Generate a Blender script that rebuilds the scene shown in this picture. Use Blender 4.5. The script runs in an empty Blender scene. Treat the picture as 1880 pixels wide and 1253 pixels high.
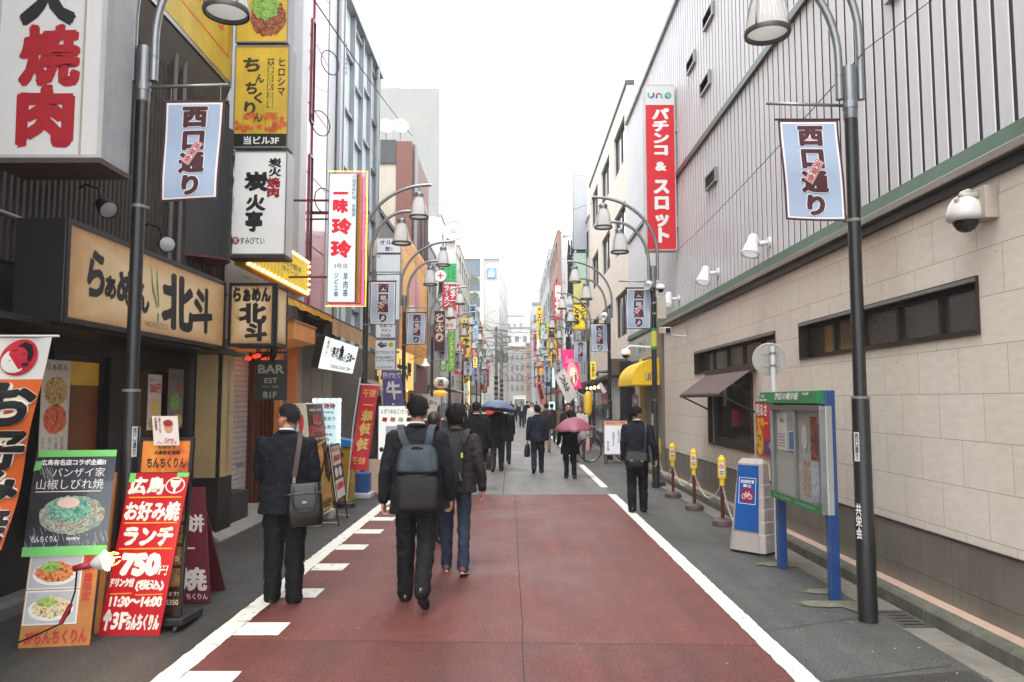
import bpy, math, random
import numpy as np
from mathutils import Vector as V, Matrix, noise as mnoise
S = bpy.context.scene
COL = S.collection
Rd = math.radians
random.seed(11)

# ---------------------------------------------------------------- camera
H = 1.75
FPX = 1400.0
PITCH = math.atan(109 / FPX)
YAW = math.atan(3 / FPX)
cam_data = bpy.data.cameras.new('camera')
cam_data.sensor_width = 36.0
cam_data.lens = FPX / 1880 * 36.0
cam_data.clip_start = 0.05
cam_data.clip_end = 3000
cam = bpy.data.objects.new('camera', cam_data)
COL.objects.link(cam)
cam.location = (0, 0, H)
cam.rotation_euler = (Rd(90) + PITCH, 0, YAW)
S.camera = cam
CM = cam.rotation_euler.to_matrix()

# ---------------------------------------------------------------- overcast sky, soft sun, exposure
world = bpy.data.worlds.new('World')
S.world = world
world.use_nodes = True
wn = world.node_tree.nodes
wl = world.node_tree.links
bg = wn['Background']
sky = wn.new('ShaderNodeTexSky')
sky.sky_type = 'NISHITA'
sky.sun_disc = False
sky.sun_elevation = Rd(62)
sky.sun_rotation = Rd(160)
sky.air_density = 2.0
sky.dust_density = 6.0
mixc = wn.new('ShaderNodeMix')
mixc.data_type = 'RGBA'
mixc.inputs[0].default_value = 0.88
mixc.inputs[7].default_value = (11.6, 11.9, 12.3, 1)   # bright even cloud deck over the whole sky
wl.new(sky.outputs[0], mixc.inputs[6])
wl.new(mixc.outputs[2], bg.inputs[0])
bg.inputs[1].default_value = 0.11
sun_data = bpy.data.lights.new('sun', 'SUN')
sun_data.energy = 1.0
sun_data.angle = Rd(18)
sun_data.color = (1, 0.97, 0.93)
sun = bpy.data.objects.new('sun', sun_data)
COL.objects.link(sun)
sun.rotation_euler = (Rd(28), 0, Rd(-20))
S.view_settings.view_transform = 'Standard'
S.view_settings.look = 'None'
S.view_settings.exposure = 1.3
S.view_settings.gamma = 1.0
S.cycles.max_bounces = 6
S.cycles.diffuse_bounces = 4
S.cycles.glossy_bounces = 3
S.cycles.transmission_bounces = 4
S.cycles.transparent_max_bounces = 6
S.cycles.use_denoising = True
S.cycles.caustics_reflective = False
S.cycles.caustics_refractive = False

# ---------------------------------------------------------------- photograph pixel -> point in the place
def ray(x, y):
 return CM @ V(((x - 940) / FPX, (626.5 - y) / FPX, -1.0))
def G(x, y, z=0.0):
 d = ray(x, y); t = (z - H) / d.z
 return V((d.x * t, d.y * t, z))
def WX(x, y, X):
 d = ray(x, y); t = X / d.x
 return V((X, d.y * t, H + d.z * t))
def WY(x, y, Y):
 d = ray(x, y); t = Y / d.y
 return V((d.x * t, Y, H + d.z * t))

# ---------------------------------------------------------------- materials
def lin(c):
 if isinstance(c, str):
  c = [int(c[i:i + 2], 16) / 255 for i in (0, 2, 4)]
 else:
  c = [v / 255 for v in c]
 return tuple((v / 12.92 if v <= 0.04045 else ((v + 0.055) / 1.055) ** 2.4) for v in c)
_mc = {}
def M(col, rough=0.6, var=0.10, scale=4.0, metal=0.0, bump=0.0, bscale=60.0, streak=0.0, emit=0.0, coat=0.0, spec=0.5, fine=0.0):
 """painted / printed / cast surface: base colour broken up by soft noise, optional rain streaks and fine grain"""
 key = (str(col), rough, var, scale, metal, bump, bscale, streak, emit, coat, spec, fine)
 if key in _mc:
  return _mc[key]
 m = bpy.data.materials.new('surface')
 m.use_nodes = True
 N, L = m.node_tree.nodes, m.node_tree.links
 b = N['Principled BSDF']
 c = lin(col)
 b.inputs['Roughness'].default_value = rough
 b.inputs['Metallic'].default_value = metal
 b.inputs['Specular IOR Level'].default_value = spec
 b.inputs['Coat Weight'].default_value = coat
 tc = N.new('ShaderNodeTexCoord')
 n1 = N.new('ShaderNodeTexNoise')
 n1.inputs['Scale'].default_value = scale
 n1.inputs['Detail'].default_value = 6
 n1.inputs['Roughness'].default_value = 0.65
 L.new(tc.outputs['Object'], n1.inputs['Vector'])
 mx = N.new('ShaderNodeMix'); mx.data_type = 'RGBA'
 rp = N.new('ShaderNodeMapRange')
 rp.inputs[1].default_value = 0.3; rp.inputs[2].default_value = 0.7
 L.new(n1.outputs[0], rp.inputs[0]); L.new(rp.outputs[0], mx.inputs[0])
 mx.inputs[6].default_value = tuple(v * (1 - var) for v in c) + (1,)
 mx.inputs[7].default_value = tuple(min(1, v * (1 + var)) for v in c) + (1,)
 out = mx.outputs[2]
 if streak:
  mp = N.new('ShaderNodeMapping'); mp.inputs['Scale'].default_value = (6, 6, 0.35)
  L.new(tc.outputs['Object'], mp.inputs[0])
  n2 = N.new('ShaderNodeTexNoise'); n2.inputs['Scale'].default_value = 1.6; n2.inputs['Detail'].default_value = 5
  L.new(mp.outputs[0], n2.inputs['Vector'])
  r2 = N.new('ShaderNodeMapRange'); r2.inputs[1].default_value = 0.48; r2.inputs[2].default_value = 0.75
  r2.inputs[3].default_value = 0; r2.inputs[4].default_value = streak
  L.new(n2.outputs[0], r2.inputs[0])
  m2 = N.new('ShaderNodeMix'); m2.data_type = 'RGBA'
  L.new(r2.outputs[0], m2.inputs[0]); L.new(out, m2.inputs[6])
  m2.inputs[7].default_value = tuple(v * 0.35 for v in c) + (1,)
  out = m2.outputs[2]
 if fine:
  n3 = N.new('ShaderNodeTexNoise'); n3.inputs['Scale'].default_value = 180; n3.inputs['Detail'].default_value = 2
  L.new(tc.outputs['Object'], n3.inputs['Vector'])
  m3 = N.new('ShaderNodeMix'); m3.data_type = 'RGBA'; m3.blend_type = 'OVERLAY'
  m3.inputs[0].default_value = fine
  L.new(out, m3.inputs[6]); L.new(n3.outputs[0], m3.inputs[7])
  out = m3.outputs[2]
 L.new(out, b.inputs['Base Color'])
 if emit:
  L.new(out, b.inputs['Emission Color'])
  b.inputs['Emission Strength'].default_value = emit
 if bump:
  nb = N.new('ShaderNodeTexNoise'); nb.inputs['Scale'].default_value = bscale; nb.inputs['Detail'].default_value = 4
  L.new(tc.outputs['Object'], nb.inputs['Vector'])
  bp = N.new('ShaderNodeBump'); bp.inputs['Strength'].default_value = bump; bp.inputs['Distance'].default_value = 0.01
  L.new(nb.outputs[0], bp.inputs['Height']); L.new(bp.outputs[0], b.inputs['Normal'])
 _mc[key] = m
 return m

def MF(cols, scale=25.0, emit=0.0, dist=1.5, rough=0.5):
 """a printed food picture: several colours in small irregular patches"""
 key = ('F', tuple(cols), scale, emit, dist)
 if key in _mc:
  return _mc[key]
 m = bpy.data.materials.new('printed_food')
 m.use_nodes = True
 N, L = m.node_tree.nodes, m.node_tree.links
 b = N['Principled BSDF']; b.inputs['Roughness'].default_value = rough
 tc = N.new('ShaderNodeTexCoord')
 n1 = N.new('ShaderNodeTexNoise'); n1.inputs['Scale'].default_value = scale; n1.inputs['Detail'].default_value = 3
 n1.inputs['Distortion'].default_value = dist
 L.new(tc.outputs['Object'], n1.inputs['Vector'])
 cr = N.new('ShaderNodeValToRGB')
 e = cr.color_ramp.elements
 k = len(cols)
 while len(e) < k:
  e.new(0.5)
 for i, c in enumerate(cols):
  e[i].position = 0.30 + 0.42 * i / max(1, k - 1)
  e[i].color = lin(c) + (1,)
 L.new(n1.outputs[0], cr.inputs[0])
 L.new(cr.outputs[0], b.inputs['Base Color'])
 if emit:
  L.new(cr.outputs[0], b.inputs['Emission Color']); b.inputs['Emission Strength'].default_value = emit
 _mc[key] = m
 return m

def glass(col=(30, 34, 36), rough=0.06, name='window_glass', spec=0.9, var=0.4, scale=0.6):
 return M(col, rough=rough, var=var, scale=scale, spec=spec)

# ---------------------------------------------------------------- mesh builder
def perp(d):
 d = d.normalized()
 a = V((0, 0, 1)) if abs(d.z) < 0.9 else V((1, 0, 0))
 u = d.cross(a).normalized()
 return u, d.cross(u).normalized()

_gl = {}
def glyph(s, w):
 k = (s, w)
 if k not in _gl:
  cu = bpy.data.curves.new('glyph', 'FONT'); cu.body = s; cu.offset = w; cu.resolution_u = 3
  ob = bpy.data.objects.new('glyph', cu)
  me = ob.to_mesh()
  vs = [(v.co.x, v.co.y) for v in me.vertices]
  fs = [tuple(p.vertices) for p in me.polygons]
  ob.to_mesh_clear(); bpy.data.objects.remove(ob); bpy.data.curves.remove(cu)
  _gl[k] = (vs, fs)
 return _gl[k]

class Fr:
 """a flat face in the place: origin at its lower left, u to the right, v up, d out towards the viewer"""
 def __init__(s, o, u=(1, 0, 0), v=(0, 0, 1)):
  s.o = V(o); s.u = V(u).normalized(); s.v = V(v).normalized(); s.n = s.u.cross(s.v)
 def p(s, a, b, d=0.0):
  return s.o + s.u * a + s.v * b + s.n * d

class MB:
 def __init__(s):
  s.v = []; s.f = []
 def add(s, vs, fs):
  k = len(s.v)
  s.v += [V(p) for p in vs]
  s.f += [tuple(i + k for i in f) for f in fs]
  return s
 def box(s, x0, x1, y0, y1, z0, z1):
  if x0 > x1: x0, x1 = x1, x0
  if y0 > y1: y0, y1 = y1, y0
  if z0 > z1: z0, z1 = z1, z0
  return s.add([(x0, y0, z0), (x1, y0, z0), (x1, y1, z0), (x0, y1, z0), (x0, y0, z1), (x1, y0, z1), (x1, y1, z1), (x0, y1, z1)],
      [(0, 3, 2, 1), (4, 5, 6, 7), (0, 1, 5, 4), (1, 2, 6, 5), (2, 3, 7, 6), (3, 0, 4, 7)])
 def fbox(s, fr, a0, a1, b0, b1, d0, d1):
  P = fr.p
  return s.add([P(a0, b0, d0), P(a1, b0, d0), P(a1, b1, d0), P(a0, b1, d0), P(a0, b0, d1), P(a1, b0, d1), P(a1, b1, d1), P(a0, b1, d1)],
      [(0, 3, 2, 1), (4, 5, 6, 7), (0, 1, 5, 4), (1, 2, 6, 5), (2, 3, 7, 6), (3, 0, 4, 7)])
 def fframe(s, fr, a0, a1, b0, b1, t, d0, d1):
  s.fbox(fr, a0, a1, b0, b0 + t, d0, d1); s.fbox(fr, a0, a1, b1 - t, b1, d0, d1)
  s.fbox(fr, a0, a0 + t, b0 + t, b1 - t, d0, d1); s.fbox(fr, a1 - t, a1, b0 + t, b1 - t, d0, d1)
  return s
 def quad(s, *p):
  return s.add(p, [tuple(range(len(p)))])
 def fpoly(s, fr, pts, d=0.003):
  return s.add([fr.p(a, b, d) for a, b in pts], [tuple(range(len(pts)))])
 def fellipse(s, fr, a, b, ra, rb, d=0.003, n=24, jit=0.0, seed=0):
  rr = random.Random(seed)
  return s.fpoly(fr, [(a + ra * math.cos(6.2832 * i / n) * (1 + jit * (rr.random() - .5)), b + rb * math.sin(6.2832 * i / n) * (1 + jit * (rr.random() - .5))) for i in range(n)], d)
 def fring(s, fr, a, b, ra, rb, t, d=0.003, n=28):
  vs = []; fs = []
  for i in range(n):
   c, q = math.cos(6.2832 * i / n), math.sin(6.2832 * i / n)
   vs += [fr.p(a + ra * c, b + rb * q, d), fr.p(a + (ra - t) * c, b + (rb - t) * q, d)]
  for i in range(n):
   j = (i + 1) % n
   fs.append((2 * i, 2 * j, 2 * j + 1, 2 * i + 1))
  return s.add(vs, fs)
 def fline(s, fr, pts, w, d=0.003):
  """a flat stroke along points on the face"""
  for (a, b), (c, e) in zip(pts, pts[1:]):
   dx, dy = c - a, e - b
   l = math.hypot(dx, dy) or 1
   nx, ny = -dy / l * w / 2, dx / l * w / 2
   s.fpoly(fr, [(a - nx, b - ny), (c - nx, e - ny), (c + nx, e + ny), (a + nx, b + ny)], d)
  return s
 def prism(s, pts, ext):
  n = len(pts); ext = V(ext)
  vs = [V(p) for p in pts] + [V(p) + ext for p in pts]
  return s.add(vs, [tuple(reversed(range(n))), tuple(range(n, 2 * n))] + [(i, (i + 1) % n, n + (i + 1) % n, n + i) for i in range(n)])
 def cyl(s, p0, p1, r0, r1=None, n=16):
  p0, p1 = V(p0), V(p1); r1 = r0 if r1 is None else r1
  u, w = perp(p1 - p0)
  vs = [p0 + (u * math.cos(6.28318 * i / n) + w * math.sin(6.28318 * i / n)) * r0 for i in range(n)]
  vs += [p1 + (u * math.cos(6.28318 * i / n) + w * math.sin(6.28318 * i / n)) * r1 for i in range(n)]
  return s.add(vs, [tuple(reversed(range(n))), tuple(range(n, 2 * n))] + [(i, (i + 1) % n, n + (i + 1) % n, n + i) for i in range(n)])
 def tube(s, pts, r, n=8, closed=False):
  pts = [V(p) for p in pts]
  m = len(pts); vs = []; fs = []
  up = None
  for i, p in enumerate(pts):
   if closed:
    d = pts[(i + 1) % m] - pts[i - 1]
   else:
    d = pts[min(i + 1, m - 1)] - pts[max(i - 1, 0)]
   if d.length < 1e-9: d = V((0, 0, 1))
   d.normalize()
   if up is None:
    u, w = perp(d)
   else:
    u = (up - d * up.dot(d))
    u = u.normalized() if u.length > 1e-6 else perp(d)[0]
    w = d.cross(u)
   up = u
   rr = r[i] if isinstance(r, (list, tuple)) else r
   vs += [p + (u * math.cos(6.28318 * k / n) + w * math.sin(6.28318 * k / n)) * rr for k in range(n)]
  for i in range(m if closed else m - 1):
   j = (i + 1) % m
   fs += [(i * n + k, i * n + (k + 1) % n, j * n + (k + 1) % n, j * n + k) for k in range(n)]
  if not closed:
   fs += [tuple(reversed(range(n))), tuple(range((m - 1) * n, m * n))]
  return s.add(vs, fs)
 def lathe(s, prof, o=(0, 0, 0), n=24, ax=None):
  """profile of (radius, height) turned about an axis"""
  o = V(o); ax = V(ax or (0, 0, 1)).normalized(); u, w = perp(ax); vs = []; fs = []
  for r, h in prof:
   vs += [o + ax * h + (u * math.cos(6.28318 * k / n) + w * math.sin(6.28318 * k / n)) * max(r, 1e-4) for k in range(n)]
  for i in range(len(prof) - 1):
   fs += [(i * n + k, i * n + (k + 1) % n, (i + 1) * n + (k + 1) % n, (i + 1) * n + k) for k in range(n)]
  return s.add(vs, fs)
 def ell(s, c, r, n=16, m=10, rot=None):
  c = V(c); vs = []; fs = []
  for i in range(m + 1):
   t = math.pi * i / m
   for k in range(n):
    p = V((r[0] * math.sin(t) * math.cos(6.28318 * k / n), r[1] * math.sin(t) * math.sin(6.28318 * k / n), r[2] * math.cos(t)))
    vs.append(c + (rot @ p if rot else p))
  for i in range(m):
   fs += [(i * n + k, (i + 1) * n + k, (i + 1) * n + (k + 1) % n, i * n + (k + 1) % n) for k in range(n)]
  return s.add(vs, fs)
 def text(s, fr, t, a0, b0, a1, b1, vert=False, w=0.02, d=0.004, mirror=False, jag=0.0, slant=0.0, keep=False, fill=0.94):
  """lettering laid flat on a face, inside the box a0..a1 x b0..b1"""
  rr = random.Random(len(t) * 7 + int(a0 * 100))
  def put(vs, fs, dd=0.0):
   if jag:
    vs = [(x + (rr.random() - .5) * jag, y + (rr.random() - .5) * jag) for x, y in vs]
   s.add([fr.p(x, y, d + dd) for x, y in vs], [tuple(reversed(f)) if mirror else f for f in fs])
  sg = -1 if mirror else 1
  w0 = min(w, .010); ex = max(0.0, w - w0)
  nsh = 1 if ex < .003 else (6 if ex < .025 else (10 if ex < .05 else 16))
  shifts = [(0.0, 0.0)] if nsh == 1 else [(ex * math.cos(6.28318 * k / nsh), ex * math.sin(6.28318 * k / nsh)) for k in range(nsh)] + ([(0, 0)] if ex > .02 else []) + ([(ex * .5 * math.cos(1.2566 * k), ex * .5 * math.sin(1.2566 * k)) for k in range(5)] if ex > .05 else [])
  dd = 0.0
  cx, cy = (a0 + a1) / 2, (b0 + b1) / 2
  if vert:
   n = len(t); ch = (b1 - b0) / n; cw = (a1 - a0)
   for i, c in enumerate(t):
    if c == ' ':
     continue
    gv, gf = glyph(c, w0)
    if not gv: continue
    x0 = min(v[0] for v in gv); x1 = max(v[0] for v in gv); y0 = min(v[1] for v in gv); y1 = max(v[1] for v in gv)
    wide = ord(c) > 255
    gx, gy = (0.5, 0.3575) if wide else ((x0 + x1) / 2, (y0 + y1) / 2)
    ox, oy = cx, b1 - ch * (i + 0.5)
    for kk, (hx_, hy_) in enumerate(shifts):
     q = []; dd = kk * 4e-5
     for x, y in gv:
      x -= gx; y -= gy
      if c in 'ー〜-': x, y = y, -x
      x += slant * y + hx_; y += hy_
      q.append((ox + sg * x * cw * fill * 1.08, oy + y * ch * fill * 1.08))
     put(q, gf, dd)
  else:
   gv, gf = glyph(t, w0)
   if gv:
    x0 = min(v[0] for v in gv); x1 = max(v[0] for v in gv); y0 = min(v[1] for v in gv); y1 = max(v[1] for v in gv)
    x0 -= ex; x1 += ex; y0 -= ex; y1 += ex
    if len(t) == 1 and y1 - y0 < .35: y0, y1 = .3575 - .45, .3575 + .45
    sx = (a1 - a0) / max(x1 - x0, 1e-6); sy = (b1 - b0) / max(y1 - y0, 1e-6)
    if keep: sx = sy = min(sx, sy)
    for kk, (hx_, hy_) in enumerate(shifts):
     dd = kk * 4e-5
     put([(cx + sg * ((x + hx_ - (x0 + x1) / 2) * sx + slant * (y - (y0 + y1) / 2) * sy), cy + (y + hy_ - (y0 + y1) / 2) * sy) for x, y in gv], gf, dd)
  return s
 def build(s, name, mat, parent=None, smooth=False, bevel=0.0, label=None, base=None):
  if not s.v:
   return None
  if parent is None:
   xs = [p.x for p in s.v]; ys = [p.y for p in s.v]; zs = [p.z for p in s.v]
   o = V(base) if base else V(((min(xs) + max(xs)) / 2, (min(ys) + max(ys)) / 2, min(zs)))
   loc = o
  else:
   o = V((0, 0, 0)); q = parent
   while q is not None:
    o += V(q.location); q = q.parent
   loc = V((0, 0, 0))
  me = bpy.data.meshes.new(name)
  me.from_pydata([tuple(p - o) for p in s.v], [], s.f)
  if smooth:
   me.polygons.foreach_set('use_smooth', [True] * len(me.polygons))
  for mm in (mat if isinstance(mat, list) else [mat]):
   me.materials.append(mm)
  ob = bpy.data.objects.new(name, me)
  COL.objects.link(ob)
  ob.location = loc
  ob.parent = parent
  if bevel:
   bv = ob.modifiers.new('bevel', 'BEVEL'); bv.width = bevel; bv.segments = 2; bv.limit_method = 'ANGLE'; bv.angle_limit = Rd(40)
  if smooth == 'auto':
   sm = ob.modifiers.new('edges', 'EDGE_SPLIT'); sm.split_angle = Rd(40)
  if label: ob['label'] = label
  return ob

def tag(o, label=None, cat=None, group=None, kind=None):
 if label: o['label'] = label
 if cat: o['category'] = cat
 if group: o['group'] = group
 if kind: o['kind'] = kind
 return o
def thing(name, label, cat, loc=(0, 0, 0), group=None):
 o = bpy.data.objects.new(name, None)
 COL.objects.link(o)
 o.location = loc
 o.empty_display_size = 0.2
 return tag(o, label, cat, group)
def kids(o):
 return [c for c in COL.objects if c.parent == o]
_kid = {}
def copy_tree(o, loc=None, rz=0.0, label=None, parent=None):
 c = o.copy(); COL.objects.link(c); c.parent = parent
 if loc is not None: c.location = loc; c.rotation_euler = (0, 0, rz)
 if label: c['label'] = label
 for ch in kids(o):
  copy_tree(ch, parent=c)
 return c
def structure(name, mb, mat, **k):
 return tag(mb.build(name, mat, **k), kind='structure')

# ---------------------------------------------------------------- signs
WHITE = M('e9e9e6', 0.45, 0.05, 2.0, streak=0.12)
GREYM = M('8b8d8e', 0.4, 0.12, 5, metal=0.6)
ALU = M('9a9c9e', 0.35, 0.10, 6, metal=0.75)
BLACK = M('121214', 0.45, 0.2, 5)
DARK = M('1f1f21', 0.55, 0.2, 5)

def sign(name, label, cat, fr, w, h, depth, face, side=None, txt=(), group=None, frame=None, ft=0.025, faceparts=(), extra=None, frame_mat=None):
 """a box sign: cabinet, face panel, frame lip, lettering by colour. txt rows: (string, a0, b0, a1, b1 in fractions, colour/material, options)"""
 r = thing(name, label, cat, fr.p(w / 2, 0, -depth / 2), group)
 side = side or ALU
 MB().fbox(fr, 0, w, 0, h, -depth, -0.004).build('cabinet', side, r, bevel=0.008 if depth > 0.05 else 0)
 if frame:
  MB().fframe(fr, 0, w, 0, h, ft, -0.004, 0.012).build('frame', frame, r)
 else:
  ft = 0.004
 fp = MB().fbox(fr, ft, w - ft, ft, h - ft, -0.003, 0.003).build('face_panel', face, r)
 letters(fr, w, h, txt, fp)
 if extra: extra(fr, w, h, r, fp)
 return r
def letters(fr, w, h, txt, parent, d=0.006, name='lettering'):
 by = {}
 for row in txt:
  t, a0, b0, a1, b1, c = row[:6]
  o = dict(row[6]) if len(row) > 6 else {}
  m = c if not isinstance(c, (str, tuple)) else M(c, 0.5, 0.08, 8)
  out = o.pop('out', None)
  o.setdefault('d', d)
  if out:
   oc, ow = out
   om = M(oc, 0.5, 0.05, 8)
   oo = dict(o); oo['w'] = o.get('w', 0.02) + ow; oo['d'] = o['d'] - 0.0015
   by.setdefault(om, MB()).text(fr, t, a0 * w, b0 * h, a1 * w, b1 * h, **({**oo}))
  by.setdefault(m, MB()).text(fr, t, a0 * w, b0 * h, a1 * w, b1 * h, **o)
 for m, mb in by.items():
  mb.build(name, m, parent)
def face_y(x0, y0, x1, y1, Y):
 """camera-side face of a sign hung across the street at distance Y, from its corner pixels"""
 a = WY(x0, y1, Y); b = WY(x1, y0, Y)
 return Fr(a, (1, 0, 0)), b.x - a.x, b.z - a.z
def wall_l(X, Ya, Yb, z0):
 return Fr((X, Ya, z0), (0, 1, 0)), Yb - Ya
def wall_r(X, Ya, Yb, z0):
 """right-hand wall: Yb is the far end, u runs from far to near"""
 return Fr((X, Yb, z0), (0, -1, 0)), Yb - Ya
# ================================================================= ground
def mat_asphalt(base, var, red=False, wear=0.0):
 m = bpy.data.materials.new('asphalt'); m.use_nodes = True
 N, L = m.node_tree.nodes, m.node_tree.links
 b = N['Principled BSDF']
 tc = N.new('ShaderNodeTexCoord')
 big = N.new('ShaderNodeTexNoise'); big.inputs['Scale'].default_value = 0.55; big.inputs['Detail'].default_value = 5; big.inputs['Roughness'].default_value = 0.6
 mid = N.new('ShaderNodeTexNoise'); mid.inputs['Scale'].default_value = 5; mid.inputs['Detail'].default_value = 6; mid.inputs['Roughness'].default_value = 0.7
 fin = N.new('ShaderNodeTexNoise'); fin.inputs['Scale'].default_value = 55; fin.inputs['Detail'].default_value = 2
 for n in (big, mid, fin): L.new(tc.outputs['Object'], n.inputs['Vector'])
 c = lin(base)
 cr = N.new('ShaderNodeValToRGB')
 cr.color_ramp.elements[0].position = 0.33; cr.color_ramp.elements[0].color = tuple(v * (1 - var) for v in c) + (1,)
 cr.color_ramp.elements[1].position = 0.68; cr.color_ramp.elements[1].color = tuple(v * (1 + var) for v in c) + (1,)
 ad = N.new('ShaderNodeMath'); ad.operation = 'MULTIPLY_ADD'; ad.inputs[1].default_value = 0.45
 L.new(mid.outputs[0], ad.inputs[0])
 sc = N.new('ShaderNodeMath'); sc.operation = 'MULTIPLY'; sc.inputs[1].default_value = 0.55
 L.new(big.outputs[0], sc.inputs[0]); L.new(sc.outputs[0], ad.inputs[2])
 L.new(ad.outputs[0], cr.inputs[0])
 mx = N.new('ShaderNodeMix'); mx.data_type = 'RGBA'; mx.blend_type = 'OVERLAY'; mx.inputs[0].default_value = 0.55
 fr0 = N.new('ShaderNodeMapRange'); fr0.inputs[1].default_value = .34; fr0.inputs[2].default_value = .66; fr0.inputs[3].default_value = .12; fr0.inputs[4].default_value = .88; L.new(fin.outputs[0], fr0.inputs[0])
 L.new(cr.outputs[0], mx.inputs[6]); L.new(fr0.outputs[0], mx.inputs[7])
 out = mx.outputs[2]
 # scattered pale specks: grit, chewing gum, flecks of litter
 vo = N.new('ShaderNodeTexVoronoi'); vo.inputs['Scale'].default_value = 4.2; vo.inputs['Randomness'].default_value = 1
 L.new(tc.outputs['Object'], vo.inputs['Vector'])
 th = N.new('ShaderNodeMapRange'); th.inputs[1].default_value = 0.055; th.inputs[2].default_value = 0.03
 th.inputs[3].default_value = 0; th.inputs[4].default_value = 0.75
 L.new(vo.outputs['Distance'], th.inputs[0])
 rs = N.new('ShaderNodeSeparateColor'); L.new(vo.outputs['Color'], rs.inputs[0])
 gt = N.new('ShaderNodeMath'); gt.operation = 'GREATER_THAN'; gt.inputs[1].default_value = 0.62; L.new(rs.outputs[0], gt.inputs[0])
 mu = N.new('ShaderNodeMath'); mu.operation = 'MULTIPLY'; L.new(th.outputs[0], mu.inputs[0]); L.new(gt.outputs[0], mu.inputs[1])
 m2 = N.new('ShaderNodeMix'); m2.data_type = 'RGBA'; L.new(mu.outputs[0], m2.inputs[0]); L.new(out, m2.inputs[6])
 m2.inputs[7].default_value = (0.42, 0.38, 0.36, 1)
 # tyre-worn lengthwise bands and dark drip stains
 mpt = N.new('ShaderNodeMapping'); mpt.inputs['Scale'].default_value = (1.6, .12, 1); L.new(tc.outputs['Object'], mpt.inputs[0])
 nt = N.new('ShaderNodeTexNoise'); nt.inputs['Scale'].default_value = 2.2; nt.inputs['Detail'].default_value = 6; nt.inputs['Roughness'].default_value = .65; L.new(mpt.outputs[0], nt.inputs['Vector'])
 rt = N.new('ShaderNodeMapRange'); rt.inputs[1].default_value = .35; rt.inputs[2].default_value = .7; rt.inputs[3].default_value = .80; rt.inputs[4].default_value = 1.16; L.new(nt.outputs[0], rt.inputs[0])
 ns_ = N.new('ShaderNodeTexNoise'); ns_.inputs['Scale'].default_value = 1.7; ns_.inputs['Detail'].default_value = 7; ns_.inputs['Roughness'].default_value = .72; L.new(tc.outputs['Object'], ns_.inputs['Vector'])
 rs2 = N.new('ShaderNodeMapRange'); rs2.inputs[1].default_value = .58; rs2.inputs[2].default_value = .72; rs2.inputs[3].default_value = 1; rs2.inputs[4].default_value = .74; L.new(ns_.outputs[0], rs2.inputs[0])
 ml = N.new('ShaderNodeMath'); ml.operation = 'MULTIPLY'; L.new(rt.outputs[0], ml.inputs[0]); L.new(rs2.outputs[0], ml.inputs[1])
 m3 = N.new('ShaderNodeMix'); m3.data_type = 'RGBA'; m3.blend_type = 'MULTIPLY'; m3.inputs[0].default_value = 1; L.new(m2.outputs[2], m3.inputs[6]); L.new(ml.outputs[0], m3.inputs[7])
 L.new(m3.outputs[2], b.inputs['Base Color'])
 rr = N.new('ShaderNodeMapRange'); rr.inputs[1].default_value = 0.35; rr.inputs[2].default_value = 0.65; rr.inputs[3].default_value = 0.48; rr.inputs[4].default_value = 0.72
 L.new(big.outputs[0], rr.inputs[0]); L.new(rr.outputs[0], b.inputs['Roughness'])
 bp = N.new('ShaderNodeBump'); bp.inputs['Strength'].default_value = 0.5; bp.inputs['Distance'].default_value = 0.006
 L.new(fin.outputs[0], bp.inputs['Height']); L.new(bp.outputs[0], b.inputs['Normal'])
 return m

A_DARK = mat_asphalt((76, 77, 75), 0.28)
A_MID = mat_asphalt((110, 108, 105), 0.18)
A_RED = mat_asphalt((104, 56, 50), 0.26)
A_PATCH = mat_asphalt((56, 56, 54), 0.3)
def paint_worn():
 m = M((226, 224, 215), 0.6, 0.04, 3)
 m = m.copy(); N, L = m.node_tree.nodes, m.node_tree.links
 b = N['Principled BSDF']
 src = b.inputs['Base Color'].links[0].from_socket
 tc = N.new('ShaderNodeTexCoord')
 n = N.new('ShaderNodeTexNoise'); n.inputs['Scale'].default_value = 9; n.inputs['Detail'].default_value = 8; n.inputs['Roughness'].default_value = 0.75
 L.new(tc.outputs['Object'], n.inputs['Vector'])
 r = N.new('ShaderNodeMapRange'); r.inputs[1].default_value = 0.54; r.inputs[2].default_value = 0.66; r.inputs[4].default_value = 0.8
 L.new(n.outputs[0], r.inputs[0])
 x = N.new('ShaderNodeMix'); x.data_type = 'RGBA'; L.new(r.outputs[0], x.inputs[0]); L.new(src, x.inputs[6]); x.inputs[7].default_value = (0.17, 0.15, 0.14, 1)
 L.new(x.outputs[2], b.inputs['Base Color'])
 return m
PAINT = paint_worn()

structure('ground', MB().quad((-300, -40, 0), (300, -40, 0), (300, 600, 0), (-300, 600, 0)), A_DARK)
structure('road', MB().quad((-2.2, 14.35, .004), (1.85, 14.35, .004), (1.85, 170, .004), (-2.2, 170, .004)), A_MID)
structure('red_paving', MB().quad((-2.17, -6, .004), (1.82, -6, .004), (1.82, 14.33, .004), (-2.17, 14.33, .004)), A_RED)
mk = MB()
rj = random.Random(17)
def strip(x0, x1, y0, y1):
 # paint with a slightly ragged edge
 n = max(2, int((y1 - y0) / (.07 if y0 < 20 else .4))); a = [(x0 + rj.gauss(0, .0035), x1 + rj.gauss(0, .0035)) for _ in range(n + 1)]
 for i in range(n):
  ya, yb = y0 + (y1 - y0) * i / n, y0 + (y1 - y0) * (i + 1) / n
  mk.quad((a[i][0], ya, .009), (a[i][1], ya, .009), (a[i + 1][1], yb, .009), (a[i + 1][0], yb, .009))
strip(-2.26, -2.10, -1, 40)
for i in range(12):
 y = 1.66 + 1.085 * i - 1.1
 strip(-2.094, -1.755, y - .165, y + .165)
strip(1.755, 1.90, -1, 14.35)
y = 15.5
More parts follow.
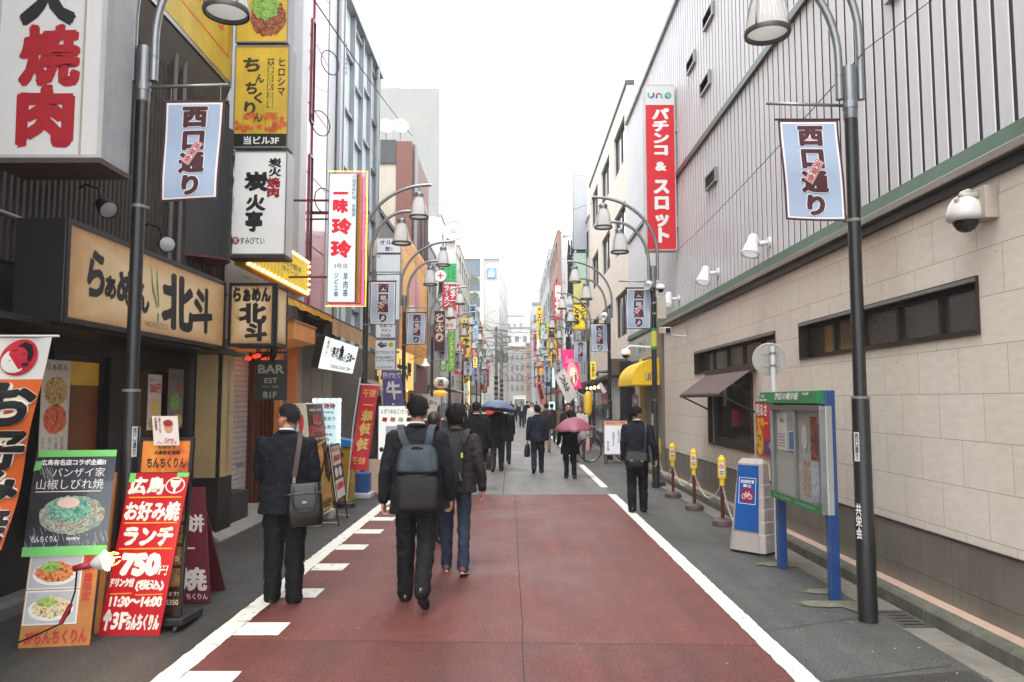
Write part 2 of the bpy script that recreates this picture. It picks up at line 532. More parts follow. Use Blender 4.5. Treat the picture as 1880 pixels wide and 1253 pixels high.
for l in (5.4, 3.2, 5, 5, 5, 5, 5, 5, 5):
 strip(1.755, 1.90, y, y + l); y += l + 1.1
mk.quad((-1.5, 44, .009), (0.2, 44, .009), (0.2, 44.5, .009), (-1.5, 44.5, .009))
structure('road_markings', mk, PAINT)
sm_ = MB()
rr = random.Random(3)
def crackline(p0, p1, w, n=14, j=.02):
 for i in range(n):
  a = V(p0).lerp(V(p1), i / n); b = V(p0).lerp(V(p1), (i + 1) / n)
  a.x += 0 if i == 0 else jx[0]; jx[0] = (rr.random() - .5) * j; b.x += jx[0]
  d = (b - a).normalized(); n_ = V((-d.y, d.x, 0)) * w / 2
  sm_.quad(a - n_, a + n_, b + n_, b - n_)
jx = [0]
crackline((-.2, 14.4, .0085), (-.3, 60, .0085), .014, 30, .02)
crackline((.09, 1.5, .0085), (.02, 14.3, .0085), .007, 30, .015)
crackline((1.92, 5.95, .006), (2.99, 6.4, .006), .006, 16)
crackline((1.92, 4.9, .006), (2.9, 5.2, .006), .007, 16)
crackline((-2.09, 5.72, .0085), (1.74, 5.6, .0085), .006, 24)
structure('road_seams', sm_, M((48, 46, 46), .9))
structure('red_patch', MB().quad((-2.09, -6, .0062), (1.75, -6, .0062), (1.75, 5.58, .0062), (-2.09, 5.70, .0062)), mat_asphalt((96, 51, 46), .28))
structure('asphalt_patch', MB().quad((1.95, 3.0, .0045), (2.95, 2.9, .0045), (2.95, 5.1, .0045), (1.96, 4.9, .0045)), A_PATCH)
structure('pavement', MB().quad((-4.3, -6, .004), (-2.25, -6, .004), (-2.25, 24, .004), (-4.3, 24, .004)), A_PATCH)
# gutter, kerb stones, tiled strip on the right
CONC = M((118, 114, 106), .85, .2, 3, bump=.4, bscale=90, streak=.2)
CONC_D = M((84, 84, 76), .9, .28, 5, bump=.5, bscale=70)
g = MB(); k = MB(); y = -4.0
while y < 60:
 g.box(2.99, 3.245, y + .006, y + .594, -.05, .006); k.prism([(3.25, y + .005, -.02), (3.37, y + .005, -.02), (3.37, y + .005, .125), (3.275, y + .005, .125), (3.25, y + .005, .098)], (0, .59, 0))
 y += .6
structure('gutter', g, CONC, bevel=.004)
structure('kerb', k, M((92, 92, 82), .9, .35, 6, bump=.5, bscale=60, streak=.3), bevel=.006)
t_ = MB(); y = 0.0
while y < 22:
 t_.box(3.372, 3.60, y + .003, y + .297, 0, .121); y += .3
structure('tile_paving', t_, M((178, 152, 136), .7, .12, 4), bevel=.002)
mo = MB()
for a, b, rx, ry in ((2.86, 7.15, .2, .1), (2.72, 6.72, .26, .11), (2.9, 8.3, .3, .13), (2.9, 6.6, .1, .22)):
 mo.fellipse(Fr((a, b, 0), (1, 0, 0), (0, 1, 0)), 0, 0, rx, ry, .0075 + .0007 * len(mo.f), 24, .35, int(a * 100))
structure('worn_ground', mo, M((104, 106, 90), .9, .25, 12, bump=.3))
dr = MB()
for (x0, x1, y0, y1) in ((2.995, 3.24, 6.02, 6.5),):
 dr.box(x0, x1, y0, y1, 0, .012)
tg = tag(dr.build('drain_cover', M((70, 69, 64), .8, .2, 8, bump=.4)), 'slotted concrete drain cover in the gutter behind the near dark pole', 'drain cover')
dd = MB()
for i in range(5):
 dd.box(3.03, 3.2, 6.08 + i * .085, 6.105 + i * .085, .0125, .0135)
dd.build('slot', BLACK, tg)
li = MB(); rl2 = random.Random(9)
for i in range(150):
 right = rl2.random() < .6
 x_ = (2.0 + 1.22 * rl2.random() ** .6) if right else (-2.2 + 3.9 * rl2.random()); y_ = 3.5 + 22 * rl2.random() ** 1.4
 a = rl2.random() * 6.28; l = .012 + .02 * rl2.random(); w_ = .004 + .008 * rl2.random()
 f = Fr((x_, y_, .012), (math.cos(a), math.sin(a), 0), (-math.sin(a), math.cos(a), .0)); li.fpoly(f, [(0, 0), (l, .002), (l * .9, w_), (0, w_)], 0)
tag(li.build('litter', M((176, 164, 146), .8, .4, 30)), kind='stuff')
# left pavement edge: stone steps in front of the shops
STEP = M((98, 96, 92), .85, .22, 4, bump=.4, streak=.25)
st = MB()
for a, b in ((1.0, 4.6), (4.62, 7.9), (7.92, 9.6), (9.62, 12.1)):
 st.prism([(-4.05, a, -.02), (-4.05, a, .10), (-4.09, a, .14), (-4.4, a, .14), (-4.4, a, -.02)], (0, b - a, 0))
structure('stone_step', st, STEP, bevel=.008)
st = MB(); st.prism([(-3.62, 9.55, -.02), (-3.62, 9.55, .02), (-3.75, 9.55, .12), (-4.42, 9.55, .16), (-4.42, 9.55, -.02)], (0, 2.6, 0))
structure('ramp_stone', st, M((140, 137, 130), .85, .15, 3, bump=.4, streak=.2))

# ================================================================= building helpers
def wall_holes(mb, fr, w, h, holes, depth=.15):
 """a wall face with openings and their reveals"""
 ca = sorted({0, w, *[q for x in holes for q in x[:2]]}); cb = sorted({0, h, *[q for x in holes for q in x[2:4]]})
 for a0, a1 in zip(ca, ca[1:]):
  for b0, b1 in zip(cb, cb[1:]):
   ma, mb_ = (a0 + a1) / 2, (b0 + b1) / 2
   if any(x[0] < ma < x[1] and x[2] < mb_ < x[3] for x in holes): continue
   mb.quad(fr.p(a0, b0), fr.p(a1, b0), fr.p(a1, b1), fr.p(a0, b1))
 for a0, a1, b0, b1 in [x[:4] for x in holes]:
  P = fr.p; d = -depth
  mb.quad(P(a0, b0), P(a0, b1), P(a0, b1, d), P(a0, b0, d)); mb.quad(P(a1, b0), P(a1, b0, d), P(a1, b1, d), P(a1, b1))
  mb.quad(P(a0, b0), P(a0, b0, d), P(a1, b0, d), P(a1, b0)); mb.quad(P(a0, b1), P(a1, b1), P(a1, b1, d), P(a0, b1, d))
 return mb
def window(fr, a0, a1, b0, b1, d, parent, fmat, gmat, t=.05, nv=1, nh=1, name='window', sill=None):
 f = MB().fframe(fr, a0, a1, b0, b1, t, d - .03, d + .03)
 for i in range(1, nv):
  x = a0 + (a1 - a0) * i / nv; f.fbox(fr, x - t / 2, x + t / 2, b0 + t, b1 - t, d - .025, d + .025)
 for i in range(1, nh):
  x = b0 + (b1 - b0) * i / nh; f.fbox(fr, a0 + t, a1 - t, x - t / 2, x + t / 2, d - .02, d + .02)
 w = f.build(name, fmat, parent)
 MB().fbox(fr, a0 + t * .6, a1 - t * .6, b0 + t * .6, b1 - t * .6, d - .02, d - .008).build('pane', gmat, w)
 if sill: MB().fbox(fr, a0 - .03, a1 + .03, b0 - .05, b0 - .002, d, .05).build('sill', sill, w)
 return w

# ================================================================= right: the long pachinko building
XR = 3.5
def mat_stone():
 m = bpy.data.materials.new('travertine'); m.use_nodes = True
 N, L = m.node_tree.nodes, m.node_tree.links; b = N['Principled BSDF']
 tc = N.new('ShaderNodeTexCoord'); sp = N.new('ShaderNodeSeparateXYZ'); cb = N.new('ShaderNodeCombineXYZ')
 L.new(tc.outputs['Object'], sp.inputs[0]); L.new(sp.outputs[1], cb.inputs[0]); L.new(sp.outputs[2], cb.inputs[1])
 br = N.new('ShaderNodeTexBrick'); br.offset = .5
 for k_, v_ in (('Scale', 1.0), ('Mortar Size', .0028), ('Mortar Smooth', .3), ('Brick Width', .6), ('Row Height', .36), ('Bias', 0)):
  br.inputs[k_].default_value = v_
 br.inputs['Color1'].default_value = lin((230, 222, 210)) + (1,); br.inputs['Color2'].default_value = lin((226, 217, 205)) + (1,)
 br.inputs['Mortar'].default_value = lin((150, 140, 128)) + (1,)
 L.new(cb.outputs[0], br.inputs['Vector'])
 mp = N.new('ShaderNodeMapping'); mp.inputs['Scale'].default_value = (1, 2.2, 9); L.new(tc.outputs['Object'], mp.inputs[0])
 n1 = N.new('ShaderNodeTexNoise'); n1.inputs['Scale'].default_value = 2.2; n1.inputs['Detail'].default_value = 8; n1.inputs['Roughness'].default_value = .7
 L.new(mp.outputs[0], n1.inputs['Vector'])
 mx = N.new('ShaderNodeMix'); mx.data_type = 'RGBA'; mx.blend_type = 'MULTIPLY'; mx.inputs[0].default_value = 1
 r1 = N.new('ShaderNodeMapRange'); r1.inputs[1].default_value = .3; r1.inputs[2].default_value = .7; r1.inputs[3].default_value = .88; r1.inputs[4].default_value = 1.05
 L.new(n1.outputs[0], r1.inputs[0]); L.new(br.outputs[0], mx.inputs[6]); L.new(r1.outputs[0], mx.inputs[7])
 # pits of the stone: short dark dashes
 mp2 = N.new('ShaderNodeMapping'); mp2.inputs['Scale'].default_value = (1, 9, 26); L.new(tc.outputs['Object'], mp2.inputs[0])
 n2 = N.new('ShaderNodeTexNoise'); n2.inputs['Scale'].default_value = 1.0; n2.inputs['Detail'].default_value = 3
 L.new(mp2.outputs[0], n2.inputs['Vector'])
 r2 = N.new('ShaderNodeMapRange'); r2.inputs[1].default_value = .70; r2.inputs[2].default_value = .78; r2.inputs[4].default_value = .6; L.new(n2.outputs[0], r2.inputs[0])
 m2 = N.new('ShaderNodeMix'); m2.data_type = 'RGBA'; L.new(r2.outputs[0], m2.inputs[0]); L.new(mx.outputs[2], m2.inputs[6]); m2.inputs[7].default_value = (.16, .13, .10, 1)
 # grime that gathers in patches
 n3 = N.new('ShaderNodeTexNoise'); n3.inputs['Scale'].default_value = .7; n3.inputs['Detail'].default_value = 5; L.new(tc.outputs['Object'], n3.inputs['Vector'])
 r3 = N.new('ShaderNodeMapRange'); r3.inputs[1].default_value = .45; r3.inputs[2].default_value = .75; r3.inputs[4].default_value = .14; L.new(n3.outputs[0], r3.inputs[0])
 m3 = N.new('ShaderNodeMix'); m3.data_type = 'RGBA'; L.new(r3.outputs[0], m3.inputs[0]); L.new(m2.outputs[2], m3.inputs[6]); m3.inputs[7].default_value = lin((172, 160, 146)) + (1,)
 L.new(m3.outputs[2], b.inputs['Base Color']); b.inputs['Roughness'].default_value = .6
 return m
STONE = mat_stone()
PB = thing('pachinko_building', 'long building with pale corrugated cladding over a beige stone ground floor', 'building', (XR, 12, 0))
Y0, Y1 = 1.0, 18.0
fr, W = wall_r(XR, Y0, Y1, .64)
def rb(x, y):          # a pixel on the right-hand wall as (a, b) on this frame
 p = WX(x, y, XR); return Y1 - p.y, p.z - .64
a0, _ = rb(1469, 600); a1, _ = rb(1797, 560); b1 = rb(1796, 509)[1]; b0 = rb(1797, 612)[1]
c0, _ = rb(1276, 650); c1, _ = rb(1424, 650); d1 = rb(1276, 648)[1]; d0 = rb(1277, 687)[1]
e0, _ = rb(1303, 750); e1, _ = rb(1382, 750); f1 = rb(1382, 690)[1]; f0 = rb(1303, 812)[1]
holes = [(a0, a1, b0, b1), (c0, c1, d0, d1), (e0, e1, f0, f1)]
wall_holes(MB(), fr, W, 3.40 - .64, holes, .16).build('stone_wall', STONE, PB)
BRONZE = M((62, 55, 49), .4, .12, 4, metal=.5)
DGL = M((74, 68, 58), .12, .25, .8, spec=.8)
for (q0, q1, r0, r1), nv in ((holes[0], 5), (holes[1], 5)):
 w = window(fr, q0, q1, r0, r1, -.13, PB, BRONZE, DGL, .05, nv)
 MB().fframe(fr, q0 - .012, q1 + .012, r0 - .012, r1 + .012, .014, -.16, .02).build('trim', BRONZE, w)
 MB().fbox(fr, q0, q1, r1 - .03, r1 - .001, -.02, .03).build('drip_edge', ALU, w)
q0, q1, r0, r1 = holes[2]
w = window(fr, q0, q1, r0, r1, -.10, PB, M((58, 50, 46), .4, .1), glass((26, 30, 28)), .11, 1)
MB().fframe(fr, q0 - .03, q1 + .03, r0 - .03, r1 + .03, .035, -.05, .03).build('trim', BRONZE, w)
cu = MB()
for i in range(9):
 cu.fbox(fr, q0 + .14 + i * .05, q0 + .175 + i * .05, r0 + .15, r1 - .5, -.095, -.09)
MB().box(XR + .01, XR + .35, Y0, Y1, -.02, .6).build('plinth_core', DARK, PB)
bp_ = MB()
y = Y0
while y < Y1 - .1:
 e = min(y + 1.3, Y1)
 bp_.box(XR - .012, XR + .008, y + .004, e - .004, .275, .64); bp_.box(XR - .012, XR + .008, y + .004, e - .004, .1, .272); y += 1.3
bp_.build('base_panel', M((124, 119, 110), .38, .18, 2.0, metal=.2, streak=.25), PB)
MB().box(XR - .02, XR + .02, Y0, Y1, .64, .655).build('base_cap', BRONZE, PB)
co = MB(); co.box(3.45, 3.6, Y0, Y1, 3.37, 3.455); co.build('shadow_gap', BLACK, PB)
MB().box(3.40, 3.6, Y0, Y1, 3.456, 3.525).build('cornice_trim', M((150, 145, 136), .35, .1, 5, metal=.5), PB, bevel=.006)
MB().prism([(3.42, Y0, 3.53), (3.60, Y0, 3.53), (3.60, Y0, 3.66), (3.445, Y0, 3.66)], (0, 22.9 - Y0, 0)).build('cornice', M((62, 92, 70), .5, .15, 3, streak=.2), PB)
cl = MB(); y = Y0
while y < 22.8:
 cl.prism([(XR + .002, y, 3.60), (XR - .006, y + .004, 3.60), (XR - .006, y + .146, 3.60), (XR + .002, y + .15, 3.60)], (0, 0, 6.60)); y += .2
cl.build('cladding', M((212, 212, 215), .42, .04, 1.2, streak=.08), PB)
MB().box(XR + .005, XR + 9, Y0, 22.88, 3.55, 10.19).build('wall', M((58, 48, 62), .6, .1), PB)
MB().box(XR - .07, XR + .3, Y0, 22.95, 10.2, 10.32).build('parapet', M((150, 150, 150), .5), PB)
MB().box(XR - .06, XR + .02, Y0, 22.9, 6.47, 6.57).build('band', M((88, 96, 90), .4, .1, metal=.4), PB)
MB().box(XR - .05, XR + .02, Y0, 22.9, 6.571, 6.60).build('band_trim', ALU, PB)
MB().box(XR + .36, XR + 9, Y0, 22.88, .0, 3.54).build('core', DARK, PB)
fz, fw = wall_r(XR, 0, 22.9, 0)
for (px0, py0, px1, py1) in ((1297, 352, 1315, 312), (1287, 180, 1303, 120), (1292, 60, 1309, 14), (1628, 10, 1650, -30), (1262, 140, 1276, 122)):
 p = WX(px0, py0, XR - .03); q = WX(px1, py1, XR - .03)
 f2 = Fr((XR - .03, p.y, p.z), (0, -1, 0)); w_ = p.y - q.y; h_ = max(.25, q.z - p.z - .25 * (p.y - q.y))
 lo = MB().fframe(f2, 0, w_, 0, h_, .03, -.02, .03)
 lv = lo.build('louvre_vent', ALU, PB)
 s2 = MB().fbox(f2, .03, w_ - .03, .03, h_ - .03, -.015, -.01).build('recess', BLACK, lv)
 s3 = MB(); n_ = 6
 for i in range(n_):
  z = .03 + (h_ - .06) * (i + .15) / n_
  s3.add([f2.p(.03, z, .02), f2.p(w_ - .03, z, .02), f2.p(w_ - .03, z + .045, -.008), f2.p(.03, z + .045, -.008)], [(0, 1, 2, 3)])
 s3.build('blade', M((120, 120, 122), .4), lv)
# the entrance end of the same building
MB().box(XR - .06, XR + .3, 17.72, 18.3, .1, 3.5).build('pilaster', M((122, 112, 100), .5, .1, 3), PB)
ff, fw = wall_r(XR - .02, 18.3, 22.9, 0)
ent = wall_holes(MB(), ff, fw, 3.55, [(.25, 1.0, .1, 2.3), (1.35, 2.2, .1, 2.25), (2.7, 4.3, .1, 2.3)], .5)
ent.build('entrance_wall', M((168, 162, 150), .55, .1, 3, streak=.15), PB)
MB().fbox(ff, .1, fw, 2.85, 3.45, .005, .05).build('fascia', M((170, 172, 168), .4, .06), PB)
en = MB().fbox(ff, .2, 1.05, .1, 2.3, -.5, -.45).fbox(ff, 1.3, 4.3, .1, 2.3, -.5, -.45).build('entrance_door', glass((40, 36, 30)), PB)
MB().fbox(ff, 2.35, 2.6, .1, 2.85, .005, .12).build('entrance_column', M((205, 185, 130), .5), PB)
def uno_logo(fr, a0, b0, a1, b1, parent, d=.006):
 cs = [(64, 170, 150), (70, 80, 150), (64, 170, 150)]
 w_ = (a1 - a0); h_ = (b1 - b0); cw = w_ / 3.3
 G_ = M((70, 178, 152), .5); B_ = M((72, 84, 158), .5); R_ = M((206, 60, 80), .5)
 g1 = MB(); g2 = MB(); g3 = MB()
 t = cw * .26
 def arc(mb, cx, cy, r, s0, s1):
  n = 10
  for i in range(n):
   u0 = s0 + (s1 - s0) * i / n; u1 = s0 + (s1 - s0) * (i + 1) / n
   mb.fpoly(fr, [(cx + r * math.cos(u0) , cy + r * math.sin(u0)), (cx + r * math.cos(u1), cy + r * math.sin(u1)), (cx + (r - t) * math.cos(u1), cy + (r - t) * math.sin(u1)), (cx + (r - t) * math.cos(u0), cy + (r - t) * math.sin(u0))], d)
 r = cw * .48; pi = math.pi
 cx, cy = a0 + r, b0 + r
 arc(g1, cx, cy, r, pi, 1.5 * pi); arc(g2, cx, cy, r, 1.5 * pi, 2 * pi)
 g1.fpoly(fr, [(cx - r, cy), (cx - r + t, cy), (cx - r + t, b1), (cx - r, b1)], d); g2.fpoly(fr, [(cx + r - t, cy), (cx + r, cy), (cx + r, b1), (cx + r - t, b1)], d)
 cx = a0 + r * 3.3; cy = b1 - r
 arc(g3, cx, cy, r, .5 * pi, pi); arc(g1, cx, cy, r, 0, .5 * pi)
 g2.fpoly(fr, [(cx - r, b0), (cx - r + t, b0), (cx - r + t, cy), (cx - r, cy)], d); g1.fpoly(fr, [(cx + r - t, b0), (cx + r, b0), (cx + r, cy), (cx + r - t, cy)], d)
 cx = a1 - r; cy = (b0 + b1) / 2
 arc(g1, cx, cy, r, -.5 * pi, pi); arc(g2, cx, cy, r, pi, 1.5 * pi)
 g3.fellipse(fr, cx, cy, r * .22, r * .22, d, 12)
 for q, m_ in ((g1, G_), (g2, B_), (g3, R_)): q.build('lettering', m_, parent)
lg = MB().fbox(ff, 1.6, 3.6, 2.95, 3.4, .05, .056).build('logo_panel', M((176, 178, 176), .4), PB)
uno_logo(ff, 2.0, 3.02, 3.2, 3.33, lg, .06)

# ---- right row, farther on
BEIGE = M((228, 219, 206), .6, .08, 2, streak=.12)
def street_block(name, label, side, Ya, Yb, z1, wm, rows, cols, gm, fm, X=None, depth=8, win=(.18, .82, .25, .8), z0=3.2, ground=None, cat='building', parapet=True, skew=0.0, group=None, front=False):
 """a building on the street line with a grid of windows on its street side"""
 X = X if X is not None else (-4.2 if side < 0 else 3.5)
 r = thing(name, label, cat, (X + side * depth / 2, (Ya + Yb) / 2, 0), group)
 fr, w = wall_l(X, Ya, Yb, 0) if side < 0 else wall_r(X, Ya, Yb, 0)
 holes = []
 rh = (z1 - z0) / max(rows, 1); cw = w / max(cols, 1)
 for i in range(rows):
  for j in range(cols):
   holes.append((cw * (j + win[0]), cw * (j + win[1]), z0 + rh * (i + win[2]), z0 + rh * (i + win[3])))
 m = wall_holes(MB(), fr, w, z1, holes, .14)
 x2 = X + side * depth
 m.quad((X, Ya, 0), (x2, Ya, 0), (x2 + skew, Ya, z1), (X, Ya, z1)) if side > 0 else m.quad((x2, Ya, 0), (X, Ya, 0), (X, Ya, z1), (x2, Ya, z1))
 m.quad((X, Yb, 0), (x2, Yb, 0), (x2, Yb, z1), (X, Yb, z1)); m.quad((x2, Ya, 0), (x2, Yb, 0), (x2, Yb, z1), (x2, Ya, z1))
 m.quad((X, Ya, z1), (x2, Ya, z1), (x2, Yb, z1), (X, Yb, z1))
 m.build('wall', wm, r)
 for h_ in holes:
  window(fr, *h_, -.10, r, fm, gm, .05, 2 if h_[1] - h_[0] > .9 else 1)
 if parapet:
  MB().fbox(fr, -.02, w + .02, z1 + .003, z1 + .15, -.25, .05).build('parapet', fm, r)
 if ground:
  sf = MB().fbox(fr, .15, w - .15, .12, 2.5, .004, .05).build('shop_front', ground, r)
  n_ = max(2, int(w / 1.6)); g_ = MB()
  for i in range(n_):
   g_.fbox(fr, .25 + (w - .5) * i / n_, .2 + (w - .5) * (i + .92) / n_, .5, 2.3, .051, .06)
  g_.build('glazing', glass((36, 34, 32)), sf)
 return r
DG = glass((70, 78, 82), spec=.9); LG = glass((150, 165, 170), rough=.1)
street_block('office_building', 'beige building with dark ribbon windows just beyond the corrugated facade', 1, 22.95, 34.5, 11.5, BEIGE, 3, 3, DG, M((70, 72, 74), .4), ground=M((56, 50, 46), .5), win=(.2, .86, .22, .74))
street_block('tile_building', 'pale grey tiled building behind the stacked lit signs on the right row', 1, 34.6, 46, 10.2, M((196, 196, 194), .5, .08), 3, 4, DG, GREYM, ground=M((70, 52, 44), .5))
street_block('brown_building', 'brown tiled building with a curved roof screen on the right row', 1, 60, 74, 15.2, M((140, 106, 94), .6, .1), 4, 4, DG, GREYM, ground=M((80, 60, 50), .5))
street_block('plaster_building', 'cream plaster building between grey and brown fronts on the right row', 1, 46.2, 59.8, 8.6, M((190, 182, 168), .6, .1), 2, 5, DG, GREYM, ground=M((90, 40, 36), .5))
street_block('slate_building', 'grey building behind the vertical yellow sign far down on the right', 1, 74.2, 104, 16.5, M((168, 168, 170), .6, .08), 4, 6, DG, GREYM, ground=M((90, 70, 60), .5))
# ================================================================= left: ramen shop building (nearest)
XL = -4.2
RUST = M((58, 51, 46), .7, .4, 3, streak=.5, metal=.2)
RB = thing('ramen_building', 'dark weathered metal-clad building with the ramen shop on its ground floor', 'building', (XL, 6, 0))
fl, WL = wall_l(XL, 1.0, 10.9, 0)
def la(x, y, X=XL):    # pixel on a left-hand plane -> (a, b) on the frame above
 p = WX(x, y, X); return p.y - 1.0, p.z
cm = MB(); y = 1.0
while y < 10.88:
 cm.prism([(XL, y, 2.9), (XL + .025, y + .012, 2.9), (XL + .025, y + .048, 2.9), (XL, y + .06, 2.9)], (0, 0, 3.2)); y += .085
cm.build('cladding', RUST, RB)
MB().box(XL - 7, XL - .004, 1.0, 10.9, 2.3, 14.0).build('wall', M((120, 118, 114), .7, .15, 2, streak=.35), RB)
WOOD_DK = M((25, 21, 18), .55, .25, 6)
gf = wall_holes(MB(), fl, WL, 2.9, [(6.1, 6.95, .14, 2.2), (5.4, 5.95, 1.9, 2.25), (7.3, 8.6, .5, 2.1), (1.5, 5.2, .5, 2.2)], .12)
gf.build('shop_front', WOOD_DK, RB)
dp = MB().fframe(fl, 6.1, 6.95, .14, 2.2, .07, -.12, -.05).build('door', BLACK, RB)
MB().fbox(fl, 6.16, 6.89, .2, 1.9, -.11, -.09).build('pane', M((104, 56, 28), .25, .35, 2.0, emit=.04), dp)
MB().fbox(fl, 6.16, 6.89, 1.9, 2.14, -.11, -.09).build('transom', M((170, 130, 42), .3, .35, 3, emit=.08), dp)
MB().fellipse(fl, 6.24, 1.98, .06, .09, -.085, 20).build('sticker', M((222, 205, 198), .5), dp)
MB().fbox(fl, 6.17, 6.24, .95, 1.1, -.089, -.084).build('handle', ALU, dp)
MB().fbox(fl, 6.17, 6.33, 1.2, 1.42, -.089, -.085).build('notice', M((60, 58, 58), .5), dp)
MB().text(fl, 'OPEN', 6.38, .62, 6.6, .68, d=-.085).text(fl, '月〜土 11:30〜23:00', 6.25, .48, 6.85, .55, d=-.085).build('lettering', M((225, 215, 200), .5), dp)
MB().fbox(fl, 5.4, 5.95, 1.9, 2.25, -.11, -.09).build('transom_window', M((96, 86, 56), .3, .2, emit=.05), RB)
MB().fbox(fl, 7.3, 8.6, .5, 2.1, -.11, -.09).build('shop_window', M((70, 40, 26), .2, .5, 2.0, emit=.02), RB)
MB().fbox(fl, 1.5, 5.2, .5, 2.2, -.11, -.09).build('shop_window', glass((30, 24, 20)), RB)
PARCH = M((160, 138, 98), .6, .16, 2.2, emit=.04, streak=.12)
# pillar with two parchment panels at the far end of the shop
pl_ = MB().box(-4.05, -3.72, 9.68, 10.16, .1, 2.42); pl_.build('pillar', WOOD_DK, RB)
f_ = Fr((-4.02, 9.675, .78), (1, 0, 0))
MB().fbox(f_, 0, .27, 0, 1.58, 0, .012).build('parchment_panel', PARCH, RB)
f_ = Fr((-3.715, 9.72, .78), (0, 1, 0))
pp = MB().fbox(f_, 0, .40, 0, 1.58, 0, .012).build('parchment_panel', PARCH, RB)
MB().text(f_, 'こだわりの自家製麺と北の味噌らぁめん', .15, .05, .25, 1.52, vert=True, w=0, d=.015).build('lettering', M((96, 80, 58), .6), pp)
MB().box(-4.2, -3.6, 1.0, 10.2, 2.33, 2.38).build('soffit', BLACK, RB)
MB().box(-4.2, -3.75, 9.7, 10.9, .0, .5).build('base', M((52, 50, 48), .8, .2, 4, streak=.3), RB)
# posters inside the recess by the pole
def poster(name, label, fr, w, h, base, rows, cat='poster', pics=(), group=None, th=.006):
 r = thing(name, label, cat, fr.p(w / 2, 0), group)
 b = MB().fbox(fr, 0, w, 0, h, 0, th).build('sheet', base, r)
 letters(fr, w, h, rows, b, d=th + .003)
 for (kind, a, c, ra, rb_, m_) in pics:
  q = MB()
  if kind == 'e': q.fellipse(fr, a * w, c * h, ra * w, rb_ * h, th + .002, 28, .12, int(a * 99))
  else: q.fpoly(fr, [((a - ra) * w, (c - rb_) * h), ((a + ra) * w, (c - rb_) * h), ((a + ra) * w, (c + rb_) * h), ((a - ra) * w, (c + rb_) * h)], th + .0015)
  q.build('picture', m_, b)
 return r
PAPER = M((206, 200, 188), .6, .06, 5)
RAMEN = MF([(70, 36, 22), (176, 112, 60), (224, 190, 120), (90, 120, 60), (206, 150, 90)], 22)
MEATY = MF([(60, 24, 16), (150, 66, 40), (206, 140, 96), (236, 214, 180)], 26)
GREENY = MF([(36, 60, 28), (90, 140, 60), (150, 190, 90), (60, 90, 40), (196, 210, 150)], 30)
p = WX(268, 765, -4.05)
poster('menu_poster', 'white menu poster with a red 280 price on the wall behind the near left pole', Fr((-4.05, 8.45, 1.42), (0, 1, 0)), .32, .62, PAPER,
  [('280円', .1, .66, .9, .84, 'c0392b', {'w': .03}), ('半チャーハン', .1, .86, .9, .94, 'b03030')], pics=[('e', .5, .42, .36, .17, MF([(200, 150, 70), (236, 206, 120), (150, 90, 40)], 30)), ('e', .5, .12, .4, .12, RAMEN)])
f_ = Fr((-4.02, 8.88, 1.42), (0, 1, 0))
poster('hanging_banner', 'grey cloth menu banner hanging on a short rod beside the 280 menu poster', f_, .40, .70, M((120, 116, 106), .8, .12, 5),
  [('味噌らぁめん', .08, .82, .92, .93, '5a4636'), ('880円', .5, .66, .95, .76, 'b04030')], cat='banner', pics=[('e', .45, .45, .33, .15, GREENY), ('e', .62, .12, .36, .12, RAMEN)])
f_ = Fr((-4.10, 6.62, .56), (0, 1, 0))
poster('menu_board', 'tall white menu board with two ramen bowls and writing left of the ramen shop door', f_, .42, 1.55, PAPER,
  [('らぁめん', .12, .94, .9, .98, '6a6258'), ('北海道産小麦の自家製麺', .72, .1, .84, .56, '7a7268', {'vert': True, 'w': 0}), ('三種の味噌と魚介の出汁', .5, .16, .62, .56, '7a7268', {'vert': True, 'w': 0}),
  ('深い味わいをどうぞ', .28, .2, .4, .56, '7a7268', {'vert': True, 'w': 0}), ('らぁめん', .05, .3, .17, .56, '7a7268', {'vert': True, 'w': 0})],
  cat='menu board', pics=[('e', .5, .82, .42, .085, RAMEN), ('e', .5, .66, .42, .085, MF([(90, 30, 20), (190, 70, 40), (230, 130, 80), (120, 40, 24)], 22))])

# yellow billboard along the first floors
def yellow_mat(emit=0.0): return M((190, 160, 48), .5, .2, 2.5, emit=emit, streak=.06)
p0 = WX(425, 163, -4.0); pz = p0.z
fb, wb = wall_l(-4.0, 3.6, p0.y, pz)
bb = thing('yellow_billboard', 'big yellow billboard with a red seal mark along the ramen building above its corrugated wall', 'billboard', fb.p(wb / 2, 0))
MB().fbox(fb, 0, wb, 0, 3.6, -.2, 0).build('cabinet', ALU, bb)
yp = MB().fbox(fb, .03, wb - .03, .06, 3.57, 0, .006).build('face_panel', yellow_mat(), bb)
RS = M((206, 84, 44), .5)
sq = MB()
sx = WX(375, 20, -4.0).y - 3.6
for (a0, a1, b0, b1) in ((sx - 1.9, sx + .85, .38, 3.4), (sx - 1.85, sx - .35, .9, 3.3)):
 for t_, q in (((a0, a1, b0, b0 + .02), 0), ((a0, a1, b1 - .02, b1), 0), ((a0, a0 + .025, b0, b1), 0), ((a1 - .025, a1, b0, b1), 0)):
  sq.fbox(fb, *t_, .006, .009)
sq.text(fb, '薫鳥', sx - .25, .55, sx + .75, 3.1, vert=True, w=-.008, d=.01).text(fb, '焼鳥', sx - 1.7, 1.0, sx - .5, 3.1, vert=True, w=-.008, d=.01)
sq.build('lettering', RS, yp)
MB().prism([(-4.2, 3.6, pz - .02), (-4.02, 3.6, pz - .02), (-4.2, 3.6, pz - .42)], (0, wb, 0)).build('bracket', M((88, 84, 78), .6), bb)
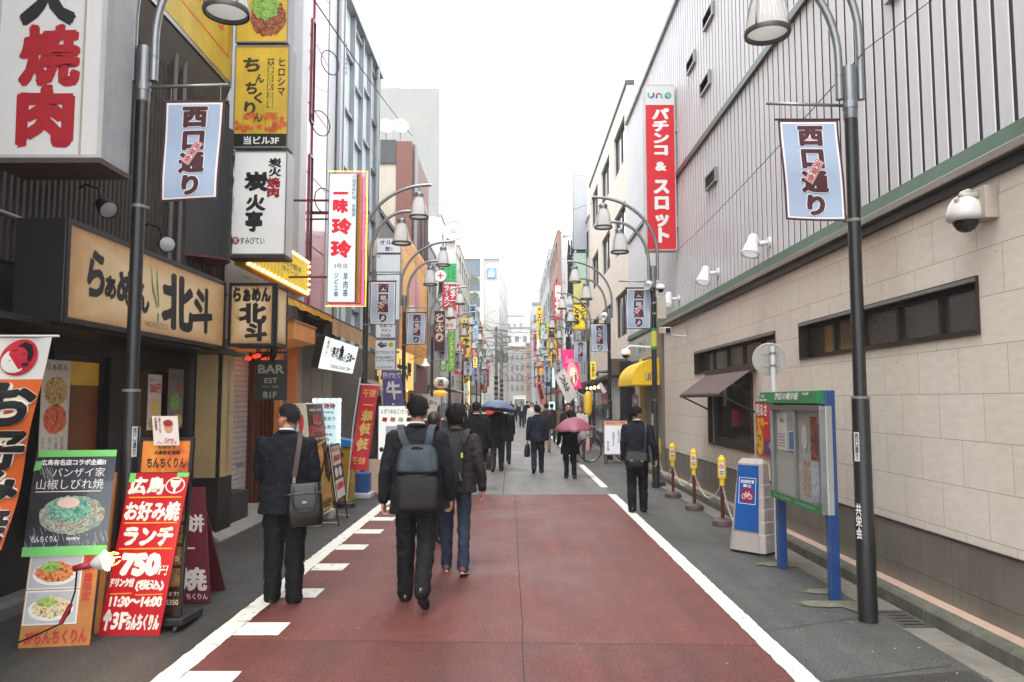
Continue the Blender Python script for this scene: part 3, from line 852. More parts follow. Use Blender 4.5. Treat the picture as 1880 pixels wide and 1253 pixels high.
# black drum sign below it
dz = WX(370, 425, -3.9)
ds = thing('drum_sign', 'black drum-shaped sign with cream brush strokes behind the banner of the near left pole', 'sign', (-3.98, 10.05, 2.98))
n_ = 20; vs = [];
pr = [V((-4.19 + .42 * math.sin(math.pi * i / n_), 9.55 + .9 * (i / n_), 3.62)) for i in range(n_ + 1)]
q = MB().prism(pr, (0, 0, 1.75)); q.build('drum', M((34, 34, 36), .5, .2), ds)
MB().prism([v + V((0, 0, -.03)) for v in pr], (0, 0, .028)).build('drum_base', M((92, 34, 30), .5), ds)
qs = MB()
for i, (aa, z0_) in enumerate(((.62, 5.0), (.70, 4.7), (.60, 4.4), (.74, 4.15), (.66, 3.85), (.82, 4.6), (.84, 4.1), (.8, 3.75))):
 k = aa; c = V((-4.19 + .425 * math.sin(math.pi * k), 9.55 + .9 * k, z0_)); tn = V((.42 * math.pi * math.cos(math.pi * k), .9, 0)).normalized()
 f2 = Fr(c, tn, (0, 0, 1))
 qs.fpoly(f2, [(-.1, .02), (-.02, .13), (.04, .06), (.1, .1), (.05, -.05), (.09, -.16), (0, -.09), (-.05, -.2), (-.06, -.04)], .006)
qs.build('lettering', M((206, 196, 164), .6), ds)
# two clip spotlights
def clip_spot(loc, to, name, label, group=None):
 r = thing(name, label, 'spotlight', loc, group)
 loc = V(loc); d = (V(to) - loc).normalized()
 MB().tube([loc + V((-.26, 0, .18)), loc + V((-.2, 0, .22)), loc + V((-.08, 0, .18)), loc - d * .09], .012).build('arm', BLACK, r)
 MB().lathe([(0, -.12), (.05, -.115), (.07, -.06), (.085, .03), (.088, .05), (.078, .05)], loc, 20, d).build('housing', BLACK, r, smooth=True)
 MB().lathe([(.078, .045), (.05, .055), (0, .06)], loc, 20, d).build('lens', M((200, 206, 208), .15), r, smooth=True)
clip_spot((-3.75, 6.9, 3.52), (-2.6, 6.2, 2.6), 'spotlight', 'round black spotlight over the left part of the ramen sign', 'spotlights over the ramen sign')
clip_spot((-3.72, 8.05, 3.42), (-2.5, 6.6, 3.0), 'spotlight', 'round black spotlight over the right part of the ramen sign behind the near pole', 'spotlights over the ramen sign')
# pipes and brackets on the ramen building's wall
for yy in (9.0, 9.25): MB().tube([(-4.12, yy, 2.9), (-4.12, yy, 6.2)], .03).build('drain_pipe', M((96, 92, 88), .5), RB)
MB().tube([(-4.1, 5.0, 3.25), (-4.1, 10.8, 3.25)], .025).build('conduit', M((96, 92, 88), .5), RB)

# ================================================================= left: rest of the street row
SH = thing('shutter_building', 'narrow light grey building with a closed roller shutter between ramen shop and red building', 'building', (-4.5, 12.8, 0))
MB().box(-9, -4.5, 10.9, 14.62, 2.7, 13.2).box(-9, -4.52, 10.95, 11.9, .0, 2.7).build('wall', M((176, 176, 178), .6, .08, 2, streak=.2), SH)
MB().box(-4.5, -4.05, 14.15, 14.6, .0, 13.4).build('pillar', M((190, 190, 192), .5, .06, 2, streak=.15), SH)
fs, ws = wall_l(-4.5, 11.9, 14.1, .05)
shm = MB(); z = 0
while z < 2.6:
 shm.add([fs.p(0, z, 0), fs.p(ws, z, 0), fs.p(ws, z + .012, .014), fs.p(0, z + .012, .014), fs.p(0, z + .07, .014), fs.p(ws, z + .07, .014), fs.p(ws, z + .082, 0), fs.p(0, z + .082, 0)], [(0, 1, 2, 3), (3, 2, 5, 4), (4, 5, 6, 7)]); z += .084
shm.build('roller_shutter', M((206, 196, 194), .5, .06, 3, streak=.2), SH)
MB().fbox(fs, -.08, 0, 0, 2.65, -.02, .06).fbox(fs, ws, ws + .06, 0, 2.65, -.02, .06).build('shutter_rail', GREYM, SH)
MB().fbox(fs, .55, .85, .62, .68, .014, .02).build('letter_slot', ALU, SH)

REDB = thing('red_building', 'narrow building with glossy pink red panels left of the glass curtain wall', 'building', (-4.2, 15.6, 0))
PINKR = M((176, 48, 66), .12, .10, .5, streak=.05, spec=.8, coat=.6)
DKRED = M((86, 22, 34), .15, .15, 1, spec=.8)
MB().box(-9, -4.22, 14.62, 16.7, 0, 15).build('wall', DKRED, REDB)
fr_, w_ = wall_l(-4.2, 14.62, 16.7, 0)
rp_ = MB(); z = 3.5
while z < 14.9:
 rp_.fbox(fr_, .02, .70, z, z + 1.42, -.02, .0); rp_.fbox(fr_, .95, 2.06, z, z + 1.42, -.02, .006); z += 1.45
rp_.build('panel', PINKR, REDB)
for z in (4.6, 7.5, 10.4):
 window(fr_, .70, .95, z, z + 2.2, .0, REDB, DKRED, glass((60, 20, 28)), .03, 1)
for z, y_ in ((5.9, 15.6), (9.0, 15.9), (7.4, 15.2)):
 MB().tube([V((-4.15, y_, z)) + V((.14 * math.sin(t * .5236) + .2, .22 * math.sin(t * .5236), .26 * math.cos(t * .5236))) for t in range(13)], .012, 6).build('cable_loop', BLACK, REDB)
MB().box(-4.2, -3.0, 15.62, 15.66, 5.62, 5.68).box(-4.2, -3.0, 15.62, 15.66, 5.5, 5.53).build('bracket', M((96, 40, 48), .5), REDB)

GLB = thing('glass_building', 'tall office building with a pale glass curtain wall and grey mullions', 'building', (-4.2, 20, 0))
zt = WX(690, 110, XL).z
MB().box(-11, -4.35, 16.75, 23.2, 0, zt - .3).build('wall', M((120, 126, 130), .5), GLB)
fg, wg = wall_l(-4.2, 16.75, 23.25, 0)
FRM = M((140, 143, 146), .35, .05, 3, metal=.3)
co_ = MB()
co_.fbox(fg, 0, .65, 3.2, zt, -.15, .02).fbox(fg, .85, 1.5, 3.2, zt, -.15, .0)
co_.build('pilaster', M((186, 188, 190), .45, .06, 2, streak=.15), GLB)
gl_ = MB().fbox(fg, 1.5, wg, 3.2, zt - .25, -.15, -.10)
gl_.build('glazing', M((226, 238, 244), .18, .06, .4, spec=.8), GLB)
mu = MB(); sp_ = [1.5, 2.65, 3.8, 4.95, 6.05, wg - .05]
for a in sp_: mu.fbox(fg, a, a + .09, 3.2, zt, -.1, .03)
z = 4.1; i = 0
while z < zt - .3:
 for j, a in enumerate(sp_[:-1]):
  o_ = (j * .6) % 1.2
  mu.fbox(fg, a + .09, sp_[j + 1], z + (.0 if j % 2 else .45), z + (.05 if j % 2 else .50), -.1, .0)
 z += 1.5
mu.build('mullion', FRM, GLB)
for z in (zt - 2.2, zt - 5.6, zt - 7.6):
 lv = MB().fbox(fg, 1.62, 1.9, z, z + .9, -.1, -.02)
 for t in range(7): lv.fbox(fg, 1.62, 1.9, z + .06 + t * .12, z + .1 + t * .12, -.02, .0)
 lv.build('louvre_vent', GREYM, GLB)
MB().fbox(fg, 0, wg + .1, zt - .25, zt, -.2, .10).build('roof_edge', FRM, GLB)
MB().fbox(fg, 0, wg, .1, 3.15, -.2, -.02).build('shop_front', M((92, 86, 80), .5, .2), GLB)
for yy in (22.6, 17.5): MB().tube([(-4.14, yy, 3.2), (-4.14, yy, zt)], .055).build('drain_pipe', FRM, GLB)

CREAM = M((186, 178, 162), .65, .10, 2, streak=.25)
BRICK = M((122, 78, 70), .6, .15, 14)
LB = street_block('low_building', 'low dark building with sign columns between the glass building and the brown brick one', -1, 23.3, 30.7, 7.6, M((96, 92, 88), .6, .2, 3, streak=.3), 1, 3, DG, DARK, ground=M((40, 34, 30), .6))
LB2 = thing('brick_building', 'building with a stained cream side wall and a brown brick corner behind the sign columns', 'building', (-5, 33, 0))
zt2 = WY(720, 262, 30.8).z
MB().box(-10, -4.85, 30.8, 37, 0, zt2).build('wall', CREAM, LB2)
MB().box(-4.85, -4.2, 30.78, 37, 0, zt2 + .05).build('brick_corner', BRICK, LB2)
MB().box(-10, -4.86, 30.74, 30.82, zt2 - .9, zt2 + .1).build('parapet', M((70, 72, 74), .5), LB2)
f_, w_ = wall_l(-4.2, 30.9, 37, 0)
for i in range(4):
 window(f_, .4 + i * 1.45, 1.5 + i * 1.45, 8.2, 10.6, .0, LB2, DARK, glass((54, 48, 46)), .05, 2)
 window(f_, .4 + i * 1.45, 1.5 + i * 1.45, 4.4, 7.0, .0, LB2, DARK, glass((54, 48, 46)), .05, 2)
for yy in (31.1, 31.5): MB().tube([(-4.1, yy, 2.5), (-4.1, yy, zt2)], .07).build('drain_pipe', FRM, LB2)
for x_ in (-5.35, -4.75):
 r = thing('dish_antenna', 'white satellite dish on the roof of the cream and brick building, %s of the two' % ('left' if x_ < -5 else 'right'), 'antenna', (x_, 31.2, zt2 + .1), 'roof dishes')
 MB().lathe([(0, 0), (.2, .04), (.34, .13), (.345, .13), (.2, .03), (0, -.012)], (x_, 31.1, zt2 + .75), 20, (.3, -1, .35)).build('dish', WHITE, r, smooth=True)
 MB().cyl((x_, 31.2, zt2), (x_, 31.2, zt2 + .75), .03).cyl((x_, 31.1, zt2 + .75), (x_ + .1, 30.7, zt2 + .8), .015).build('mast', GREYM, r)

# tall plain pale tower behind
TW = thing('plain_tower', 'tall plain pale grey tower wall with white roof rail rising over the left row', 'building', (-8, 44, 0))
a = WY(640, 162, 43.9); b = WY(808, 162, 43.9); zt3 = b.z
k = 54.0 / 43.9
MB().prism([(a.x, 43.9, 0), (b.x, 43.9, 0), (b.x * k, 54, 0), (a.x * k, 54, 0)], (0, 0, zt3)).build('wall', M((150, 152, 148), .7, .05, 1, streak=.14), TW)
c0_ = WY(700, 80, 46);
MB().box(a.x, WY(722, 80, 46).x, 46, 50, zt3, c0_.z).build('penthouse', M((190, 190, 190), .6, .04), TW)
rl = MB()
for t in range(9):
 x_ = b.x - .1 - t * .55; rl.cyl((x_, 44.0, zt3), (x_, 44.0, zt3 + 1.05), .02, n=6)
for zz in (.55, 1.05): rl.cyl((b.x - 5, 44.0, zt3 + zz), (b.x - .1, 44.0, zt3 + zz), .022, n=6)
rl.build('railing', WHITE, TW)
street_block('pale_building', 'pale narrow building with vertical signs beyond the plain tower', -1, 37.1, 43.5, 9.4, M((150, 146, 140), .6, .12, 2, streak=.2), 2, 4, DG, GREYM, ground=M((80, 62, 46), .5))
street_block('white_building', 'white building with small windows past the round white roundel sign', -1, 43.6, 58, 12.4, M((200, 200, 196), .6, .05, 1, streak=.1), 3, 7, DG, GREYM, ground=M((70, 66, 60), .5), win=(.3, .72, .3, .72))
street_block('cream_building', 'cream building with ribbon windows halfway down the left row', -1, 58.2, 72, 13.6, M((186, 182, 174), .6, .08), 4, 5, DG, GREYM, ground=M((60, 84, 60), .5))
street_block('stone_building', 'stone coloured building behind the tangle of wires on the left row', -1, 72.2, 100, 11.5, M((178, 170, 160), .6, .1), 3, 8, DG, GREYM, ground=M((80, 70, 60), .5))

# hotel at the end on the left
HB = thing('hotel_building', 'white hotel tower with a square blue sign near its top ending the street', 'building', (-5, 118, 0))
p = [WY(853, 470, 112), WY(885, 470, 112), WY(917, 470, 112), WY(933, 500, 136)]
zt4 = WY(900, 470, 112).z
HW = M((186, 185, 180), .6, .03, 1)
MB().prism([(p[0].x - 8, 112, 0), (p[2].x, 112, 0), (p[3].x, 136, 0), (p[0].x - 8, 136, 0)], (0, 0, zt4 - .5)).build('wall', HW, HB)
f_ = Fr((p[0].x - 8, 111.95, 0), (1, 0, 0)); w_ = p[2].x - p[0].x + 8
x1 = WY(882, 500, 112).x - (p[0].x - 8)
MB().fbox(f_, 0, w_, zt4 - .5, zt4, -.5, .3).fbox(f_, x1, x1 + .5, 0, zt4 - .5, 0, .3).build('frame', M((228, 228, 228), .5), HB)
MB().fbox(f_, x1 - 4.5, x1 - .05, zt4 - 3, zt4 - .6, 0, .1).build('top_window', M((96, 110, 122), .2), HB)
i = 0
z = zt4 - 4.0
while z > 3:
 MB().fbox(f_, x1 - 1.95, x1 - .1, z - 1.2, z + .1, .0, .06).build('balcony', M((88, 98, 108), .3), HB)
 MB().fellipse(f_, x1 - 1.0, z + .35, .8, .55, .12, 14, .5, i).build('planter', M((80, 100, 74), .8, .3, 6), HB)
 z -= 2.4; i += 1
MB().fbox(f_, x1 - 3.2, x1 - 2.6, 0, zt4 - 7.6, .0, .2).build('column', M((196, 198, 204), .5), HB)
q0 = WY(894, 511, 111.9); q1 = WY(911, 493, 111.9)
fq = Fr((q0.x, 111.8, q0.z), (1, 0, 0)); wq = q1.x - q0.x; hq = q1.z - q0.z
sg = MB().fbox(fq, 0, wq, 0, hq, -.1, 0).build('sign_panel', M((92, 142, 190), .5), HB)
MB().text(fq, 'TOKYU', wq * .25, hq * .74, wq * .75, hq * .88, w=.03, d=.02).text(fq, 'TOKYU', wq * .12, hq * .40, wq * .88, hq * .66, w=.03, d=.02).text(fq, 'STAY', wq * .12, hq * .10, wq * .88, hq * .36, w=.03, d=.02).build('lettering', WHITE, sg)
dv = p[3] - p[2]; dv.z = 0; L_ = dv.length; fh = Fr((p[2].x, 112, 0), dv)
for z in range(6):
 for i in range(4):
  zz = zt4 - 3 - z * 3
  MB().fbox(fh, L_ * (i + .2) / 4, L_ * (i + .6) / 4, zz, zz + 1.4, .0, .05).build('window', M((120, 128, 134), .3), HB)

# buildings closing the view
def far_block(name, label, x0, x1, ytop, Y, mat, cols, rows, ybase=700, depth=14, wcol=(120, 128, 136)):
 p = WY(x0, ytop, Y); q = WY(x1, ytop, Y)
 r = thing(name, label, 'building', ((p.x + q.x) / 2, Y + depth / 2, 0))
 MB().box(p.x, q.x, Y, Y + depth, 0, p.z).build('wall', mat, r)
 f = Fr((p.x, Y - .02, 0), (1, 0, 0)); w = q.x - p.x; h = p.z
 zb = 3.2
 for i in range(rows):
  for j in range(cols):
   a = w * (j + .25) / cols; z = zb + (h - zb - .8) * (i + .2) / rows
   MB().fbox(f, a, a + w * .5 / cols, z, z + (h - zb) * .5 / rows, 0, .04).build('window', M(wcol, .3), r)
 MB().fbox(f, -.1, w + .1, h, h + .4, -1, .1).build('parapet', GREYM, r)
 return r
far_block('apartment_block', 'pale apartment block closing the end of the street behind the wires', 905, 962, 582, 172, M((205, 205, 202), .7, .05), 5, 6)
far_block('apartment_block', 'lower white block with a few square windows right of the hotel tower', 928, 985, 604, 158, M((214, 212, 208), .7, .05), 4, 5)
far_block('end_building', 'sandy building straight ahead at the far end of the street', 918, 972, 640, 150, M((176, 174, 168), .7, .06), 6, 4)
far_block('end_building', 'slim orange brown building straight ahead right of the sandy one', 966, 982, 634, 146, M((184, 150, 132), .7, .06), 2, 4)
far_block('grey_building', 'grey gabled building behind the vertical yellow sign on the right', 977, 1006, 560, 108, M((186, 188, 190), .6, .05), 3, 5)
r = far_block('tower_block', 'brown tiled tower with a rooftop water tank and antennas', 1000, 1030, 535, 130, M((150, 118, 108), .6, .08), 3, 6)
# ================================================================= street lamps and their banners
POLE = M((28, 29, 31), .45, .12, 5, coat=.2)
POLE2 = M((142, 144, 147), .35, .10, 5, metal=.7)
def mat_lampglass(col=.95, tr=.5):
 m = bpy.data.materials.new('ribbed_glass'); m.use_nodes = True
 N, L = m.node_tree.nodes, m.node_tree.links; out = N['Material Output']
 t = N.new('ShaderNodeBsdfTranslucent'); t.inputs[0].default_value = (col, col, col * .98, 1)
 p = N['Principled BSDF']; p.inputs['Base Color'].default_value = (.80, .80, .79, 1); p.inputs['Roughness'].default_value = .18
 mx = N.new('ShaderNodeMixShader'); mx.inputs[0].default_value = tr
 L.new(t.outputs[0], mx.inputs[1]); L.new(p.outputs[0], mx.inputs[2]); L.new(mx.outputs[0], out.inputs[0])
 return m
LGLASS = mat_lampglass()
LENS = mat_lampglass(.95, .12)
def lamp_post(x, y, label):
 r = thing('street_lamp', label, 'street lamp', (x, y, 0), 'street lamps along both sides')
 o = V((x, y, 0))
 MB().lathe([(.075, 0), (.074, .78), (.070, .80), (.069, 1.73), (.067, 1.75), (.053, 1.752)], o, 20).build('base', POLE, r, smooth='auto')
 pl = MB().lathe([(.052, 1.752), (.050, 4.05)], o, 18).build('pole', POLE, r, smooth=True)
 MB().lathe([(.071, 1.745), (.071, 1.765), (.053, 1.767)], o, 20).build('collar', M((110, 112, 114), .5), pl)
 MB().lathe([(.052, 4.05), (.056, 4.06), (.056, 4.5), (.05, 4.5), (0, 4.505)], o, 18).build('sleeve', POLE2, r, smooth='auto')
 MB().lathe([(.062, 4.14), (.062, 4.2)], o, 18).build('clamp', POLE2, pl)
 for side, (dx, zb, R1, R2, zt) in (('o', (.095, 4.22, 1.28, 1.2, 4.74)), ('i', (-.085, 4.22, .70, .86, 4.56))):
  pts = [o + V((dx, 0, zb)), o + V((dx, 0, zb + .2)), o + V((dx, 0, zt - .15))]
  for i in range(15):
   t = math.pi / 2 * i / 14
   pts.append(o + V((dx - R1 * (1 - math.cos(t)), 0, zt + R2 * math.sin(t))))
  pts.append(pts[-1] + V((-.06, 0, 0)))
  MB().tube(pts, .033, 12).build('arm', POLE2, r, smooth='auto')
  tip = pts[-3]
  L = thing('lamp_head', None, None); L.parent = r
  # the head hangs a hand's breadth inside the tip of its arm
  h = V((tip.x + .03, y, tip.z - .16));
  L.location = h - o
  MB().cyl(h + V((0, 0, .14)), h + V((0, 0, .0)), .016).lathe([(.0, .02), (.085, .015), (.09, 0), (.095, -.03), (.082, -.035), (.082, -.06), (.092, -.062), (.092, -.08), (.05, -.082)], h, 20).build('cap', POLE2, L, smooth='auto')
  n = 64; vs = []; fs = []; prof = [(.080, -.08), (.108, -.16), (.135, -.26), (.158, -.36), (.172, -.45)]
  for pr, pz in prof:
   for k in range(n):
    q = pr * (1 + .018 * (1 if k % 2 else -1)); vs.append(h + V((q * math.cos(6.28318 * k / n), q * math.sin(6.28318 * k / n), pz)))
  for i in range(len(prof) - 1):
   fs += [(i * n + k, i * n + (k + 1) % n, (i + 1) * n + (k + 1) % n, (i + 1) * n + k) for k in range(n)]
  MB().add(vs, fs).build('lamp_shade', LGLASS, L)
  MB().lathe([(.168, -.44), (.190, -.445), (.194, -.465), (.186, -.485), (.166, -.48), (.168, -.44)], h, 32).build('rim', M((92, 90, 88), .4, .1, 5, metal=.5), L, smooth='auto')
  MB().lathe([(0, -.452), (.165, -.45)], h, 24).build('lens', LENS, L)
  st = MB()
  for k in range(4):
   a = .785 + 1.5708 * k; c, s_ = math.cos(a), math.sin(a)
   st.tube([h + V((q * c, q * s_, z)) for q, z in ((.095, -.06), (.14, -.14), (.168, -.24), (.186, -.36), (.193, -.45))], .007, 6)
  st.build('strap', POLE2, L, smooth=True)
 MB().tube([o + V((-.04, 0, 4.17)), o + V((-.70, 0, 4.19))], .014, 8).build('banner_rod', POLE2, r, smooth=True)
 MB().tube([o + V((-.05, 0, 3.2)), o + V((-.09, 0, 3.19))], .01, 6).lathe([(.054, 3.19), (.054, 3.215)], o, 18).build('tie', M((120, 120, 118), .5), r)
 bx = MB(); bx.tube([o + V((.04 * math.cos(i), .055, 1.8 + .16 * i)) for i in range(10)], .006, 5)
 for sy in (-1, 1):
  d = V((-.83, .56 * sy, 0)).normalized(); u = V((-d.y, d.x, 0)) if sy < 0 else V((-d.y, d.x, 0))
  f = Fr(o + d * .0712 + V((0, 0, 1.25)) - u * .022, u, (0, 0, 1))
  pt = MB().fbox(f, 0, .044, 0, .23, 0, .002).build('plate', M((196, 198, 200), .4), r)
  MB().text(f, '西口通り', .006, .008, .038, .222, vert=True, w=.02, d=.004).build('lettering', M((40, 44, 50), .5), pt)
  if sy > 0: continue
  f = Fr(o + d * .0755 + V((0, 0, .62)) - u * .025, u, (0, 0, 1))
  MB().text(f, '共栄会', 0, .02, .05, .30, vert=True, w=.025, d=.004).build('lettering', M((216, 216, 212), .5), r)
 return r
B_BLUE = M((160, 177, 200), .75, .05, 2, streak=.04)
MAROON = M((72, 30, 38), .7, .08, 6)
B_WHITE = M((226, 226, 226), .7, .04)
BW, BH = .50, .84
def banner(x, y, label, wave, tilt, lift=0.0):
 """x = left edge"""
 z0 = 3.20 + lift
 r = thing('street_banner', label, 'banner', (x, y, z0), 'pale blue street banners hung from the lamps')
 f = Fr((x, y - .03, z0))
 def warp(mb):
  for p in mb.v:
   a = (p.x - x) / BW; b = (p.z - z0) / BH
   p.y += .03 * math.sin(2.6 * a + wave) * (1.15 - b) + .012 * math.sin(7 * b + wave * 2)
   p.x += tilt * (1 - b) * .05 + .006 * math.sin(6 * b + wave)
   p.z += -.018 * a * (1 - b) * tilt
  return mb
 def grid(a0, a1, b0, b1, d, na=10, nb=14):
  m = MB()
  vs = [f.p(a0 + (a1 - a0) * i / na, b0 + (b1 - b0) * j / nb, d) for j in range(nb + 1) for i in range(na + 1)]
  return m.add(vs, [(j * (na + 1) + i, j * (na + 1) + i + 1, (j + 1) * (na + 1) + i + 1, (j + 1) * (na + 1) + i) for j in range(nb) for i in range(na)])
 c = warp(grid(0, BW, 0, BH, 0)).build('hem', MAROON, r, smooth=True)
 warp(grid(.018, BW - .018, .018, BH - .018, .0025)).build('border', B_WHITE, c, smooth=True)
 warp(grid(.034, BW - .034, .034, BH - .034, .005)).build('cloth', B_BLUE, c, smooth=True)
 t0, t1, u0, u1 = .145, .375, .03, .80
 warp(MB().text(f, '西口通り', t0, u0, t1, u1, vert=True, w=.094, d=.0075, fill=.86)).build('lettering', B_WHITE, c)
 warp(MB().text(f, '西口通り', t0, u0, t1, u1, vert=True, w=.060, d=.010, fill=.86)).build('lettering', MAROON, c)
 ang = Rd(-32)
 uu = V((math.cos(ang), 0, math.sin(ang))); vv = V((-math.sin(ang), 0, math.cos(ang)))
 f2 = Fr(f.p(.262, .405, .013) - uu * .036 - vv * .105, uu, vv)
 warp(MB().fbox(f2, 0, .072, 0, .21, 0, .001)).build('seal', M((222, 206, 206), .6), c)
 warp(MB().fframe(f2, .004, .068, .004, .206, .005, .001, .002).text(f2, '共栄会', .010, .012, .062, .198, vert=True, w=.03, d=.003)).build('lettering', M((170, 44, 58), .6), c)
 MB().tube([(x - .02, y, z0 + BH + .01), (x + BW + .02, y, z0 + BH + .01)], .010, 8).build('rod', MAROON, r)
 MB().tube([(x + .04, y, z0 + BH + .01), (x + .04, y, 4.18 + lift)], .003, 5).tube([(x + BW - .05, y, z0 + BH + .01), (x + BW - .05, y, 4.18 + lift)], .003, 5).build('hanger', ALU, r)
 return r
RP = [tuple(G(1594, 1141)[:2]), (2.86, 15.5), (2.86, 22.8), (2.90, 29.5), (2.92, 37.5), (2.92, 45), (2.92, 52.5), (2.92, 60), (2.92, 68)]
LP = [(-3.08, 6.15), (-2.85, 14.6), (-2.87, 19.9), (-3.0, 28.0), (-3.02, 36), (-3.02, 45), (-3.02, 53.5), (-3.02, 62), (-3.02, 70)]
nth = ['nearest', 'second', 'third', 'fourth', 'fifth', 'sixth', 'seventh', 'eighth', 'ninth']
proto = None; bpro = None
for side, P_ in (('right', RP), ('left', LP)):
 for i, (x, y) in enumerate(P_):
  edge = {('right', 0): 'rising beside the blue-posted notice board', ('right', 1): 'carrying security cameras and a grey box', ('left', 0): 'in front of the ramen shop sign', ('left', 1): 'beside the neon-outlined lit sign'}.get((side, i))
  lb = 'dark street lamp with two bell shades on curved arms, %s on the %s side' % (nth[i], side)
  if edge: lb = 'dark street lamp with two bell shades, ' + edge
  if proto is None:
   proto = lamp_post(x, y, lb)
   proto.scale = (1, 1, 1.01)
  else:
   cc_ = copy_tree(proto, (x, y, 0), 0 if side == 'right' else math.pi, lb)
   cc_.scale = (1, 1, 1.042 if side == 'left' and i == 0 else 1)
  bl = 'pale blue banner with maroon lettering hung from the %s lamp on the %s side' % (nth[i], side)
  bx = x - (.115 if i == 0 else .06) - BW if side == 'right' else x + (.20 if i == 0 else .08)
  wv = 1.3 * i + (2.0 if side == 'left' else .4)
  b = banner(bx, y - .005, bl, wv, (.9, -.3, .6, -.7, .2)[i % 5] * (1 if side == 'right' else -.5), (.17 if side == 'left' else .04) if i == 0 else 0)
# ================================================================= left side signs, near to far
LIT = M((222, 226, 226), .4, .03, 2, emit=.35)
LITC = M((200, 222, 230), .4, .08, 1.5, emit=.30)
INK = M((24, 22, 24), .6, .05)
REDI = M((158, 22, 34), .55, .08, 6)
# 1. white grill sign hung across the street, cut by the frame's top left corner
Y = 5.6
fr, w, h = face_y(-18, -420, 216, 292, Y)
DIRTYW = M((206, 206, 204), .45, .05, 1.5, streak=.10)
def ex1(fr, w, h, r, fp):
 MB().fbox(fr, w * .80, w * .815, .03, h - .03, .004, .012).build('seam', M((160, 152, 136), .6), r)
 MB().fbox(fr, -.01, w + .01, -.04, 0, -.42, .03).build('bottom_trim', M((70, 60, 54), .6, .3, 8), r)
 MB().fbox(fr, -.8, -.0, h * .3, h * .34, -.25, -.2).fbox(fr, -.8, -.0, h * .8, h * .84, -.25, -.2).build('bracket', M((70, 64, 60), .7), r)
PX = (216 + 18) ;
def fy(y): return (292 - y) / 712.0
rw = [('火', .20, fy(55), .72, fy(-75), INK, {'w': .055, 'jag': .012}), ('焼', .22, fy(165), .78, fy(52), REDI, {'w': .055, 'jag': .014}), ('肉', .22, fy(272), .74, fy(160), REDI, {'w': .06, 'jag': .014}),
  ('炭', .2, fy(-80), .76, fy(-200), INK, {'w': .05, 'jag': .012})]
sign('grill_sign', 'large weathered white box sign with thick red brush characters at the top left', 'sign', fr, w, h, .42, DIRTYW, M((150, 150, 152), .5, .15, 3, streak=.4), rw, frame=M((176, 176, 174), .45, .12, 4, streak=.2), ft=.03, extra=ex1)
# 2. ramen box sign and its small end sign
def parch(): return M((196, 174, 134), .6, .10, 1.6, emit=.16, streak=.05)
def stain(fr, w, h, r, fp):
 q = MB(); S_ = M((158, 118, 78), .7, .25, 9)
P1 = WX(113, 395, -3.5); P2 = WX(105, 590, -3.5); Y1_ = WX(414, 520, -3.5).y
f, wl_ = wall_l(-3.5, 5.88, Y1_, P2.z)
hl = P1.z - P2.z
def mat_parch(ax_=1):
 m = bpy.data.materials.new('parchment'); m.use_nodes = True
 N, L = m.node_tree.nodes, m.node_tree.links; b = N['Principled BSDF']
 tc = N.new('ShaderNodeTexCoord')
 sp = N.new('ShaderNodeVectorMath'); sp.operation = 'ABSOLUTE'
 gm = N.new('ShaderNodeMapping'); gm.inputs['Location'].default_value = (-1, -1, -1); gm.inputs['Scale'].default_value = (2, 2, 2)
 L.new(tc.outputs['Generated'], gm.inputs[0]); L.new(gm.outputs[0], sp.inputs[0])
 xy = N.new('ShaderNodeSeparateXYZ'); L.new(sp.outputs[0], xy.inputs[0])
 mx_ = N.new('ShaderNodeMath'); mx_.operation = 'MAXIMUM'; L.new(xy.outputs[2], mx_.inputs[1]); L.new(xy.outputs[ax_], mx_.inputs[0])
 n = N.new('ShaderNodeTexNoise'); n.inputs['Scale'].default_value = 5; n.inputs['Detail'].default_value = 8; n.inputs['Roughness'].default_value = .7; L.new(tc.outputs['Object'], n.inputs['Vector'])
 ad = N.new('ShaderNodeMath'); ad.operation = 'MULTIPLY_ADD'; ad.inputs[1].default_value = .32; L.new(n.outputs[0], ad.inputs[0]); L.new(mx_.outputs[0], ad.inputs[2])
 cr = N.new('ShaderNodeValToRGB'); e = cr.color_ramp.elements
 e[0].position = .42; e[0].color = lin((206, 184, 144)) + (1,); e[1].position = .90; e[1].color = lin((132, 92, 56)) + (1,)
 q = e.new(.72); q.color = lin((182, 148, 104)) + (1,)
 hs = N.new('ShaderNodeMath'); hs.operation = 'MULTIPLY'; hs.inputs[1].default_value = .7; L.new(ad.outputs[0], hs.inputs[0])
 L.new(hs.outputs[0], cr.inputs[0]); L.new(cr.outputs[0], b.inputs['Base Color']); b.inputs['Roughness'].default_value = .6
 L.new(cr.outputs[0], b.inputs['Emission Color']); b.inputs['Emission Strength'].default_value = .05
 return m
PARCHS = mat_parch(); PARCHX = mat_parch(0)
def hoku(fr, w, h, r, fp):
 lf = MB()
 bx = w * .42
 lf.fpoly(fr, [(bx, h * .86), (bx + .06, h * .62), (bx + .17, h * .38), (bx + .15, h * .36), (bx + .04, h * .56)], .007)
 lf.fpoly(fr, [(bx + .12, h * .86), (bx + .13, h * .6), (bx + .19, h * .36), (bx + .2, h * .4), (bx + .15, h * .7)], .007)
 lf.fpoly(fr, [(bx + .16, h * .3), (bx + .20, h * .3), (bx + .19, h * .12)], .007)
 lf.build('leaf', M((112, 132, 84), .6), fp)
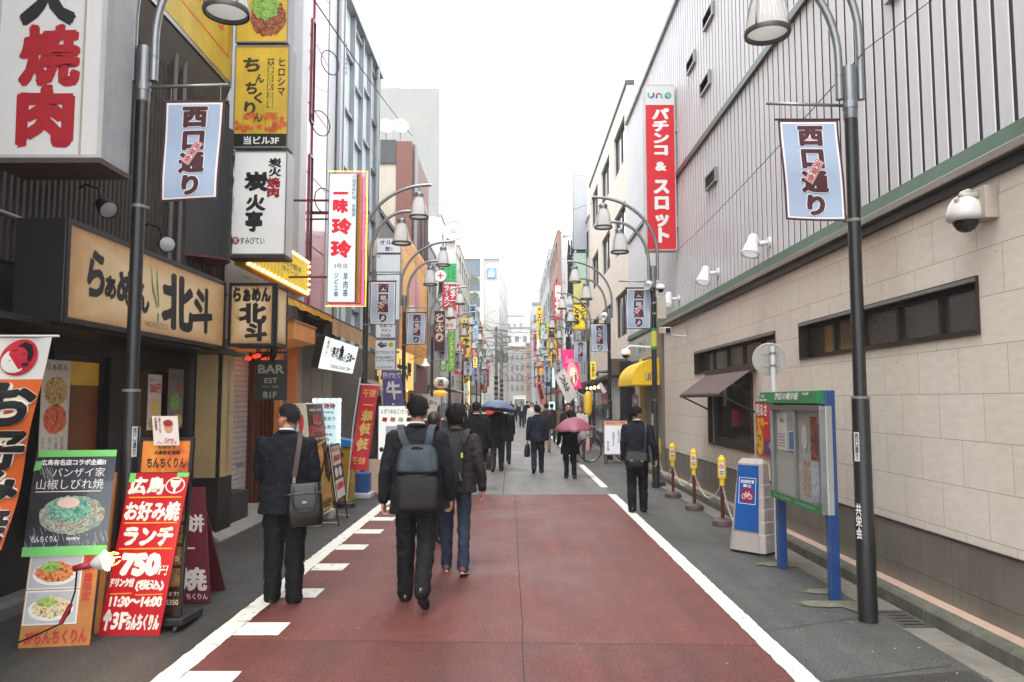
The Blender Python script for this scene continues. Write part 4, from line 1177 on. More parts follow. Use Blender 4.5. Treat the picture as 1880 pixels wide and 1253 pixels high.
sign('ramen_sign', 'long parchment coloured box sign with black brush lettering running above the ramen shop', 'sign', f, wl_, hl, .4, PARCHS, BLACK,
  [('ら', .094, .30, .175, .78, INK, {'w': .045, 'jag': .012, 'slant': .1}), ('ぁ', .175, .33, .232, .57, INK, {'w': .04, 'jag': .012}), ('め', .235, .30, .335, .68, INK, {'w': .045, 'jag': .012}), ('ん', .335, .26, .42, .60, INK, {'w': .04, 'jag': .012}),
  ('北', .495, .14, .725, .84, INK, {'w': .045, 'jag': .014, 'slant': -.05}), ('斗', .715, .18, .885, .80, INK, {'w': .045, 'jag': .014}), ('HOKUTO', .40, .12, .54, .19, (134, 110, 84), {'w': 0})],
  frame=BLACK, ft=.045, extra=hoku)
f2_, w2, h2 = face_y(418, 520, 506, 636, Y1_ + .06)
f2_ = Fr(f2_.p(0, 0, 0), (1, 0, 0))
def hoku2(fr, w, h, r, fp):
 MB().fpoly(fr, [(w * .1, h * .55), (w * .24, h * .42), (w * .2, h * .42)], .007).fpoly(fr, [(w * .18, h * .6), (w * .25, h * .42), (w * .22, h * .42)], .007).build('leaf', M((112, 132, 84), .6), fp)
 sd = Fr(fr.p(w, 0, -.02), (0, 1, 0)); MB().fbox(sd, .03, .42, .05, h - .05, 0, .01).build('side_panel', PARCHS, r)
 MB().fframe(sd, 0, .45, 0, h, .04, -.01, .02).build('side_frame', BLACK, r)
sign('ramen_sign', 'small square parchment box sign with black brush lettering at the corner of the ramen shop', 'sign', f2_, w2, h2, .47, PARCHX, BLACK,
  [('らぁめん', .10, .70, .90, .93, INK, {'w': .035, 'jag': .02}), ('北', .22, .36, .82, .68, INK, {'w': .05, 'jag': .02}), ('斗', .36, .07, .84, .38, INK, {'w': .05, 'jag': .02})], frame=BLACK, ft=.035, extra=hoku2)
# 3. bar sign under it
f, w, h = face_y(467, 661, 527, 735, 10.15)
GOLD = M((168, 160, 140), .5)
def barx(fr, w, h, r, fp):
 MB().tube([fr.p(.0, h + .10, -.01), fr.p(w, h + .10, -.01)], .012).tube([fr.p(.02, h + .10, -.01), fr.p(.02, h + .35, -.01)], .012).tube([fr.p(w * .45, h, -.01), fr.p(w * .45, h + .1, -.01)], .01).build('bracket', BLACK, r)
 MB().ell(fr.p(w * .55, h + .12, -.04), (.05, .05, .11)).build('lamp', BLACK, r, smooth=True)
sign('bar_sign', 'dark green bar sign with pale lettering hanging below the small parchment sign', 'sign', f, w, h, .03, M((44, 50, 44), .6, .15), DARK,
  [('BAR', .1, .66, .92, .88, GOLD, {'w': .03}), ('EST', .3, .42, .72, .55, GOLD, {'w': .02}), ('Since  2008', .24, .31, .74, .36, GOLD, {'w': 0}), ('B1F', .28, .06, .70, .21, GOLD, {'w': .02})], extra=barx)
# 4. the stack of three box signs on the ramen building's corner
YS = 10.45
GRB = M((128, 128, 126), .5, .12, 4, streak=.3)
SEAL = M((196, 92, 48), .5)
def lattice_tiles(fr, w, h, fp):
 pass
f, w, h = face_y(432, -150, 534, 79, YS)
def food(fr, w, h, r, fp):
 MB().fellipse(fr, w * .62, h * .20, w * .34, h * .15, .006, 40, .15, 3).build('picture', MF([(60, 26, 16), (110, 50, 30), (170, 100, 60), (80, 30, 20)], 16), fp)
 MB().fellipse(fr, w * .55, h * .29, w * .26, h * .11, .008, 40, .3, 5).build('picture', MF([(40, 80, 30), (96, 150, 60), (150, 190, 100), (60, 100, 40)], 22), fp)
sign('food_sign', 'yellow box sign picturing a hot plate with green onion, topmost of its sign stack', 'sign', f, w, h, .28, yellow_mat(.08), GRB, [('肉玉そば 1枚', .3, .56, .92, .68, (90, 60, 24)), ('千円', .40, .40, .66, .46, (90, 60, 24))], frame=GRB, ft=.02, extra=food)
f, w, h = face_y(427, 84, 533, 272, YS)
def maple(fr, w, h, r, fp):
 lf = MB(); rr = random.Random(5)
 for i in range(26):
  a = w * (.06 + .88 * rr.random()); b = h * (.16 + .16 * rr.random() * (1.2 - abs(a / w - .5)))
  s_ = .045 + .03 * rr.random(); t0 = rr.random() * 6; n = 10
  lf.fpoly(fr, [(a + s_ * (1 if k % 2 else .38) * math.cos(t0 + 6.283 * k / n), b + s_ * (1 if k % 2 else .38) * math.sin(t0 + 6.283 * k / n)) for k in range(n)], .0055 + .0002 * i)
 lf.build('maple_print', M((208, 96, 44), .5, .25, 6), fp)
 bk = MB().fbox(fr, .02, w - .02, .02, h * .135, .003, .011); bt = bk.build('floor_strip', BLACK, fp)
 MB().text(fr, '当ビル3F', w * .2, h * .03, w * .84, h * .11, w=.035, d=.014).build('lettering', WHITE, bt)
 sq = MB()
 for i, c in enumerate('大衆鉄板酒場'):
  b1 = h * (.87 - i * .082); sq.fpoly(fr, [(w * .60, b1 - h * .07), (w * .71, b1 - h * .07), (w * .71, b1), (w * .60, b1)], .006)
 sq.build('print', M((58, 52, 30), .5), fp)
 MB().text(fr, '大衆鉄板酒場', w * .605, h * (.87 - .488), w * .705, h * .873, vert=True, w=.02, d=.008).build('lettering', M((216, 190, 70), .5), fp)
 MB().fframe(fr, w * .58, w * .80, h * .17, h * .34, .006, .006, .010).text(fr, '薫島', w * .69, h * .18, w * .79, h * .33, vert=True, w=.01, d=.009).build('lettering', SEAL, fp)
sign('tavern_sign', 'yellow box sign with dark characters over orange maple leaves and a black floor strip below', 'sign', f, w, h, .28, yellow_mat(.08), GRB,
  [('ち', .15, .74, .46, .88, (52, 44, 26), {'w': .045}), ('ん', .38, .63, .54, .72, (52, 44, 26), {'w': .04}), ('ち', .20, .52, .42, .64, (52, 44, 26), {'w': .045}), ('く', .36, .43, .52, .54, (52, 44, 26), {'w': .045}), ('り', .19, .31, .40, .45, (52, 44, 26), {'w': .045}), ('ん', .36, .25, .52, .34, (52, 44, 26), {'w': .04}),
  ('ヒロシマ', .78, .50, .93, .88, (52, 44, 26), {'vert': True, 'w': .03})], frame=GRB, ft=.02, extra=maple)
f, w, h = face_y(417, 278, 528, 468, YS)
def gr(fr, w, h, r, fp):
 f3 = Fr(fr.p(w, 0, -.01), (0, 1, 0));
 MB().fbox(fr, 0, w + .002, -.045, -.002, -.34, .02).build('bottom_trim', M((66, 58, 52), .6, .2), r)
 MB().fellipse(fr, w * .14, h * .135, w * .065, w * .065, .006, 18, .15).build('seal', REDI, fp)
 MB().text(fr, '炭', w * .10, h * .11, w * .18, h * .16, w=.02, d=.009).build('lettering', WHITE, fp)
sign('grill_sign', 'white box sign with black brush characters and a small red seal below the yellow signs', 'sign', f, w, h, .34, M((216, 217, 216), .4, .04, 2, emit=.12), M((186, 186, 184), .5, .08, streak=.3),
  [('炭', .26, .61, .68, .80, INK, {'w': .045, 'jag': .015}), ('火', .30, .42, .64, .58, INK, {'w': .045, 'jag': .015}), ('亭', .30, .22, .60, .42, INK, {'w': .045, 'jag': .015}), ('炭火', .68, .75, .90, .93, INK, {'vert': True, 'w': .03, 'jag': .015}), ('焼肉', .66, .55, .88, .74, REDI, {'vert': True, 'w': .04, 'jag': .015}), ('すみびてい', .22, .10, .64, .165, INK, {'w': .015})], frame=GRB, ft=.015, extra=gr)
# 5. yellow price sign edged with bulbs, on the shutter building's front
pA = WX(450, 490, -3.9); pB = WX(565, 545, -3.9); pC = WX(565, 479, -3.9)
f, w = wall_l(-3.9, pA.y, pB.y, pB.z); h = pC.z - pB.z
BULB = M((255, 226, 150), .3, .02, emit=2.5)
def bulbs(fr, w, h, r, fp):
 n = 17
 rows = [(w * (i + .5) / n, .045) for i in range(n)] + [(w * (i + .5) / n, h - .045) for i in range(n)] + [(.045, h * (i + 1) / 6) for i in range(5)] + [(w - .045, h * (i + 1) / 6) for i in range(5)]
 for a, b in rows:
  MB().ell(fr.p(a, b, .03), (.026, .026, .026), 8, 6).build('bulb', BULB, r, smooth=True)
tx = [('肉汁餃子', .55, .52, .86, .68, (80, 70, 20), {'w': .02}), ('生ビール', .52, .36, .80, .48, (80, 70, 20), {'w': .02})]
for i in range(9):
 tx.append(('味玉焼豚麺餃子百円', .08 + i * .052, .16, .105 + i * .052, .84, (110, 92, 30), {'vert': True, 'w': 0}))
sign('bulb_sign', 'yellow price sign edged with glowing bulbs low on the left row', 'sign', f, w, h, .16, M((228, 198, 40), .5, .06, 3, emit=.10), M((200, 150, 50), .5), tx, frame=M((206, 168, 60), .4, .1, emit=.1), ft=.09, extra=bulbs)
# 6. tall lit sign outlined with neon
YN = 12.9
f, w, h = face_y(600, 318, 656, 556, YN)
NY = M((255, 226, 60), .3, .02, emit=1.3); NR = M((255, 70, 120), .3, .02, emit=1.1)
def neon(fr, w, h, r, fp):
 d = -.06
 for k, (m_, o_, dd) in enumerate(((NY, .17, -.02), (NR, .125, -.06), (NR, .10, -.10))):
  pts = [fr.p(-.02, h + .035 + .02 * k, dd), fr.p(w + o_, h + .035 - .03 * k, dd), fr.p(w + o_, -.06 + .02 * k, dd), fr.p(-.02 + .03 * k, -.06 + .02 * k, dd)]
  MB().tube(pts, .0085, 8).build('neon_tube', m_, r, smooth=True)
 MB().fbox(fr, w + .01, w + .05, 0, h, -.3, -.02).build('side_rail', M((176, 120, 60), .5), r)
 MB().fbox(fr, -.9, 0, h * .2, h * .215, -.2, -.17).fbox(fr, -.9, 0, h * .8, h * .815, -.2, -.17).build('bracket', M((96, 40, 48), .5), r)
RD2 = M((206, 34, 50), .5, .05, emit=.2)
sign('restaurant_sign', 'tall narrow glowing white sign with red characters outlined by pink and yellow neon tubes', 'sign', f, w, h, .26, LITC, M((176, 130, 80), .5),
  [('一', .16, .80, .70, .88, RD2, {'w': .06, 'jag': .02}), ('味', .16, .69, .70, .80, RD2, {'w': .05, 'jag': .02}), ('玲', .12, .52, .84, .65, RD2, {'w': .055, 'jag': .02}), ('玲', .10, .34, .84, .48, RD2, {'w': .055, 'jag': .02}),
  ('3号店', .22, .26, .72, .30, (178, 84, 110), {'w': .01}), ('ジビエ串', .24, .04, .40, .23, (60, 70, 84), {'vert': True, 'w': .02}), ('羊肉串', .56, .04, .74, .23, (60, 70, 84), {'vert': True, 'w': .02}), ('中国家庭料理 家園盛', .82, .66, .96, .985, (70, 90, 120), {'vert': True, 'w': .01})],
  frame=M((150, 110, 70), .5), ft=.012, extra=neon)
# 7. awnings
TAN = M((190, 152, 108), .75, .14, 3, streak=.3)
YAW_ = M((226, 168, 50), .6, .08, 3, streak=.1)
def awning(name, label, Ya, Yb, Xw, Xf, zw, zf, drop, m1, m2, rib=True):
 r = thing(name, label, 'awning', (Xw, (Ya + Yb) / 2, zf))
 s_ = 1 if Xf > Xw else -1
 n = 10
 q = MB()
 q.add([(Xw, Ya, zw), (Xw, Yb, zw), (Xf, Yb, zf), (Xf, Ya, zf), (Xw, Ya, zw - .03), (Xw, Yb, zw - .03), (Xf, Yb, zf - .03), (Xf, Ya, zf - .03)], [(0, 1, 2, 3), (4, 7, 6, 5), (0, 3, 7, 4), (1, 5, 6, 2), (2, 6, 7, 3)])
 q.build('canopy', m1, r)
 v = MB(); nn = 24
 vs = []
 for i in range(nn + 1):
  y = Ya + (Yb - Ya) * i / nn; x = Xf + s_ * (.008 + .012 * math.sin(i * 1.7))
  vs += [(Xf + s_ * .006, y, zf), (x, y, zf - drop - .012 * math.sin(i * 1.1))]
 v.add(vs, [(2 * i, 2 * i + 2, 2 * i + 3, 2 * i + 1) for i in range(nn)]); v.build('valance', m2, r)
 if rib: MB().tube([(Xf, Ya, zf), (Xf, Yb, zf)], .018, 8).tube([(Xw, Ya + .1, zf - .35), (Xf, Ya + .1, zf - .02)], .014).tube([(Xw, Yb - .1, zf - .35), (Xf, Yb - .1, zf - .02)], .014).build('support', M((66, 54, 44), .5), r)
 return r
awning('shop_awning', 'yellow shop awning starting behind the small parchment sign', 11.3, 14.15, -4.05, -3.4, 3.62, 3.32, .12, YAW_, YAW_)
awning('shop_awning', 'worn tan shop awning with a deep hanging valance above the lit sushi sign', 14.2, 18.7, -4.2, -3.4, 3.6, 3.31, .33, M((120, 100, 76), .7, .2), TAN)
ob = thing('wooden_canopy', 'orange wood canopy box over the lantern-lit shop entrance', 'canopy', (-3.75, 12.6, 2.6))
o1 = WY(535, 640, 11.9);
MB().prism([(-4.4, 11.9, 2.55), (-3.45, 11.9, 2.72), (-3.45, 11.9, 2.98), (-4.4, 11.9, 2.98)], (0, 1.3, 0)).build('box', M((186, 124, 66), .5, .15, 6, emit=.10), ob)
MB().box(-4.4, -3.43, 11.86, 13.24, 2.98, 3.02).build('cap', M((150, 96, 50), .5), ob)
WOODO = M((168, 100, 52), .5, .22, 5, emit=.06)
for k, (x_, y_, w_, lb) in enumerate(((-3.86, 12.55, .11, 'left orange timber post at the lantern-lit shop entrance'), (-3.82, 13.2, .16, 'right orange timber post at the lantern-lit shop entrance, next to grey doors'))):
 r = thing('timber_post', lb, 'post', (x_, y_, 0), 'timber posts of the shop entrance')
 MB().box(x_ - w_ / 2, x_ + w_ / 2, y_ - .07, y_ + .07, 0, 2.72).build('post', WOODO, r, bevel=.006)
 MB().box(x_ - w_ / 2 - .02, x_ + w_ / 2 + .02, y_ - .09, y_ + .09, 0, .12).build('foot', DARK, r)
ib = thing('wooden_shopfront', 'dark reddish timber shopfront glowing with red lamps behind the bar sign', 'shopfront', (-4.4, 13.3, 0))
MB().box(-4.6, -4.44, 12.9, 14.6, 0, 2.9).build('panel', M((84, 40, 24), .6, .3, 5), ib)
for k in range(7): MB().box(-4.44, -4.40, 12.95 + k * .24, 13.0 + k * .24, 0, 2.6).build('lattice_bar', M((110, 56, 30), .5, .2), ib)
LAMPW = M((255, 196, 120), .3, .02, emit=4); LAMPR = M((220, 46, 30), .3, .05, emit=.9)
rl_ = [(-3.98, 12.3, 2.32), (-4.12, 12.35, 2.30)]
for k, p in enumerate(rl_):
 r = thing('bare_bulb', 'glowing bare bulb at the timber shop entrance, %s one of two' % ('right' if k == 0 else 'left'), 'light bulb', p, 'bulbs at the timber shop')
 MB().ell(p, (.035, .035, .045), 10, 8).build('glass', LAMPW, r, smooth=True); MB().cyl(V(p) + V((0, 0, .04)), V(p) + V((0, 0, .3)), .012).build('socket', BLACK, r)
for k in range(5):
 p = (-4.25 + .12 * (k % 3), 12.2 + .1 * k, 2.42 + .05 * (k % 2))
 r = tag(MB().ell(p, (.05, .05, .035), 10, 8).build('red_lantern', LAMPR, smooth=True), 'small glowing red lantern bunched under the timber shop canopy', 'lantern', 'red lanterns under the canopy')
# grey doors between timber shop and the awning
gd = thing('grey_doors', 'plain grey double doors under the lit sushi sign', 'door', (-4.3, 15, 0))
MB().box(-4.45, -4.2, 14.7, 17.6, 0, 3.1).build('wall', M((150, 142, 130), .6, .08, 2, streak=.2), gd)
for k in range(3): MB().box(-4.2, -4.17, 14.8 + k * .92, 15.66 + k * .92, .05, 2.35).build('door_leaf', M((158, 150, 136), .5, .06), gd)
# 8. lit sushi sign, tilted
XT, XB = -3.28, -3.40
t0 = WX(597, 618, XT); t1 = WX(658, 637, XT); b0 = WX(585, 678, XB); b1 = WX(647, 686, XB)
vv = (t0 + t1 - b0 - b1) / 2; vv.y = 0; hh = vv.length
Ya, Yb = (t0.y + b0.y) / 2, (t1.y + b1.y) / 2
f = Fr((XB, Ya, (b0.z + b1.z) / 2), (0, 1, 0), vv); w = Yb - Ya
def sus(fr, w, h, r, fp):
 MB().fring(fr, w * .1, h * .7, .09, .17, .012, .007).text(fr, '魚がし', w * .075, h * .5, w * .125, h * .9, vert=True, w=.02, d=.007).build('lettering', INK, fp)
sign('sushi_sign', 'glowing white sign with black brush lettering tilted out under the tan awning', 'sign', f, w, hh, .14, M((226, 234, 230), .4, .02, emit=.40), BLACK,
  [('寿司', .24, .40, .42, .78, INK, {'w': .03, 'jag': .01}), ('魚', .43, .36, .58, .90, INK, {'w': .045, 'jag': .015}), ('が', .58, .36, .65, .6, INK, {'w': .02}), ('し', .65, .34, .70, .6, INK, {'w': .02}), ('日本一', .70, .36, .95, .72, INK, {'w': .045, 'jag': .01}), ('STANDING SUSHI BAR', .28, .08, .72, .20, (70, 80, 80), {'w': .01}), ('日本一', .76, .08, .92, .22, INK, {'w': .02}), ('立喰い', .19, .45, .225, .8, REDI, {'vert': True})], extra=sus)
# 9. sign column beyond the second lamp
YC = 21.2
WB = M((206, 210, 212), .4, .04, 2, emit=.10, streak=.1)
rows_ = [(690, 437, 736, 465, 'white tenant plate with two lines, topmost of the tenant sign column', [('オルパ', .15, .55, .9, .85, '3a3f52'), ('第1', .36, .12, .66, .42, '3a3f52')]),
   (690, 467, 736, 500, 'blank white tenant plate below the top plate of the sign column', [('43', .06, .8, .16, .92, '50586a')]),
   (690, 500, 735, 588, 'blank white tenant plate hidden partly behind the second pale blue banner', []),
   (689, 590, 727, 621, 'white tenant plate reading a beef cutlet bar in small letters', [('和酒バル', .2, .62, .85, .84, '3a4048'), ('牛かつ', .3, .34, .75, .56, '3a4048'), ('koda', .28, .08, .75, .28, '3a4048')]),
   (688, 624, 727, 679, 'white price plate with an arrow and a yellow dot, lowest of the tenant sign column', [('⇐', .1, .72, .56, .94, '3a4048', {'w': .02}), ('カプセルイン', .06, .52, .92, .64, '6a747c', {'w': .03}), ('宿泊2,500円〜', .06, .36, .92, .45, '3a4048', {'w': .03}), ('シャワーのみ可', .06, .26, .92, .34, '3a4048'), ('03-3436-0000', .1, .06, .85, .11, '50586a')])]
for (x0, y0, x1, y1, lb, tx) in rows_:
 f, w, h = face_y(x0, y0, x1, y1, YC)
 def xt(fr, w, h, r, fp, k=y0):
  if k == 624: MB().fellipse(fr, w * .76, h * .83, h * .08, h * .08, .006, 18).build('print', M((206, 176, 40), .5), fp)
 sign('tenant_sign', lb, 'sign', f, w, h, .16, WB, GREYM, tx, group='plates of the tenant sign column', frame=GREYM, ft=.015, extra=xt)
r = thing('sign_post', 'steel frame carrying the tenant sign column on the low dark building', 'sign frame', (-3.8, YC + .2, 3))
q = WY(713, 500, YC).x; MB().box(q - .03, q + .03, YC + .17, YC + .23, 2.4, 6.4).build('post', GREYM, r); MB().box(-4.3, q, YC + 2.2, YC + 2.25, 3.2, 3.26).box(q - .03, q + .03, YC + .2, YC + 2.25, 5.9, 5.96).build('arm', GREYM, r)
r = thing('utility_box', 'pale rounded meter box on the pole beside the second left lamp', 'box', (-2.7, 14.9, 4.2))
p = WY(683, 472, 15.2); MB().lathe([(0, 0), (.09, 0), (.1, .03), (.1, .30), (.09, .33), (0, .33)], p, 18).build('body', M((190, 188, 176), .5), r, smooth='auto'); MB().cyl(p + V((0, .02, -1.4)), p + V((0, .02, 0)), .02).build('conduit', GREYM, r)
# 10. orange restaurant panel with key-pattern border (its mascot is left out)
XO = -4.05
pa = WX(733, 640, XO); pb2 = WX(783, 640, XO)
f, w = wall_l(XO, pa.y, pb2.y, WX(733, 657, XO).z); h = WX(733, 408, XO).z - f.o.z
def keyb(fr, w, h, r, fp):
 q = MB(); t = .045; s_ = .62
 def key(a, b, sx):
  for (x0, x1, y0, y1) in ((0, .9, .9, 1), (0, .1, 0, .9), (.8, .9, .25, .9), (.3, .8, .25, .35), (.3, .4, .35, .65), (.4, .6, .55, .65)):
   q.fpoly(fr, [(a + x0 * sx, b + y0 * s_), (a + x1 * sx, b + y0 * s_), (a + x1 * sx, b + y1 * s_), (a + x0 * sx, b + y1 * s_)], .006)
 n = int(w / .8);
 for i in range(n):
  key(.15 + i * (w - .3) / n, h - .85, (w - .3) / n); key(.15 + i * (w - .3) / n, .2, (w - .3) / n)
 for j in range(6):
  key(.15, .95 + j * (h - 1.9) / 6, .6); key(w - .8, .95 + j * (h - 1.9) / 6, .6)
 q.build('print', M((206, 96, 50), .5), fp)
 PK = M((226, 150, 158), .5, .08)
 MB().fellipse(fr, w * .5, h * .60, w * .2, h * .16, .006, 30, .1, 2).fellipse(fr, w * .55, h * .26, w * .2, h * .09, .006, 30, .1, 3).build('print', PK, fp)
 MB().fellipse(fr, w * .42, h * .38, w * .16, h * .10, .008, 30, .1, 4).build('print', M((222, 214, 200), .5), fp)
sign('restaurant_sign', 'tall orange panel with a red key-pattern border and pink patches beyond the tenant plates', 'sign', f, w, h, .15, M((214, 158, 76), .5, .08, 2, emit=.08), ALU, [], extra=keyb)
# 11. farther vertical signs on the left
def vs(x0, y0, x1, y1, Y, name, label, face, tx, side=None, depth=.2, extra=None, frame=None, group=None, cat='sign'):
 f, w, h = face_y(x0, y0, x1, y1, Y)
 return sign(name, label, cat, f, w, h, depth, face, side or ALU, tx, frame=frame, extra=extra, group=group, ft=.02)
GRN = M((40, 160, 90), .5, .06, emit=.12)
vs(814, 484, 838, 517, 33, 'karaoke_sign', 'bright green sign with dark lettering above the red gyoza sign', GRN, [('レンタル', .62, .1, .9, .9, '12402a', {'vert': True, 'w': .02}), ('ルーム', .3, .2, .55, .8, '12402a', {'vert': True, 'w': .02})])
vs(812, 522, 838, 567, 33.1, 'noodle_sign', 'red sign with white noodle and gyoza characters under the green sign', M((176, 30, 52), .5, .08, emit=.1), [('ラーメン', .1, .08, .5, .96, WHITE, {'vert': True, 'w': .05}), ('餃子', .56, .42, .94, .92, WHITE, {'vert': True, 'w': .05})])
vs(813, 568, 838, 605, 33.2, 'menu_sign', 'pale picture sign below the red gyoza sign', M((206, 196, 190), .5), [('定食', .2, .1, .8, .3, '8a3040')], extra=lambda fr, w, h, r, fp: MB().fellipse(fr, w * .5, h * .65, w * .25, h * .2, .006, 20, .3).build('picture', MF([(60, 30, 30), (150, 60, 50), (70, 90, 70)], 8), fp))
r = thing('roundel_sign', 'large pale round sign on a white column rising above the left row', 'sign', (-2.8, 33.6, 8))
c = WY(833, 424, 33.5); cc = .42
MB().cyl(c + V((0, -.06, 0)), c + V((0, .06, 0)), cc, n=40).build('disc', M((206, 216, 222), .4, .04, emit=.06), r, smooth='auto')
MB().lathe([(cc, -.08), (cc + .03, -.08), (cc + .03, .08), (cc, .08)], c, 40, (0, 1, 0)).build('rim', WHITE, r)
fr4 = Fr(c + V((-.3, -.062, -.12)), (1, 0, 0)); MB().text(fr4, '山', .18, 0, .42, .22, w=.02, d=.004).build('lettering', M((150, 170, 180), .5), r)
pc = WY(820, 485, 33.7); pd = WY(836, 436, 33.7); MB().box(pc.x, pd.x, 33.62, 33.9, pc.z, pd.z).build('column', WHITE, r)
r = thing('clinic_sign', 'round white sign with a red cross left of the green sign', 'sign', (-3.2, 31, 6))
c = WY(809, 507, 31); MB().cyl(c + V((0, -.08, 0)), c + V((0, .08, 0)), .24, n=32).build('disc', M((222, 214, 210), .4, .03, emit=.15), r, smooth='auto'); MB().lathe([(.24, -.1), (.26, -.1), (.26, .1), (.24, .1)], c, 32, (0, 1, 0)).build('rim', GREYM, r)
fr4 = Fr(c + V((-.15, -.082, -.15)), (1, 0, 0)); MB().fbox(fr4, .12, .18, .02, .28, 0, .006).fbox(fr4, .02, .28, .12, .18, 0, .0055).build('cross', M((206, 60, 66), .5), r)
vs(797, 571, 817, 645, 27.5, 'tavern_sign', 'dark maroon vertical sign with three pale ringed characters', M((58, 26, 38), .5, .1), [('と', .2, .72, .8, .92, 'd8c0a8', {'w': .04}), ('大', .2, .48, .8, .68, 'd8c0a8', {'w': .04}), ('り', .2, .24, .8, .44, 'd8c0a8', {'w': .04})],
 extra=lambda fr, w, h, r, fp: MB().fring(fr, w * .5, h * .82, w * .42, w * .42, .02, .006).fring(fr, w * .5, h * .58, w * .42, w * .42, .02, .006).fring(fr, w * .5, h * .34, w * .42, w * .42, .02, .006).build('print', M((196, 170, 150), .5), fp))
vs(822, 608, 836, 682, 35.2, 'shop_sign', 'light green vertical sign with white lettering behind the maroon sign', M((110, 170, 60), .5, .05, emit=.08), [('ノンストップ', .2, .05, .8, .95, WHITE, {'vert': True, 'w': .03})])
vs(808, 660, 820, 682, 33, 'shop_sign', 'small green board low beside the lantern shop', M((110, 166, 60), .5, .05), [('安い', .2, .1, .8, .9, WHITE, {'vert': True, 'w': .03})])
vs(824, 688, 838, 716, 40, 'shop_sign', 'pale ribbed panel sign below the light green sign', M((196, 196, 192), .5), [('居酒屋', .3, .1, .7, .9, '6a5a50', {'vert': True})])
vs(868, 588, 878, 632, 56, 'shop_sign', 'pale blue vertical sign farther along the left row', M((170, 196, 222), .5, .04, emit=.1), [('酒場', .1, .78, .9, .98, '3060a0', {'vert': True, 'w': .03}), ('いろは', .2, .1, .8, .7, '406090', {'vert': True, 'w': .02})])
vs(866, 641, 875, 655, 58, 'shop_sign', 'small red lit sign under the pale blue vertical sign', M((216, 60, 56), .5, .05, emit=.3), [('鳥', .2, .1, .8, .9, WHITE, {'w': .04})])
vs(869, 656, 876, 686, 58.5, 'shop_sign', 'glowing yellow vertical sign far along the left row', M((240, 200, 110), .5, .05, emit=.7), [('餃子館', .2, .05, .8, .95, '6a4a10', {'vert': True, 'w': .03})])
vs(852, 704, 859, 745, 34, 'street_signboard', 'narrow white upright signboard past the green banners on the left', M((212, 214, 212), .5), [('らーめん処', .2, .06, .8, .94, '30384a', {'vert': True, 'w': .03})])
vs(858, 700, 863, 745, 35, 'street_signboard', 'narrow glowing yellow upright beside the white upright signboard', M((238, 196, 120), .5, .05, emit=.6), [('酒', .2, .4, .8, .6, '6a4a10')])
# ================================================================= left pavement: boards and flags
def cloth_grid(fr, w, h, na, nb, fn, d=0.0):
 m = MB(); vs_ = []
 for j in range(nb + 1):
  for i in range(na + 1):
   a, b = i / na, j / nb
   vs_.append(fr.p(a * w, b * h, d + fn(a, b)))
 return m.add(vs_, [(j * (na + 1) + i, j * (na + 1) + i + 1, (j + 1) * (na + 1) + i + 1, (j + 1) * (na + 1) + i) for j in range(nb) for i in range(na)])
def shift(mb, fr, w, h, fn):
 """lay flat lettering on a waving cloth"""
 uu, vv = fr.u, fr.v; c = uu.dot(vv); k = 1 - c * c
 for p in mb.v:
  q = p - fr.o; pu, pv = q.dot(uu), q.dot(vv)
  a = (pu - c * pv) / k / w; b = (pv - c * pu) / k / h
  p += fr.n * fn(a, b)
 return mb
def nobori(name, label, fr, w, h, bands, tx, fn, pole=None, pole_top=.12, rod=True, mirror=False, cat='banner flag', extra=None):
 r = thing(name, label, cat, (fr.o.x, fr.o.y, 0))
 main = None
 for (b0, b1, m) in bands:
  f2 = Fr(fr.p(0, b0 * h), fr.u, fr.v)
  g = cloth_grid(f2, w, (b1 - b0) * h, 8, 14, lambda a, b: fn(a, b0 + (b1 - b0) * b)).build('cloth', m, r, smooth=True)
  main = main or g
 by = {}
 for row in tx:
  t, a0, b0, a1, b1, c = row[:6]; o = dict(row[6]) if len(row) > 6 else {}
  out = o.pop('out', None); o.setdefault('d', .018); o['mirror'] = mirror
  if out:
   oo = dict(o); oo['w'] = o.get('w', .02) + out[1]; oo['d'] = .012
   by.setdefault(M(out[0], .6), MB()).text(fr, t, a0 * w, b0 * h, a1 * w, b1 * h, **oo)
  m = c if not isinstance(c, (str, tuple)) else M(c, .6, .06)
  by.setdefault(m, MB()).text(fr, t, a0 * w, b0 * h, a1 * w, b1 * h, **o)
 for m, mb in by.items(): shift(mb, fr, w, h, fn).build('lettering', m, main)
 if rod: MB().tube([fr.p(-.06, h + .01), fr.p(w + .04, h + .01)], .008, 8).build('rod', M((206, 206, 200), .4), r)
 if pole is not None:
  MB().tube([pole, fr.p(-.05, h * .5), fr.p(-.05, h + pole_top)], .012, 8).build('pole', M((196, 196, 192), .4), r)
  MB().lathe([(0, 0), (.16, 0), (.15, .07), (.05, .1), (0, .1)], (pole[0], pole[1], 0), 20).build('base', DARK, r, smooth='auto')
 if extra: extra(fr, w, h, r, main)
 return r
wv = lambda a, b: .03 * math.sin(3.2 * b * 3 + a * 2.0) * (1.1 - b) + .02 * math.sin(a * 5 + b * 2)
YB = 5.12
tr = WY(97, 622, YB); tl = WY(-36, 620, YB); bl_ = WY(-132, 1010, YB)
fr = Fr(bl_, (1, 0, 0), tl - bl_); w = tr.x - tl.x; h = (tl - bl_).length
OR = M((206, 96, 40), .65, .06, 3)
